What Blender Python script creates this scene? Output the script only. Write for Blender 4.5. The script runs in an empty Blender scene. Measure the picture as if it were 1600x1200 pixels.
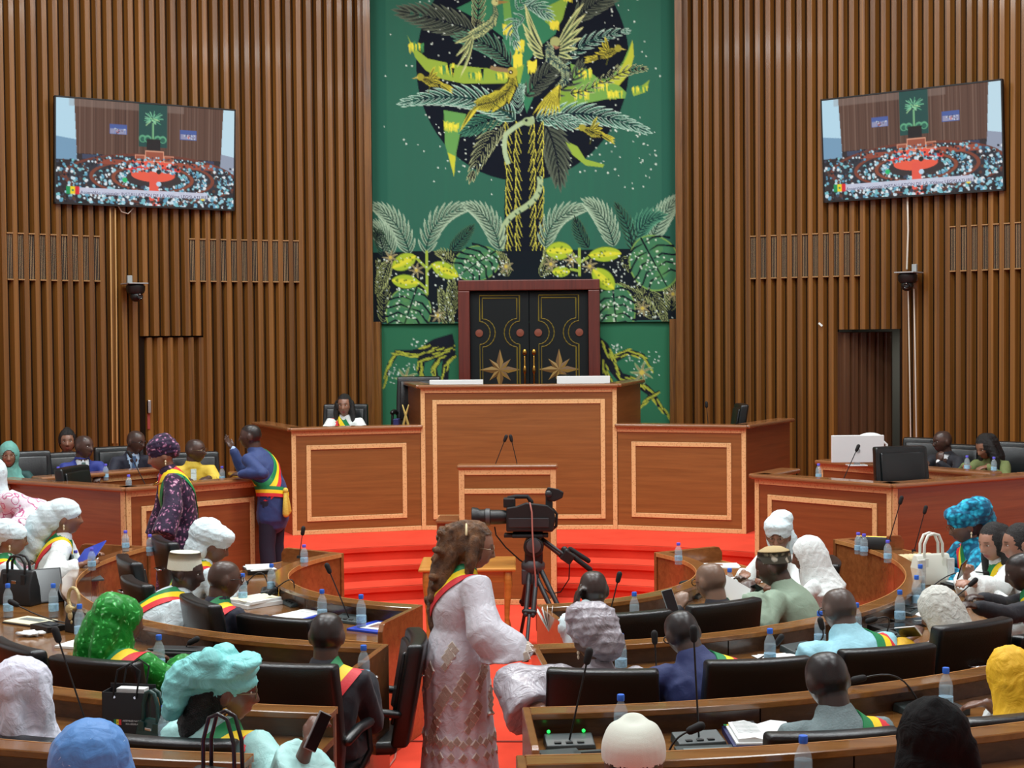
import bpy, bmesh, math, random
import numpy as np
from math import sin, cos, pi, radians as R, atan2, hypot, sqrt
from mathutils import Vector as V, Matrix as M, Euler
from mathutils.bvhtree import BVHTree
random.seed(7); np.random.seed(7)
S = bpy.context.scene; COL = S.collection
# ------------------------------------------------------------------ camera, world, lights, exposure
F = 2300.0                                  # focal length in pixels of the 1600 px wide frame
CAM = V((.617, -11.13, 2.6)); YAW = R(2.35); PITCH = R(1.75)
cd = bpy.data.cameras.new('camera'); cam = bpy.data.objects.new('camera', cd); COL.objects.link(cam)
cd.sensor_fit = 'HORIZONTAL'; cd.sensor_width = 36; cd.lens = 36 * F / 1600; cd.clip_start = .1; cd.clip_end = 100
ROLL = R(-.5)
CR = Euler((pi/2 - PITCH, 0, YAW)).to_matrix() @ M.Rotation(ROLL, 3, 'Z')
cam.location = CAM; cam.rotation_euler = CR.to_euler(); S.camera = cam; FWD = CR @ V((0, 0, -1))
S.view_settings.view_transform = 'Standard'; S.view_settings.look = 'None'
S.view_settings.exposure = -.42; S.view_settings.gamma = 1; S.view_settings.use_curve_mapping = False
w = bpy.data.worlds.new('hall_air'); S.world = w; w.use_nodes = True
w.node_tree.nodes['Background'].inputs[0].default_value = (.86, .95, 1, 1)
w.node_tree.nodes['Background'].inputs[1].default_value = .22
def lamp(name, loc, size, power, col=(1, 1, 1), rot=(0, 0, 0), sy=None):
    d = bpy.data.lights.new(name, 'AREA'); d.energy = power; d.color = col; d.shape = 'RECTANGLE'; d.size = size; d.size_y = sy or size
    o = bpy.data.objects.new(name, d); COL.objects.link(o); o.location = loc; o.rotation_euler = rot; return o
for i, (x, y) in enumerate([(-4.2, -7), (4.2, -7), (-4.2, -2.2), (4.2, -2.2), (0, -4.5), (0, .5), (-3.6, 3), (3.6, 3)]):
    lamp('ceiling_light', (x, y, 8.6), 1.7, {-7: 190, -2.2: 330, -4.5: 270, .5: 400, 3: 380}[y], (.89, .98, 1))
lamp('stage_ceiling_light', (0, 4.2, 8.5), 3.2, 230, (1, .93, .82), sy=1.2)

def ray(px, py): return CR @ V(((px-800)/F, (600-py)/F, -1))
def P(px, py, d): return CAM + ray(px, py) * d                  # point at a given depth from the camera
def Pz(px, py, z):
    r = ray(px, py); return CAM + r * ((z-CAM.z)/r.z)            # point on the horizontal plane z
def Pr(px, py, rad, far=False):                                  # point on the upright cylinder of that radius about the hall's centre
    r = ray(px, py); a = r.x**2+r.y**2; b = r.x*CAM.x+r.y*CAM.y; c = CAM.x**2+CAM.y**2-rad*rad
    q = sqrt(max(0, b*b-a*c)); return CAM + r*((-b+(q if far else -q))/a)
def proj(p):
    q = CR.transposed() @ (V(p)-CAM); return 800+F*q.x/-q.z, 600-F*q.y/-q.z
# ------------------------------------------------------------------ materials
def srgb(c):
    return tuple((v/255/12.92 if v/255 <= .04045 else ((v/255+.055)/1.055)**2.4) for v in c)
MATS = {}
class NT:
    def __init__(s, name):
        s.m = bpy.data.materials.new(name); s.m.use_nodes = True; s.t = s.m.node_tree; s.b = s.t.nodes['Principled BSDF']
    def n(s, typ, **kw):
        n = s.t.nodes.new(typ)
        for k, v in kw.items():
            if k.startswith('i_'): n.inputs[k[2:].replace('_', ' ')].default_value = v
            elif k.startswith('x'): n.inputs[int(k[1:])].default_value = v
            else: setattr(n, k, v)
        return n
    def l(s, a, ai, b, bi): s.t.links.new(a.outputs[ai], b.inputs[bi])
    def ramp(s, stops):
        n = s.n('ShaderNodeValToRGB'); e = n.color_ramp.elements
        while len(e) < len(stops): e.new(.5)
        for k, (p, c) in enumerate(stops): e[k].position = p; e[k].color = (*c, 1)
        return n
    def bump(s, src, oi, strength=.3, dist=.01):
        b = s.n('ShaderNodeBump', i_Strength=strength, i_Distance=dist); s.l(src, oi, b, 'Height'); s.l(b, 'Normal', s.b, 'Normal')
def mat(name, rgb, rough=.5, metal=0, spec=.5, noise=0, nscale=8, bump=0, bscale=60, sheen=0, coat=0, trans=0, alpha=1, emit=0, warp=None, lin=False):
    """plain procedural material: colour mottled by noise, optional fine bump"""
    if name in MATS: return MATS[name]
    t = NT(name); c = rgb if lin else srgb(rgb); b = t.b
    b.inputs['Base Color'].default_value = (*c, 1); b.inputs['Roughness'].default_value = rough; b.inputs['Metallic'].default_value = metal
    b.inputs['Specular IOR Level'].default_value = spec; b.inputs['Sheen Weight'].default_value = sheen; b.inputs['Coat Weight'].default_value = coat
    b.inputs['Coat Roughness'].default_value = .12
    b.inputs['Transmission Weight'].default_value = trans; b.inputs['Alpha'].default_value = alpha
    if emit: b.inputs['Emission Color'].default_value = (*c, 1); b.inputs['Emission Strength'].default_value = emit
    tc = t.n('ShaderNodeTexCoord')
    if noise:
        n = t.n('ShaderNodeTexNoise', i_Scale=nscale, i_Detail=4.0); t.l(tc, 'Object', n, 'Vector')
        r = t.ramp([(.3, tuple(v*(1-noise) for v in c)), (.7, tuple(min(1, v*(1+noise)) for v in c))])
        t.l(n, 'Fac', r, 'Fac'); t.l(r, 'Color', b, 'Base Color')
    if bump:
        n = t.n('ShaderNodeTexNoise', i_Scale=bscale, i_Detail=5.0, i_Distortion=1.2 if warp else 0.0); t.l(tc, 'Object', n, 'Vector')
        t.bump(n, 'Fac', bump, .02)
    MATS[name] = t.m; return t.m
def wood(name, a, b_, axis='Z', rough=.35, spec=.5, coat=.25, scale=1.0, var=.25, contrast=1.0):
    """grained wood; the grain runs along the given object axis, each object a little lighter or darker"""
    if name in MATS: return MATS[name]
    t = NT(name); tc = t.n('ShaderNodeTexCoord'); mp = t.n('ShaderNodeMapping')
    sc = {'X': (.7, 16, 16), 'Y': (16, .7, 16), 'Z': (16, 16, .7)}[axis]
    mp.inputs['Scale'].default_value = tuple(v*scale for v in sc); t.l(tc, 'Object', mp, 'Vector')
    oi = t.n('ShaderNodeObjectInfo'); mu = t.n('ShaderNodeMath', operation='MULTIPLY', x1=37.0); t.l(oi, 'Random', mu, 0); t.l(mu, 0, mp, 'Location')
    n = t.n('ShaderNodeTexNoise', i_Scale=1.6, i_Detail=6.0, i_Roughness=.65, i_Distortion=.6); t.l(mp, 'Vector', n, 'Vector')
    a, b_ = srgb(a), srgb(b_)
    r = t.ramp([(.5-.2/contrast, a), (.5+.2/contrast, b_)]); t.l(n, 'Fac', r, 'Fac')
    hs = t.n('ShaderNodeHueSaturation'); t.l(r, 'Color', hs, 'Color')
    mr = t.n('ShaderNodeMapRange', x3=1-var, x4=1+var); t.l(oi, 'Random', mr, 0); t.l(mr, 0, hs, 'Value')
    t.l(hs, 'Color', t.b, 'Base Color'); t.b.inputs['Roughness'].default_value = rough; t.b.inputs['Specular IOR Level'].default_value = spec
    t.b.inputs['Coat Weight'].default_value = coat; t.b.inputs['Coat Roughness'].default_value = .1
    t.bump(n, 'Fac', .12, .01); MATS[name] = t.m; return t.m
def vcol(name, rough=.6, emit=0, bump=0, bscale=300, spec=.3, sheen=0):
    """material that reads the colour woven, printed or shown on the mesh (attribute Col)"""
    if name in MATS: return MATS[name]
    t = NT(name); a = t.n('ShaderNodeAttribute', attribute_name='Col')
    if emit:
        t.l(a, 'Color', t.b, 'Emission Color'); t.b.inputs['Emission Strength'].default_value = emit; t.b.inputs['Base Color'].default_value = (.01, .01, .01, 1)
    else: t.l(a, 'Color', t.b, 'Base Color')
    t.b.inputs['Roughness'].default_value = rough; t.b.inputs['Specular IOR Level'].default_value = spec; t.b.inputs['Sheen Weight'].default_value = sheen
    if bump:
        tc = t.n('ShaderNodeTexCoord'); n = t.n('ShaderNodeTexNoise', i_Scale=bscale); t.l(tc, 'Object', n, 'Vector'); t.bump(n, 'Fac', bump, .01)
    MATS[name] = t.m; return t.m
def print_cloth(name, ground, cols, scale=25, rough=.7, sheen=.1, thr=.35, kind='F1', bump=.25, ring=0):
    """cloth printed or embroidered with a repeating motif"""
    if name in MATS: return MATS[name]
    t = NT(name); tc = t.n('ShaderNodeTexCoord')
    wn = t.n('ShaderNodeTexNoise', i_Scale=scale*.5, i_Detail=2.0); t.l(tc, 'Object', wn, 'Vector')
    mx = t.n('ShaderNodeMixRGB', blend_type='LINEAR_LIGHT', x0=.05); t.l(tc, 'Object', mx, 1); t.l(wn, 'Color', mx, 2)
    vo = t.n('ShaderNodeTexVoronoi', i_Scale=scale, feature=kind); t.l(mx, 'Color', vo, 'Vector')
    g = srgb(ground); st = [(0.0, srgb(cols[0]))]
    if len(cols) > 1: st += [(thr*.55, srgb(cols[1]))]
    st += [(thr, g), (1.0, g)]
    if ring: st = [(0, g), (.40, g), (.43, srgb(cols[0])), (.50, srgb(cols[0])), (.53, g)]
    r = t.ramp(st); t.l(vo, 'Distance', r, 'Fac'); t.l(r, 'Color', t.b, 'Base Color')
    t.b.inputs['Roughness'].default_value = rough; t.b.inputs['Sheen Weight'].default_value = sheen; t.b.inputs['Specular IOR Level'].default_value = .25
    if bump:
        n = t.n('ShaderNodeTexNoise', i_Scale=14.0, i_Detail=4.0, i_Distortion=1.5); t.l(tc, 'Object', n, 'Vector'); t.bump(n, 'Fac', bump, .03)
    MATS[name] = t.m; return t.m
# ------------------------------------------------------------------ mesh helpers
class B:
    """collects geometry, then links it as one mesh object"""
    def __init__(s): s.v = []; s.f = []; s.mi = []
    def add(s, vs, fs, mi=0):
        k = len(s.v); s.v += [tuple(v) for v in vs]; s.f += [tuple(i+k for i in f) for f in fs]; s.mi += [mi]*len(fs); return s
    def box(s, x0, x1, y0, y1, z0, z1, mi=0, T=None):
        vs = [V((x, y, z)) for z in (z0, z1) for y in (y0, y1) for x in (x0, x1)]
        if T is not None: vs = [T @ v for v in vs]
        return s.add(vs, [(0, 2, 3, 1), (4, 5, 7, 6), (0, 1, 5, 4), (2, 6, 7, 3), (0, 4, 6, 2), (1, 3, 7, 5)], mi)
    def tube(s, pts, rad, n=10, ref=None, mi=0, cap=True):
        """closed tapered tube; rad items are r or (a, b) across ref and the third axis"""
        pts = [V(p) for p in pts]; N = len(pts)
        rad = [(r, r) if not isinstance(r, (tuple, list)) else r for r in (rad if isinstance(rad, (list, tuple)) else [rad]*N)]
        tg = [(pts[min(i+1, N-1)]-pts[max(i-1, 0)]).normalized() for i in range(N)]
        u = V(ref) if ref is not None else (V((1, 0, 0)) if abs(tg[0].x) < .8 else V((0, 1, 0)))
        rings = []
        if cap:
            r0 = min(rad[0]); r1 = min(rad[-1])
            seq = [(pts[0]-tg[0]*r0*.95, (rad[0][0]*.35, rad[0][1]*.35), tg[0]), (pts[0]-tg[0]*r0*.62, (rad[0][0]*.78, rad[0][1]*.78), tg[0])]
            seq += [(pts[i], rad[i], tg[i]) for i in range(N)]
            seq += [(pts[-1]+tg[-1]*r1*.62, (rad[-1][0]*.78, rad[-1][1]*.78), tg[-1]), (pts[-1]+tg[-1]*r1*.95, (rad[-1][0]*.35, rad[-1][1]*.35), tg[-1])]
        else: seq = [(pts[i], rad[i], tg[i]) for i in range(N)]
        vs = []
        for p, (a, b), t in seq:
            u = (u - t*u.dot(t)); u = u.normalized() if u.length > 1e-6 else t.orthogonal().normalized(); wv = t.cross(u)
            vs += [p + u*(a*cos(2*pi*k/n)) + wv*(b*sin(2*pi*k/n)) for k in range(n)]
        m = len(seq); fs = [(i*n+k, i*n+(k+1) % n, (i+1)*n+(k+1) % n, (i+1)*n+k) for i in range(m-1) for k in range(n)]
        fs += [tuple(range(n))[::-1], tuple((m-1)*n+k for k in range(n))]
        return s.add(vs, fs, mi)
    def ell(s, c, r, T=None, n=14, m=10, mi=0):
        vs = []; c = V(c)
        for i in range(m+1):
            a = pi*i/m
            for k in range(n):
                b = 2*pi*k/n; v = V((r[0]*sin(a)*cos(b), r[1]*sin(a)*sin(b), r[2]*cos(a)))
                vs.append((T @ v if T is not None else v) + c)
        fs = [(i*n+k, (i+1)*n+k, (i+1)*n+(k+1) % n, i*n+(k+1) % n) for i in range(m) for k in range(n)]
        k0 = len(s.v); s.add(vs, fs, mi); return s
    def lathe(s, prof, n=14, T=None, mi=0):
        vs = [V((r*cos(2*pi*k/n), r*sin(2*pi*k/n), z)) for r, z in prof for k in range(n)]
        if T is not None: vs = [T @ v for v in vs]
        m = len(prof); fs = [(i*n+k, i*n+(k+1) % n, (i+1)*n+(k+1) % n, (i+1)*n+k) for i in range(m-1) for k in range(n)]
        fs += [tuple(range(n))[::-1], tuple((m-1)*n+k for k in range(n))]
        return s.add(vs, fs, mi)
    def prism(s, poly, h, T=None, mi=0):
        """polygon in xy extruded from z=0 to h"""
        n = len(poly); vs = [V((x, y, 0)) for x, y in poly]+[V((x, y, h)) for x, y in poly]
        if T is not None: vs = [T @ v for v in vs]
        return s.add(vs, [tuple(range(n))[::-1], tuple(range(n, 2*n))]+[(i, (i+1) % n, n+(i+1) % n, n+i) for i in range(n)], mi)
    def sweep(s, sec, path, closed=True, mi=0):
        """section [(a, z)] placed at path frames [(origin, outward dir)]"""
        n = len(sec); vs = [o + d*a + V((0, 0, z)) for o, d in path for a, z in sec]; m = len(path)
        fs = [(i*n+k, (i+1)*n+k, (i+1)*n+(k+1) % n, i*n+(k+1) % n) for i in range(m-1) for k in range(n)]
        fs += [tuple(range(n)), tuple((m-1)*n+k for k in range(n))[::-1]]
        return s.add(vs, fs, mi)
    def mesh(s, name):
        me = bpy.data.meshes.new(name); me.from_pydata(s.v, [], s.f); me.polygons.foreach_set('material_index', s.mi); me.update(); return me
def tidy(me, dist=1e-5):
    bm = bmesh.new(); bm.from_mesh(me); bmesh.ops.remove_doubles(bm, verts=bm.verts, dist=dist); bmesh.ops.recalc_face_normals(bm, faces=bm.faces)
    bm.to_mesh(me); bm.free(); return me
def obj(name, b, m, parent=None, smooth=False, bevel=0, seg=2, loc=None, rot=None, fix=True, auto=None):
    me = b.mesh(name) if isinstance(b, B) else b
    if fix and isinstance(b, B): tidy(me)
    if bevel:
        bm = bmesh.new(); bm.from_mesh(me)
        es = [e for e in bm.edges if len(e.link_faces) == 2 and e.calc_face_angle(0) > .6]
        bmesh.ops.bevel(bm, geom=es, offset=bevel, segments=seg, profile=.5, affect='EDGES', clamp_overlap=True); bm.to_mesh(me); bm.free()
    if smooth:
        me.polygons.foreach_set('use_smooth', [True]*len(me.polygons))
        if auto: me.set_sharp_from_angle(angle=R(auto))
    if len(me.materials): me.materials.clear()
    for mm in (m if isinstance(m, (list, tuple)) else [m]): me.materials.append(mm)
    o = bpy.data.objects.new(name, me); COL.objects.link(o)
    if parent: o.parent = parent
    if loc is not None: o.location = loc
    if rot is not None: o.rotation_euler = rot
    return o
def tag(o, label=None, cat=None, group=None, kind=None):
    for k, v in (('label', label), ('category', cat), ('group', group), ('kind', kind)):
        if v: o[k] = v
    return o
def thing(name, label, cat, loc=(0, 0, 0), rz=0, group=None, T=None):
    o = bpy.data.objects.new(name, None); o.empty_display_size = .1; COL.objects.link(o)
    if T is not None: o.matrix_world = T
    else: o.location = loc; o.rotation_euler = (0, 0, rz)
    return tag(o, label, cat, group)
def dup(root, label=None, group=None):
    r = root.copy(); COL.objects.link(r)
    for ch in root.children:
        c = ch.copy(); COL.objects.link(c); c.parent = r
        for g in ch.children:
            d = g.copy(); COL.objects.link(d); d.parent = c
    if label: r['label'] = label
    if group: r['group'] = group
    return r
def struct(name, b, m, **k): return tag(obj(name, b, m, **k), kind='structure')
def remesh(b, voxel, smooth=3, name='tmp'):
    """fuse overlapping closed pieces into one continuous skin"""
    me = b.mesh(name); o = bpy.data.objects.new(name, me); COL.objects.link(o)
    r = o.modifiers.new('r', 'REMESH'); r.mode = 'VOXEL'; r.voxel_size = voxel; r.use_smooth_shade = True
    if smooth: sm = o.modifiers.new('s', 'SMOOTH'); sm.factor = .5; sm.iterations = smooth
    dg = bpy.context.evaluated_depsgraph_get(); out = bpy.data.meshes.new_from_object(o.evaluated_get(dg), depsgraph=dg)
    bpy.data.objects.remove(o); bpy.data.meshes.remove(me); return out
def co_of(me): a = np.empty(len(me.vertices)*3); me.vertices.foreach_get('co', a); return a.reshape(-1, 3)
def no_of(me): a = np.empty(len(me.vertices)*3); me.vertices.foreach_get('normal', a); return a.reshape(-1, 3)
def set_co(me, c): me.vertices.foreach_set('co', c.ravel()); me.update()
def set_col(me, c):
    at = me.color_attributes.new('Col', 'FLOAT_COLOR', 'POINT'); a = np.ones((len(c), 4)); a[:, :3] = c; at.data.foreach_set('color', a.ravel())
# ------------------------------------------------------------------ the setting
W_SLAT = wood('slat_wood', (78, 47, 17), (134, 90, 37), 'Z', rough=.36, coat=.18, spec=.4, var=.18)
W_BACK = wood('dark_backing', (24, 14, 7), (36, 22, 11), 'Z', rough=.8, coat=0, spec=.1)
W_PANEL = wood('mahogany', (122, 76, 34), (146, 94, 46), 'X', rough=.4, coat=.2, var=.06)
W_PANEL2 = wood('red_mahogany', (120, 64, 30), (144, 82, 42), 'X', rough=.35, coat=.25, var=.06)
W_RAIL = wood('rail_wood', (118, 74, 42), (150, 100, 60), 'X', rough=.25, coat=.5, var=.08)
W_DESK = wood('desk_wood', (106, 68, 32), (144, 98, 50), 'X', rough=.18, coat=.6, var=.1, scale=.8)
W_SCREEN = wood('screen_wood', (118, 70, 36), (150, 96, 52), 'X', rough=.2, coat=.5, var=.1, scale=.8)
W_DARK = wood('dark_desk_wood', (64, 42, 28), (88, 60, 40), 'X', rough=.25, coat=.4, var=.1)
W_EDGE = wood('pale_edge', (176, 120, 66), (204, 150, 90), 'X', rough=.3, coat=.3, var=.05)
W_TABLE = wood('table_wood', (158, 104, 40), (190, 134, 60), 'X', rough=.3, coat=.4)
def inlay():
    t = NT('pale_inlay'); tc = t.n('ShaderNodeTexCoord'); vo = t.n('ShaderNodeTexVoronoi', i_Scale=45.0); t.l(tc, 'Object', vo, 'Vector')
    r = t.ramp([(.1, srgb((190, 140, 88))), (.45, srgb((220, 180, 124)))]); t.l(vo, 'Distance', r, 'Fac'); t.l(r, 'Color', t.b, 'Base Color')
    t.b.inputs['Roughness'].default_value = .4; return t.m
W_INLAY = inlay()
CARPET = mat('red_carpet', (.74, .068, .036), .95, spec=.06, noise=.08, nscale=3, bump=.35, bscale=400, sheen=0, lin=True)
PLASTER = mat('pale_plaster', (205, 210, 208), .8)
GREY = mat('grey_wall', (120, 120, 112), .8)
BLACKM = mat('black_void', (8, 8, 8), .9)
LEATHER = mat('black_leather', (12, 18, 20), .3, spec=.55, bump=.12, bscale=160, noise=.15, nscale=4)
PLASTIC = mat('black_plastic', (18, 19, 20), .45, bump=.05, bscale=200)
RUBBER = mat('matt_black', (12, 12, 13), .8)
CHROME = mat('chrome', (200, 200, 200), .2, metal=1)
BRASS = mat('brass', (190, 150, 70), .3, metal=1)
GOLD = mat('gold_paint', (122, 108, 40), .5)
WHITE = mat('white_plastic', (225, 228, 228), .4)
PAPER = mat('paper', (228, 232, 230), .8)
RW = 8.27
def pol(r, th, z=0): return V((r*sin(R(th)), -r*cos(R(th)), z))     # angle from the side facing the gallery, + towards +X
def ring(b, r0, r1, z0, z1, a0, a1, n):
    path = [(V((0, 0, 0)), V((sin(R(a0+(a1-a0)*i/n)), -cos(R(a0+(a1-a0)*i/n)), 0))) for i in range(n+1)]
    return b.sweep([(r0, z0), (r1, z0), (r1, z1), (r0, z1)], path)
struct('floor', B().box(-9, 9, -13, 10, -.2, 0), CARPET)
for r0, h in ((3.0, .055), (4.55, .10), (5.8, .24)):
    struct('floor', ring(B(), r0, 9.2 if r0 == 5.8 else (4.55 if r0 == 3 else 5.8), 0, h, -112, 112, 56), CARPET)
struct('trim_1', B().box(-.5, .5, -1.72, -1.70, 0, .006), mat('seam_strip', (120, 40, 30), .5))
for r0, z1 in ((3.65, .14), (4.08, .28), (4.5, .42)):
    r1 = {3.65: 4.08, 4.08: 4.5, 4.5: 8.3}[r0]
    b = ring(B(), r0, r1, .001, z1, 118, 242, 50); ring(b, r0-.025, r0+.02, z1-.045, z1, 118.2, 241.8, 50)   # rounded carpet nosing
    struct('floor', b, CARPET)
struct('ceiling', B().box(-9, 9, -13, 10, 8.9, 9.1), mat('ceiling_white', (225, 225, 220), .9))
struct('wall_left', B().box(-9.2, -9, -13, 10, 0, 9), PLASTER)
struct('wall_right', B().box(9, 9.2, -13, 10, 0, 9), PLASTER)
struct('wall_back', B().box(-9, 9, -13.2, -13, 0, 9), PLASTER)
# curved slatted wall: every slat is a piece of its own
def ang_px(px, py): p = Pr(px, py, RW, True); return math.degrees(atan2(p.x, -p.y)) % 360, p.z
DOORS = {}
for key, xa, xb, yt in (('l', 228, 325, 525), ('r', 1303, 1402, 515)):
    a0, z = ang_px(xa, yt); a1, _ = ang_px(xb, yt); DOORS[key] = (min(a0, a1), max(a0, a1), z)
STEP = .133/RW*180/pi
slat_b = B().prism([(-.060, 0), (.060, 0), (.030, .062), (-.030, .062)], 1.0)
slat_me = tidy(slat_b.mesh('slat')); slat_me.materials.append(W_SLAT)
walls = {}
for side, a0, sgn in (('north_west', 180+14.25, 1), ('north_east', 180-14.25, -1)):
    b = B(); lo, hi = a0, a0+sgn*44
    dl = DOORS['l' if sgn > 0 else 'r']
    aa, ab = min(lo, hi), max(lo, hi)
    ring(b, RW+.075, RW+.2, .42, 8.9, aa, dl[0], 16); ring(b, RW+.075, RW+.2, .42, 8.9, dl[1], ab, 30); ring(b, RW+.075, RW+.2, dl[2], 8.9, dl[0], dl[1], 6)
    wl = struct('wall_'+side, b, W_BACK); walls[side] = wl
    for i in range(47):
        a = a0+sgn*STEP*(i+.5)
        z0 = .42
        if dl[0] < a < dl[1]: z0 = dl[2]
        p = pol(RW+.075, a)
        o = bpy.data.objects.new('slat', slat_me); COL.objects.link(o); o.parent = wl
        o.location = (p.x, p.y, z0); o.rotation_euler = (0, 0, R(a)); o.scale = (1, 1, 8.9-z0)
    p0 = pol(RW-.02, a0); q = pol(RW+.12, a0)
    b = B().box(-.045, .045, -.13, .13, .42, 8.9)
    e = struct('trim_2' if sgn > 0 else 'trim_3', b, W_SLAT); e.location = (p0.x, p0.y, 0); e.rotation_euler = (0, 0, R(a0))
# closed slatted door in the west wall, open slatted door in the east wall
da, db, dz = DOORS['l']
d1 = struct('door_1', ring(B(), RW+.13, RW+.17, .42, dz, da, db, 6), W_BACK)
n = 6
for i in range(n):
    a = da+(db-da)*(i+.5)/n; p = pol(RW+.13, a); o = bpy.data.objects.new('slat', slat_me); COL.objects.link(o); o.parent = d1
    o.location = (p.x, p.y, .42); o.rotation_euler = (0, 0, R(a)); o.scale = (1.1, .9, dz-.44)
p = pol(RW+.04, db-.05*(db-da)); T = M.Translation((p.x, p.y, 0)) @ M.Rotation(R(db), 4, 'Z')
lk = thing('door_lock', 'narrow metal lock plate with a red tag on the closed slatted door', 'lock', T=T @ M.Translation((0, 0, 1.72)))
obj('plate', B().box(-.02, .02, -.03, .02, 0, .16), CHROME, lk, bevel=.004); obj('tag', B().box(-.018, .018, -.034, -.02, -.2, -.01), mat('red_tag', (150, 60, 50)), lk, bevel=.003)
da, db, dz = DOORS['r']
b = B(); am = (da+db)/2; c = pol(RW+.2, am); T = M.Translation((c.x, c.y, 0)) @ M.Rotation(R(am), 4, 'Z')      # +y of T faces the hall
b.box(-.9, .9, -1.9, -1.8, .3, 2.9, T=T).box(-1.0, -.9, -1.9, 0, .3, 2.9, T=T).box(.9, 1.0, -1.9, 0, .3, 2.9, T=T).box(-1, 1, -1.9, 0, 2.8, 2.9, T=T)
struct('wall_corridor', b, GREY); struct('floor', B().box(-.9, .9, -1.8, .05, .3, .42, T=T), mat('dark_tiles', (60, 58, 58), .3))
struct('baseboard_corridor', B().box(-.9, .9, -1.8, -1.78, .42, .55, T=T), BLACKM)
wd = 2*RW*sin(R(db-da)/2)
L = T @ M.Translation((wd/2, .1, 0)) @ M.Rotation(R(50), 4, 'Z')
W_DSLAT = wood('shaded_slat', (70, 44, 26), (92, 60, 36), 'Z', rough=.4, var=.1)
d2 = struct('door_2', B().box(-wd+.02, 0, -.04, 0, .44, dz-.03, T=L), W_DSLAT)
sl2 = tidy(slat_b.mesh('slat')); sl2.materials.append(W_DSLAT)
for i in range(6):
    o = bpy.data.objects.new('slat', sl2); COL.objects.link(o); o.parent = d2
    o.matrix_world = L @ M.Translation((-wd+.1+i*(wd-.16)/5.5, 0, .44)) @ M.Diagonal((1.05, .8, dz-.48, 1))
lamp('corridor_fill_light', T @ V((-.3, -1.0, 2.75)), .4, 14, (1, .97, .9))  # added fill lamp that lifts the corridor out of black; no fitting behind it
# ventilation grilles between the slats
def vent(x0, x1, yt, yb, sgn, label):
    ym = (yt+yb)/2; xm = (x0+x1)/2; a, zt = ang_px(xm, yt); _, zb = ang_px(xm, yb); aL, _ = ang_px(x0, ym); aR, _ = ang_px(x1, ym)
    lo, hi = min(aL, aR), max(aL, aR); base = 180+sgn*14.25
    t = thing('air_vent', label, 'vent', (0, 0, 0)); i = 0
    bars = []
    for i in range(0, 47):
        g = base+sgn*STEP*(i+1)
        if lo-.1 < g < hi+.1:
            for z in (zt, zb):
                p = pol(RW+.03, g); TT = M.Translation((p.x, p.y, z)) @ M.Rotation(R(g), 4, 'Z')
                obj('ledge', B().box(-.037, .037, -.005, .032, -.007, .007, T=TT), mat('bar_wood', (150, 112, 66)), t)
            p = pol(RW+.03, g); TT = M.Translation((p.x, p.y, 0)) @ M.Rotation(R(g), 4, 'Z')
            obj('gap_shade', B().box(-.034, .034, .006, .012, zb, zt, T=TT), BLACKM, t)  # black sheet standing in for the shade deep inside the vent opening
            for k in (-1, 0, 1):
                p = pol(RW+.03, g); TT = M.Translation((p.x, p.y, 0)) @ M.Rotation(R(g), 4, 'Z')
                bars.append(obj('bar', B().box(k*.019-.0019, k*.019+.0019, .012, .014, zb, zt, T=TT), mat('bar_pale', (176, 144, 100)), t))
    return t
vent(18, 166, 367, 438, 1, 'slatted air vent in the wall below the television, beside the cable run')
vent(296, 466, 375, 440, 1, 'slatted air vent between the television wall and the green tapestry, above the closed door')
vent(1164, 1350, 366, 433, -1, 'slatted air vent above the open doorway, one slot missing its bars')
vent(1482, 1630, 350, 421, -1, 'slatted air vent in the wall behind the olive-topped woman, high beside the white cable')
# ------------------------------------------------------------------ painted wall and tapestry
TW = 1.975
gw = struct('wall_north', B().box(-2.1, 2.1, 8.14, 8.3, .42, 8.9), mat('green_painted_wall', (40, 96, 68), .75, noise=.12, nscale=2))
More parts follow.
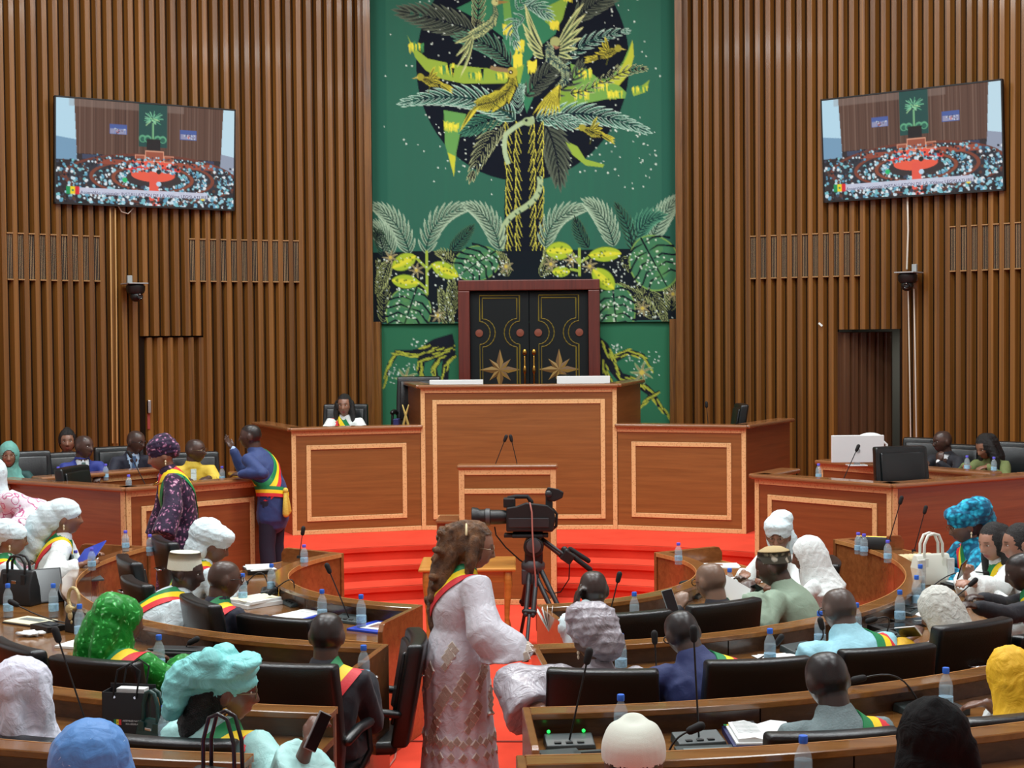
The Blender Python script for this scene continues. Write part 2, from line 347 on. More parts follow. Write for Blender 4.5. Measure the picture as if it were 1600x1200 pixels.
# ------------------------------------------------------------------ woven and shown pictures: colours rasterised onto dense grids
class Canvas:
    def __init__(s, x0, y0, x1, y1, step, bg):
        s.x0, s.y0, s.st = x0, y0, step/2
        s.w = int((x1-x0)/step)*2+2; s.h = int((y1-y0)/step)*2+2; s.a = np.empty((s.h, s.w, 3)); s.a[:] = srgb(bg)
    def poly(s, pts, c, al=1.0):
        p = (np.array(pts, float)-(s.x0, s.y0))/s.st
        lo = np.maximum(np.floor(p.min(0)).astype(int), 0); hi = np.minimum(np.ceil(p.max(0)).astype(int)+1, (s.w, s.h))
        if (hi <= lo).any(): return
        X, Y = np.meshgrid(np.arange(lo[0], hi[0])+.5, np.arange(lo[1], hi[1])+.5); ins = np.zeros(X.shape, bool)
        q = np.roll(p, -1, 0)
        for (ax, ay), (bx, by) in zip(p, q):
            if ay == by: continue
            ins ^= ((ay > Y) != (by > Y)) & (X < (bx-ax)*(Y-ay)/(by-ay)+ax)
        r = s.a[lo[1]:hi[1], lo[0]:hi[0]]; r[ins] = r[ins]*(1-al)+np.array(srgb(c))*al
    def circ(s, x, y, r, c, ry=None, n=24, al=1.0): s.poly([(x+r*cos(2*pi*k/n), y+(ry or r)*sin(2*pi*k/n)) for k in range(n)], c, al)
    def rect(s, x0, y0, x1, y1, c, al=1.0): s.poly([(x0, y0), (x1, y0), (x1, y1), (x0, y1)], c, al)
    def path(s, pts, wd, c):
        pts = [V((x, y)) for x, y in pts]; L = []; Q = []
        for i, p in enumerate(pts):
            t = (pts[min(i+1, len(pts)-1)]-pts[max(i-1, 0)]).normalized(); w_ = wd[i] if isinstance(wd, list) else wd; n = V((-t.y, t.x))*w_/2
            L.append(p+n); Q.append(p-n)
        s.poly([tuple(v) for v in L+Q[::-1]], c)
    def mesh(s, name, fn):
        a = s.a[:s.h//2*2, :s.w//2*2]; a = (a[0::2, 0::2]+a[1::2, 0::2]+a[0::2, 1::2]+a[1::2, 1::2])/4
        h, w_ = a.shape[:2]; jj, ii = np.meshgrid(np.arange(w_), np.arange(h))
        co = fn(jj/(w_-1), ii/(h-1)).reshape(-1, 3)
        me = bpy.data.meshes.new(name); me.vertices.add(h*w_); me.vertices.foreach_set('co', co.ravel())
        k = (np.arange(h-1)[:, None]*w_+np.arange(w_-1)[None, :]).ravel(); q = np.stack([k, k+w_, k+w_+1, k+1], 1)
        me.loops.add(q.size); me.loops.foreach_set('vertex_index', q.ravel()); me.polygons.add(len(q)); me.polygons.foreach_set('loop_start', np.arange(len(q))*4)
        me.update(calc_edges=True); set_col(me, a.reshape(-1, 3)); return me
def curve(p0, pc, p1, n): return [((1-t)**2*p0[0]+2*t*(1-t)*pc[0]+t*t*p1[0], (1-t)**2*p0[1]+2*t*(1-t)*pc[1]+t*t*p1[1]) for t in [i/n for i in range(n+1)]]
def leaflet(c, b, d, L, wd, cols, bend):
    """one pointed, bent leaflet from b along d; cols = (edge, body, core)"""
    nx, ny = -d[1], d[0]
    for k, col in enumerate(cols):
        g = (1, .72, .38)[k]; l = L*(1, .9, .72)[k]
        f = lambda t, s_: (b[0]+d[0]*l*t+nx*(bend*l*t*t+s_*wd*g*(1-t)**.75*(.5+1.2*t)), b[1]+d[1]*l*t+ny*(bend*l*t*t+s_*wd*g*(1-t)**.75*(.5+1.2*t)))
        c.poly([f(t, 1) for t in (0, .25, .5, .75, 1)]+[f(t, -1) for t in (.75, .5, .25, 0)], col)
def frond(c, p0, pc, p1, n, L, cols, wd=None, ang=52, stem=None, sides=(1, -1), bend=.25, swd=7):
    n = max(6, round(n*.66)); pts = curve(p0, pc, p1, n)
    for i in range(n):
        t = i/n; x, y = pts[i]; tx, ty = pts[i+1][0]-x, pts[i+1][1]-y; q = hypot(tx, ty)+1e-9; tx /= q; ty /= q
        l = L*(.55+.75*sin(pi*min(1, t*.8+.12)))*(1-.35*t)
        for s_ in sides:
            a = R(ang*(1-.45*t))*s_; d = (tx*cos(a)-ty*sin(a), tx*sin(a)+ty*cos(a)); leaflet(c, (x, y), d, l, wd or L*.125, cols, -bend*s_)
    tx, ty = pts[-1][0]-pts[-2][0], pts[-1][1]-pts[-2][1]; q = hypot(tx, ty); leaflet(c, pts[-2], (tx/q, ty/q), L*.8, L*.12, cols, 0)
    if stem: c.path(pts, [swd*(1-.7*i/n) for i in range(n+1)], stem)
def starfield(c, boxes, rng, col=(214, 232, 220), r=(2.4, 4.6)):
    for x0, y0, x1, y1, n in boxes:
        for _ in range(n): c.circ(rng.uniform(x0, x1), rng.uniform(y0, y1), rng.uniform(*r), col, n=8)
MINT = ((186, 220, 204), (70, 130, 110), (22, 44, 44)); PALE = ((170, 196, 170), (120, 150, 124), (44, 70, 62)); GREYL = ((92, 104, 88), (66, 76, 66), (30, 40, 40))
OUTL = ((196, 206, 150), (26, 42, 44), (14, 22, 32)); TEALL = ((86, 150, 120), (40, 96, 80), (20, 50, 52)); YEL = ((222, 220, 78), (150, 160, 50), (24, 34, 34)); NAVY = (12, 20, 32)
GR = (46, 99, 82)
rng = random.Random(3)
c = Canvas(55, -560, 1505, 1555, 4.3, GR)
for k in range(60): x = rng.uniform(60, 1500); c.rect(x, -560, x+rng.uniform(8, 30), 1555, (44, 106, 84), .12)
c.rect(55, -560, 130, 1555, (30, 86, 72), .5); c.rect(1440, -560, 1505, 1555, (30, 84, 70), .5)
starfield(c, [(110, -400, 700, 960, 60), (850, 0, 1450, 960, 60), (1300, 560, 1440, 840, 18)], rng)
c.circ(782, 330, 508, NAVY, 552, n=60)
starfield(c, [(330, -100, 1240, 850, 330)], rng)
def facet(pts, col, n=5, cols=((70, 140, 80), (196, 200, 60), (150, 178, 64), (40, 110, 84))):
    c.poly(pts, col); xs = [p[0] for p in pts]; ys = [p[1] for p in pts]
facet([(470, 60), (600, 0), (720, -40), (900, 0), (1010, 20), (960, 130), (940, 190), (860, 250), (800, 330), (840, 470), (800, 560), (760, 420), (720, 300), (690, 200), (600, 130)], (52, 122, 88))
facet([(900, 60), (1005, 10), (975, 120), (940, 172), (890, 130)], (128, 166, 66)); facet([(690, 20), (720, 0), (742, 180), (700, 190)], (104, 158, 78))
for x, y, l in ((712, 170, 36), (760, 320, 60), (828, 345, 44), (935, 150, 30), (1000, 20, 30), (770, 250, 40)):
    for k in range(7): xx = x+(k-3)*6; c.poly([(xx-5, y-l*rng.uniform(.5, 1)), (xx+5, y-l*rng.uniform(.5, 1)), (xx+2, y+l*rng.uniform(.4, .9)), (xx-2, y+l*.6)], (220, 214, 70))
CRES = (140, 172, 66)
facet([(230, 176), (262, 240), (330, 296), (400, 312), (480, 330), (600, 345), (740, 356), (790, 330), (770, 420), (640, 418), (500, 416), (400, 394), (320, 352), (270, 290)], CRES)
facet([(1306, 222), (1312, 300), (1290, 380), (1240, 436), (1275, 470), (1268, 498), (1180, 500), (1040, 526), (1024, 440), (1010, 330), (1090, 360), (1150, 410), (1210, 390), (1262, 320)], (112, 162, 78))
facet([(1306, 222), (1312, 300), (1290, 380), (1240, 436), (1190, 420), (1240, 372), (1280, 300)], (176, 190, 62))
facet([(1386, 412), (1365, 470), (1308, 488), (1298, 452), (1345, 442)], CRES); facet([(404, 540), (408, 700), (450, 856), (462, 740), (484, 640), (512, 560)], (96, 154, 82)); facet([(420, 740), (450, 856), (458, 760)], (190, 196, 60))
facet([(980, 690), (1040, 720), (1078, 782), (1168, 808), (1160, 822), (1080, 812), (1012, 756)], CRES); facet([(940, 470), (1030, 420), (1036, 526), (960, 560), (880, 520)], (120, 160, 62))
for x, y, l in ((275, 240, 40), (420, 350, 40), (560, 380, 34), (690, 385, 30), (1076, 380, 40), (1150, 440, 40), (1220, 480, 30), (440, 620, 40), (1062, 480, 44), (1340, 455, 26)):
    for k in range(9): xx = x+(k-4)*8; c.poly([(xx-6, y-l*rng.uniform(.2, .8)), (xx+6, y-l*rng.uniform(.2, .8)), (xx+2, y+l*rng.uniform(.3, .9)), (xx-2, y+l*.4)], rng.choice([(222, 218, 72), (196, 204, 66), (70, 140, 84)]))
for x, y in ((430, 318), (590, 348), (450, 340)): c.poly([(x-8, y), (x+8, y), (x, y+48)], NAVY)
# fronds of the crown
frond(c, (540, 165), (400, 110), (205, 70), 13, 120, GREYL, stem=NAVY); frond(c, (720, 330), (650, 215), (470, 196), 12, 95, (TEALL[0], (80, 92, 80), (34, 44, 44)), stem=NAVY)
frond(c, (560, 150), (590, 60), (560, -90), 12, 62, OUTL, stem=NAVY); frond(c, (620, -40), (520, -140), (360, -150), 12, 110, GREYL, stem=NAVY)
frond(c, (900, -60), (1000, -200), (1180, -210), 12, 110, MINT, stem=NAVY); frond(c, (780, 20), (760, -180), (700, -330), 13, 110, TEALL, stem=NAVY)
frond(c, (1040, 120), (1120, 40), (1270, -20), 12, 100, GREYL, stem=NAVY); frond(c, (960, 330), (1080, 200), (1300, 178), 14, 66, MINT, stem=(40, 80, 74))
frond(c, (790, 110), (700, 120), (760, 260), 8, 66, MINT); frond(c, (800, 60), (830, 40), (920, 110), 9, 74, MINT, stem=(40, 80, 74)); frond(c, (760, 70), (800, -20), (930, -10), 9, 66, MINT)
frond(c, (800, 480), (860, 400), (980, 310), 11, 90, GREYL, stem=NAVY); frond(c, (930, 470), (1040, 420), (1060, 330), 8, 70, GREYL, stem=NAVY)
frond(c, (1180, 420), (1260, 350), (1375, 360), 11, 50, OUTL, stem=NAVY); frond(c, (1010, 470), (1120, 470), (1260, 330), 10, 50, OUTL, stem=NAVY)
frond(c, (720, 590), (610, 640), (525, 880), 14, 88, ((178, 190, 140), (22, 34, 40), (14, 22, 32)), stem=NAVY); frond(c, (700, 560), (590, 600), (500, 640), 10, 84, TEALL, stem=NAVY)
frond(c, (875, 600), (940, 680), (955, 890), 13, 120, GREYL, stem=NAVY, swd=11); frond(c, (760, 560), (750, 470), (770, 450), 6, 60, MINT)
frond(c, (740, 590), (560, 420), (200, 505), 19, 104, MINT, stem=(24, 60, 58), swd=12); frond(c, (850, 590), (1080, 520), (1375, 655), 20, 96, MINT, stem=(16, 42, 48), swd=12); frond(c, (870, 580), (960, 600), (1060, 620), 8, 72, MINT)
# trunk with its scale leaves, snake
c.poly([(712, 600), (690, 1000), (690, 1345), (880, 1345), (870, 960), (868, 600)], NAVY)
for i in range(17):
    y = 640+i*44
    for x, s_ in ((708, 1), (750, 1), (830, -1), (868, -1)):
        xo = x+(rng.uniform(-5, 5)); leaflet(c, (xo+14*s_, y+24), (-.5*s_, -.86), 70, 15, ((216, 214, 84), (26, 38, 40), (14, 22, 32)), .25*s_)
c.rect(776, 590, 806, 1345, NAVY)
def feather(c, pts, wd, base, edge, core, n):
    """scaly body along a path"""
    c.path(pts, wd, core)
    for i in range(n):
        t = i/n*(len(pts)-1); k = int(t); f = t-k; k2 = min(k+1, len(pts)-1); x = pts[k][0]*(1-f)+pts[k2][0]*f; y = pts[k][1]*(1-f)+pts[k2][1]*f
        w_ = (wd[k]*(1-f)+wd[k2]*f) if isinstance(wd, list) else wd; tx, ty = pts[k2][0]-pts[max(k-0, 0)][0], pts[k2][1]-pts[k][1]; q = hypot(tx, ty)+1e-6; tx /= q; ty /= q
        for s_ in (1, -1): leaflet(c, (x-ty*s_*w_*.05, y+tx*s_*w_*.05), (tx*.55-ty*s_*.8, ty*.55+tx*s_*.8), w_*.62, w_*.09, (edge, base, core), -.2*s_)
sn = [(835, 585), (770, 600), (700, 660), (690, 730), (712, 800)]
c.path(curve(*[sn[0], sn[1], sn[2]], 8)+curve(sn[2], (680, 730), sn[4], 8), 22, (164, 190, 150)); c.circ(808, 600, 30, (150, 176, 130), 20); c.circ(798, 594, 7, NAVY)
sp = curve((858, 860), (880, 960), (760, 1020), 10)+curve((760, 1020), (640, 1090), (690, 1225), 12); c.path(sp, [26]*10+[26]*12+[10]*2, (160, 184, 140))
for i in range(0, len(sp)-1, 2): c.path([sp[i], (sp[i][0]+8, sp[i][1]+12)], 8, (60, 90, 70))
# birds
def wing(c, root, tips, cols, L, wd):
    for (x, y) in tips: d = V((x-root[0], y-root[1])); l = d.length; d = d/l; leaflet(c, (root[0]+d.x*l*.25, root[1]+d.y*l*.25), (d.x, d.y), l*.78, wd, cols, .12)
CREAM = ((206, 214, 150), (150, 170, 110), (40, 56, 56)); YB = ((214, 206, 70), (150, 150, 52), (36, 40, 36))
feather(c, [(650, 40), (656, 90), (640, 130), (590, 165), (540, 190)], [16, 30, 46, 56, 40], (150, 176, 120), (214, 220, 150), (50, 76, 70), 26)
for tx in ((500, 350), (525, 392), (486, 300), (470, 240)): leaflet(c, (545, 185), (V((tx[0]-545, tx[1]-185)).normalized().x, V((tx[0]-545, tx[1]-185)).normalized().y), hypot(tx[0]-545, tx[1]-185), 12, CREAM, .2)
c.circ(655, 34, 18, (190, 196, 130)); c.poly([(668, 26), (722, 36), (668, 46)], (150, 120, 70)); c.circ(660, 30, 4, NAVY)
feather(c, [(735, 365), (735, 420), (700, 470), (640, 505), (560, 520)], [28, 56, 86, 90, 40], (140, 142, 50), (206, 200, 66), (44, 46, 34), 40)
for k in range(6): leaflet(c, (570-6*k, 520+4*k), (-.62+.03*k, .8), 130, 12, YB, 0)
c.circ(733, 368, 26, (176, 170, 60)); c.circ(726, 366, 10, (20, 24, 30)); c.circ(726, 366, 4, (240, 240, 200)); c.poly([(712, 350), (632, 334), (624, 350), (660, 362), (716, 368)], (140, 120, 86)); c.path([(640, 510), (690, 545), (740, 555)], 6, (60, 70, 40))
wing(c, (900, 300), [(775, 60), (782, 100), (772, 150), (786, 196), (800, 240), (830, 285)], CREAM, 0, 17); wing(c, (935, 280), [(1052, 40), (1064, 90), (1060, 150), (1056, 200), (1040, 250), (1020, 300)], CREAM, 0, 17)
feather(c, [(940, 225), (910, 250), (915, 300), (950, 330), (985, 360), (985, 410), (950, 440)], [26, 44, 52, 48, 44, 38, 28], (104, 140, 120), (190, 206, 150), (30, 50, 60), 36)
for k in range(8): leaflet(c, (960, 430), (V((-140+k*16, 110+k*6)).normalized().x, V((-140+k*16, 110+k*6)).normalized().y), 190-k*8, 10, YB, -.15)
c.circ(938, 226, 24, (160, 170, 110)); c.poly([(925, 240), (962, 252), (940, 262)], (150, 110, 90))
for bx, by, s_, dk in ((340, 400, 1, 0), (1190, 280, -1, 1), (1110, 650, 1, 1)):
    feather(c, [(bx-46*s_, by-14), (bx-10*s_, by), (bx+40*s_, by+16)], [22, 52, 26], (110, 112, 44), (196, 190, 70), (30, 34, 30), 16)
    wing(c, (bx-6*s_, by), [(bx+(20+14*k)*s_, by-70+26*k) for k in range(4)], YB, 0, 10); wing(c, (bx+30*s_, by+14), [(bx+110*s_, by+30+12*k) for k in range(3)], YB, 0, 10)
    c.circ(bx-46*s_, by-18, 17, (150, 150, 56)); c.poly([(bx-58*s_, by-22), (bx-86*s_, by-10), (bx-58*s_, by-12)], (190, 180, 90)); c.path([(bx, by+24), (bx-10, by+60)], 4, (90, 96, 40))
# undergrowth
c.rect(55, 1212, 1505, 1546, (14, 24, 32)); c.poly([(55, 1212), (300, 1206), (700, 1213), (1505, 1205), (1505, 1240), (55, 1240)], (14, 24, 32))
for p0, pc, p1, cc in (((232, 1215), (190, 1060), (78, 1000), PALE), ((312, 1215), (330, 1030), (515, 1000), PALE), ((665, 1200), (640, 1050), (525, 1000), PALE), ((882, 1190), (900, 1040), (1060, 1015), PALE),
                       ((1210, 1190), (1180, 1050), (1095, 995), PALE), ((1380, 1190), (1420, 1070), (1500, 985), PALE), ((150, 1215), (120, 1140), (72, 1100), PALE), ((1300, 1200), (1330, 1080), (1420, 1060), TEALL)):
    frond(c, p0, pc, p1, 15, 92, cc, stem=(30, 60, 54))
for p0, pc, p1 in (((430, 1210), (470, 1170), (530, 1100)), ((1090, 1200), (1050, 1150), (1030, 1070)), ((1300, 1210), (1290, 1100), (1225, 1000)), ((110, 1230), (100, 1160), (75, 1120))): frond(c, p0, pc, p1, 13, 62, ((70, 100, 70), NAVY, NAVY), stem=NAVY, wd=5)
for p0, pc, p1 in (((100, 1540), (120, 1400), (80, 1250)), ((395, 1545), (450, 1450), (430, 1340)), ((420, 1580), (410, 1500), (380, 1400)), ((1250, 1250), (1330, 1330), (1470, 1380)), ((1320, 1370), (1420, 1430), (1455, 1560)),
                   ((1400, 1540), (1350, 1450), (1240, 1380)), ((700, 1330), (690, 1270), (640, 1230)), ((400, 1300), (430, 1250), (380, 1225)), ((1480, 1500), (1490, 1420), (1440, 1330)), ((860, 1330), (900, 1280), (890, 1230)), ((140, 1250), (110, 1300), (80, 1400))):
    frond(c, p0, pc, p1, 15, 58, ((176, 190, 120), (20, 32, 38), (12, 20, 30)), stem=NAVY)
def monstera(c, x, y, rx, ry, rot, ink=NAVY):
    q = lambda u, v_: (x+rx*(u*cos(rot)-v_*sin(rot)), y+ry*(u*sin(rot)+v_*cos(rot)))
    out = [q(sin(a)*(1-.12*cos(a))*(1-.0*cos(a)), -cos(a)*(1 if cos(a) > 0 else 1.25)) for a in [2*pi*k/40 for k in range(40)]]
    c.poly(out, (120, 160, 80)); c.poly([(x+(p[0]-x)*.95, y+(p[1]-y)*.95) for p in out], (62, 118, 84))
    for k in range(9):
        a = rng.uniform(0, 2*pi); r = rng.uniform(.2, .7); c.circ(*q(r*cos(a), r*sin(a)), rx*.22, (86, 140, 84), ry*.18, al=.5)
    for s_ in (1, -1):
        for k in range(5):
            v0 = -.75+k*.36; c.path([q(.06*s_, v0), q(.45*s_, v0-.02), q(.8*s_, v0+.14+.05*k), q(1.02*s_, v0+.34)], [4, 10, 8, 13], ink)
    c.path([q(0, -1), q(0, 1.2)], [9, 5], ink)
    for k in range(18): a = rng.uniform(0, 2*pi); r = rng.uniform(.1, .9); c.circ(*q(r*cos(a), r*sin(a)), 4.5, (206, 224, 200), n=8)
for a in ((565, 1262, 104, 82, .9), (230, 1482, 108, 112, .35), (1395, 1262, 118, 122, -.5), (1212, 1482, 98, 112, -.1)): monstera(c, *a)
def yleaf(c, x, y, rx, ry, rot):
    q = lambda t, s_: (x+rx*t*cos(rot)-ry*s_*(1-t*t)**.7*sin(rot), y+rx*t*sin(rot)+ry*s_*(1-t*t)**.7*cos(rot)); ts = [-1+i/8 for i in range(17)]
    c.poly([q(t, 1) for t in ts]+[q(t, -1) for t in ts[::-1]], (110, 140, 50)); c.poly([q(t*.95, .9) for t in ts]+[q(t*.95, -.9) for t in ts[::-1]], (160, 186, 52)); c.poly([q(t*.95, .35) for t in ts]+[q(t*.95, -.35) for t in ts[::-1]], (204, 208, 58))
    c.path([q(-1, 0), q(1, 0)], 5, (214, 214, 60))
    for k in range(8): c.circ(*q(rng.uniform(-.7, .7), rng.uniform(-.6, .6)), 5, (96, 124, 44), n=6)
for pts in ([(315, 1205), (315, 1415)], [(1046, 1200), (1046, 1335)], [(315, 1290), (265, 1240)], [(315, 1300), (345, 1270)], [(315, 1390), (275, 1355)], [(1046, 1270), (1012, 1225)], [(1046, 1270), (1090, 1245)], [(1046, 1310), (1000, 1300)]): c.path(pts, 12, (150, 176, 66))
for a in ((205, 1258, 64, 40, -.45), (402, 1300, 70, 38, .45), (212, 1352, 68, 34, .1), (950, 1213, 64, 44, 0), (1168, 1232, 78, 36, -.05), (958, 1312, 44, 26, 0), (1160, 1350, 70, 44, .75)): yleaf(c, *a)
def flower(c, x, y, r, col=(168, 160, 120)):
    for k in range(7): a = 2*pi*k/7+.3; leaflet(c, (x, y), (cos(a), sin(a)), r, r*.17, (col, (120, 116, 86), (140, 132, 96)), .2)
    c.circ(x, y, r*.2, (196, 180, 80))
for x, y in ((140, 1236), (265, 1298), (365, 1515), (695, 1285), (1008, 1258), (1345, 1490), (1095, 1288), (910, 1276), (1490, 1424)): flower(c, x, y, 40)
starfield(c, [(75, 1225, 470, 1540, 130), (1120, 1225, 1500, 1540, 130), (470, 1225, 700, 1340, 50), (860, 1225, 1120, 1340, 50)], rng, r=(2.2, 4.4))
UZ = 19.35/2300/3.077
def sheet(u, v_): return np.stack([-TW+u*2*TW, 8.085+.006*np.sin(u*24)*(v_*0+1), 2.83+(1548-(-560+v_*2115))*UZ], -1)
tp = c.mesh('tapestry', sheet)
t = thing('tapestry', 'green woven hanging with a palm tree full of birds above the double door', 'tapestry', (0, 0, 0))
tc_ = vcol('woven_wool', rough=.9, bump=.25, bscale=500, spec=.1, sheen=.2)
obj('weave', tp, tc_, t, smooth=True)
zt, zb = 2.83+(1548+560)*UZ, 2.83-7*UZ
obj('lining', B().box(-TW, TW, 8.094, 8.13, zb+.004, zt), mat('lining_cloth', (40, 60, 50), .9), t)
# the painted wall below it: roots of the tree
c = Canvas(80, 1540, 1500, 2060, 5.0, (40, 104, 74))
starfield(c, [(240, 1630, 330, 1670, 14), (130, 1740, 260, 1850, 34), (1180, 1660, 1260, 1720, 16), (1270, 1700, 1440, 1830, 44)], rng, r=(2.4, 4))
RT = [([(450, 1640), (360, 1660), (290, 1700), (240, 1700), (170, 1695), (130, 1760), (110, 1850)], [70, 60, 52, 34, 26, 18, 5]), ([(450, 1670), (360, 1700), (290, 1730), (285, 1790), (310, 1850)], [60, 46, 40, 28, 20]), ([(450, 1690), (380, 1720), (350, 1770), (370, 1860)], [50, 34, 28, 24]), ([(450, 1700), (410, 1740), (400, 1860)], [40, 36, 36]),
      ([(1120, 1640), (1170, 1680), (1210, 1740), (1290, 1700), (1360, 1720), (1400, 1780)], [60, 60, 40, 30, 22, 6]), ([(1140, 1660), (1190, 1740), (1250, 1820), (1340, 1850), (1400, 1900), (1440, 1960), (1490, 2020)], [60, 52, 44, 44, 34, 22, 6]), ([(1150, 1700), (1160, 1780), (1200, 1850)], [50, 44, 40]), ([(1440, 1890), (1390, 1920), (1350, 1960)], [10, 24, 10])]
for pts, wd in RT:
    pp = []; ww = []
    for i in range(len(pts)-1):
        for k in range(4): f = k/4; pp.append((pts[i][0]*(1-f)+pts[i+1][0]*f, pts[i][1]*(1-f)+pts[i+1][1]*f)); ww.append(wd[i]*(1-f)+wd[i+1]*f)
    pp.append(pts[-1]); ww.append(wd[-1]); c.path(pp, ww, NAVY)
    for i in range(0, len(pp)-1):
        dx, dy = pp[i+1][0]-pp[i][0], pp[i+1][1]-pp[i][1]; q = hypot(dx, dy)+1e-6; s_ = rng.choice((1, -1, -1)); k = rng.uniform(.05, .42)*ww[i]
        leaflet(c, (pp[i][0]-dy/q*k*s_, pp[i][1]+dx/q*k*s_), (dx/q, dy/q), 46, 6, ((190, 196, 70), (170, 180, 60), (120, 140, 50)), .1)
for x, y in ((1355, 1800), (215, 1820)): flower(c, x, y, 60, (150, 186, 130))
mu = c.mesh('mural', lambda u, v_: np.stack([-TW+.05+u*(2*TW-.1), 8.132+0*u, 2.83+(1548-(1540+v_*520))*UZ], -1))
obj('painted_roots', mu, vcol('wall_paint', rough=.75, spec=.2), gw)
for s_ in (-1, 1):
    b = B().box(s_*1.93-.05, s_*1.93+.05, 7.98, 8.13, .42, 2.84); struct('trim_4' if s_ < 0 else 'trim_5', b, W_SLAT)
# ------------------------------------------------------------------ the double door
T0 = M.Translation((.06, 8.13, 1.0)); DH = P(815, 438, 19.3).z-1.0
d3 = struct('door_3', B().box(-.9, .9, -.02, .0, 0, DH-.14), mat('door_black', (11, 18, 20), .6, spec=.25), loc=T0.translation)
W_RED = wood('dark_red_wood', (78, 26, 18), (106, 40, 28), 'Z', rough=.4)
for nm, bx in (('jamb', (-.92, -.77, 0, DH-.14)), ('jamb', (.77, .92, 0, DH-.14)), ('lintel', (-.92, .92, DH-.14, DH))): obj(nm, B().box(bx[0], bx[1], -.16, 0, bx[2], bx[3]), W_RED, d3, bevel=.012)
for s_ in (-1, 1):
    lf = obj('leaf', B().box(min(0, s_*.77)+(.003 if s_ > 0 else 0), max(0, s_*.77)-(.003 if s_ < 0 else 0), -.07, -.022, .01, DH-.15), mat('door_black', (11, 18, 20), .6, spec=.25), d3, bevel=.006)
    def fr(pts, wd=.022):
        b = B()
        for o_ in (0, .03):
            for i in range(len(pts)-1):
                a, q = V((pts[i][0], 0, pts[i][1])), V((pts[i+1][0], 0, pts[i+1][1])); b.tube([a+V((0, -.072, 0)), q+V((0, -.072, 0))], (wd*.42, .004), n=4, ref=(q-a).cross(V((0, 1, 0))), cap=False)
        return b
    cx = s_*.385; h2 = DH-.2
    def ornament(off):
        w2 = .26-off; top = h2-off; zc = 1.68; r = .15+off
        L_ = [(-w2, .0), (-w2, zc-r)]+[(-w2+r*sin(a)*.9, zc-r*cos(a)) for a in [pi*k/10 for k in range(11)]]+[(-w2, zc+r), (-w2, top)]
        return L_+[(-x, z) for x, z in L_[::-1]]
    for off in (0, .035): obj('gilt_line', fr([(cx+x, z) for x, z in ornament(off)]), GOLD, lf)
    for xx in (-.27, .27):
        b = B(); b.lathe([(0, 0), (.05, 0), (.05, .012), (0, .016)], 16, M.Translation((cx+xx*.99, -.07, 1.68)) @ M.Rotation(pi/2, 4, 'X')); obj('red_boss', b, mat('boss_red', (120, 60, 40), .5), lf)
    for k in range(8):
        a = 2*pi*k/8; l = .27 if k % 2 == 0 else .2
        for hs in (-1, 1):
            b = B(); d = V((sin(a), 0, cos(a))); e = V((cos(a), 0, -sin(a)))*hs; o_ = V((cx, -.072, 1.2)); vs = [o_+V((0, -.012, 0)), o_+d*l, o_+(d+e*.42).normalized()*l*.42]
            b.add(vs+[v+V((0, .012, 0)) for v in vs], [(0, 1, 2), (3, 5, 4), (0, 3, 4, 1), (1, 4, 5, 2), (2, 5, 3, 0)]); obj('star_ray', b, mat('star_gilt' if hs > 0 else 'star_dark', (138, 110, 50) if hs > 0 else (104, 76, 36), .5), lf)
    h = obj('handle', B().tube([(s_*.06, -.13, 1.03), (s_*.06, -.13, 1.37)], [.012, .012], n=8).tube([(s_*.06, -.07, 1.07), (s_*.06, -.13, 1.07)], .01, n=6).tube([(s_*.06, -.07, 1.33), (s_*.06, -.13, 1.33)], .01, n=6).ell((s_*.06, -.13, 1.2), (.022, .022, .06)).ell((s_*.06, -.13, 1.43), (.03, .02, .04)).ell((s_*.06, -.13, .97), (.03, .02, .04)), BRASS, lf, smooth=True)
# ------------------------------------------------------------------ inlaid joinery: podium, government benches, lectern
def panel_face(t, p0, p1, z0, z1, m=None, rail=True, border=(1, 1, 1, 1), inner=.17, bw=.07, th=.04, rail_h=.045, over=.06):
    """upright panel from p0 to p1 (front on the side to the right of p0->p1 turned clockwise) with pale inlay strips"""
    p0, p1 = V((*p0, 0)), V((*p1, 0)); d = p1-p0; L = d.length; a = atan2(d.y, d.x)
    T = M.Translation(p0) @ M.Rotation(a, 4, 'Z')            # local x along the face, -y is the front
    def o(nm, bx, mm, bev=.004):
        ob = obj(nm, B().box(*bx), mm, t, bevel=bev); ob.matrix_local = T; return ob
    o('front_panel', (0, L, 0, th, z0, z1), m or W_PANEL, 0)
    e = .012
    if border[0]: o('inlay_strip', (0, bw, -e, 0, z0, z1-.0), W_INLAY)
    if border[1]: o('inlay_strip', (L-bw, L, -e, 0, z0, z1-.0), W_INLAY)
    x0, x1 = (bw if border[0] else 0), (L-bw if border[1] else L)
    if border[2]: o('inlay_strip', (x0, x1, -e, 0, z1-bw, z1), W_INLAY)
    if border[3]: o('inlay_strip', (x0, x1, -e, 0, z0, z0+bw), W_INLAY)
    if inner:
        i0, i1, j0, j1 = bw+inner, L-bw-inner, z0+bw+inner*.85, z1-bw-inner*.95; s = bw*1.0
        for bx in ((i0, i0+s, j0, j1), (i1-s, i1, j0, j1), (i0+s, i1-s, j1-s, j1), (i0+s, i1-s, j0, j0+s)): o('inlay_strip', (bx[0], bx[1], -e, 0, bx[2], bx[3]), W_INLAY)
    if rail: o('top_rail', (-.02, L+.02, -over, th+.12, z1, z1+rail_h), W_RAIL, .016)
    return T
zC, zW = 2.04, 1.585
pod = thing('presiding_podium', 'tall stepped wooden podium with pale inlay frames in front of the double door', 'podium')
panel_face(pod, (-1.12, 5.64), (1.12, 5.64), .42, zC, inner=.085, bw=.05)
panel_face(pod, (-2.53, 5.2), (-1.125, 5.64), .42, zW, border=(1, 0, 1, 1), inner=.115, bw=.05)
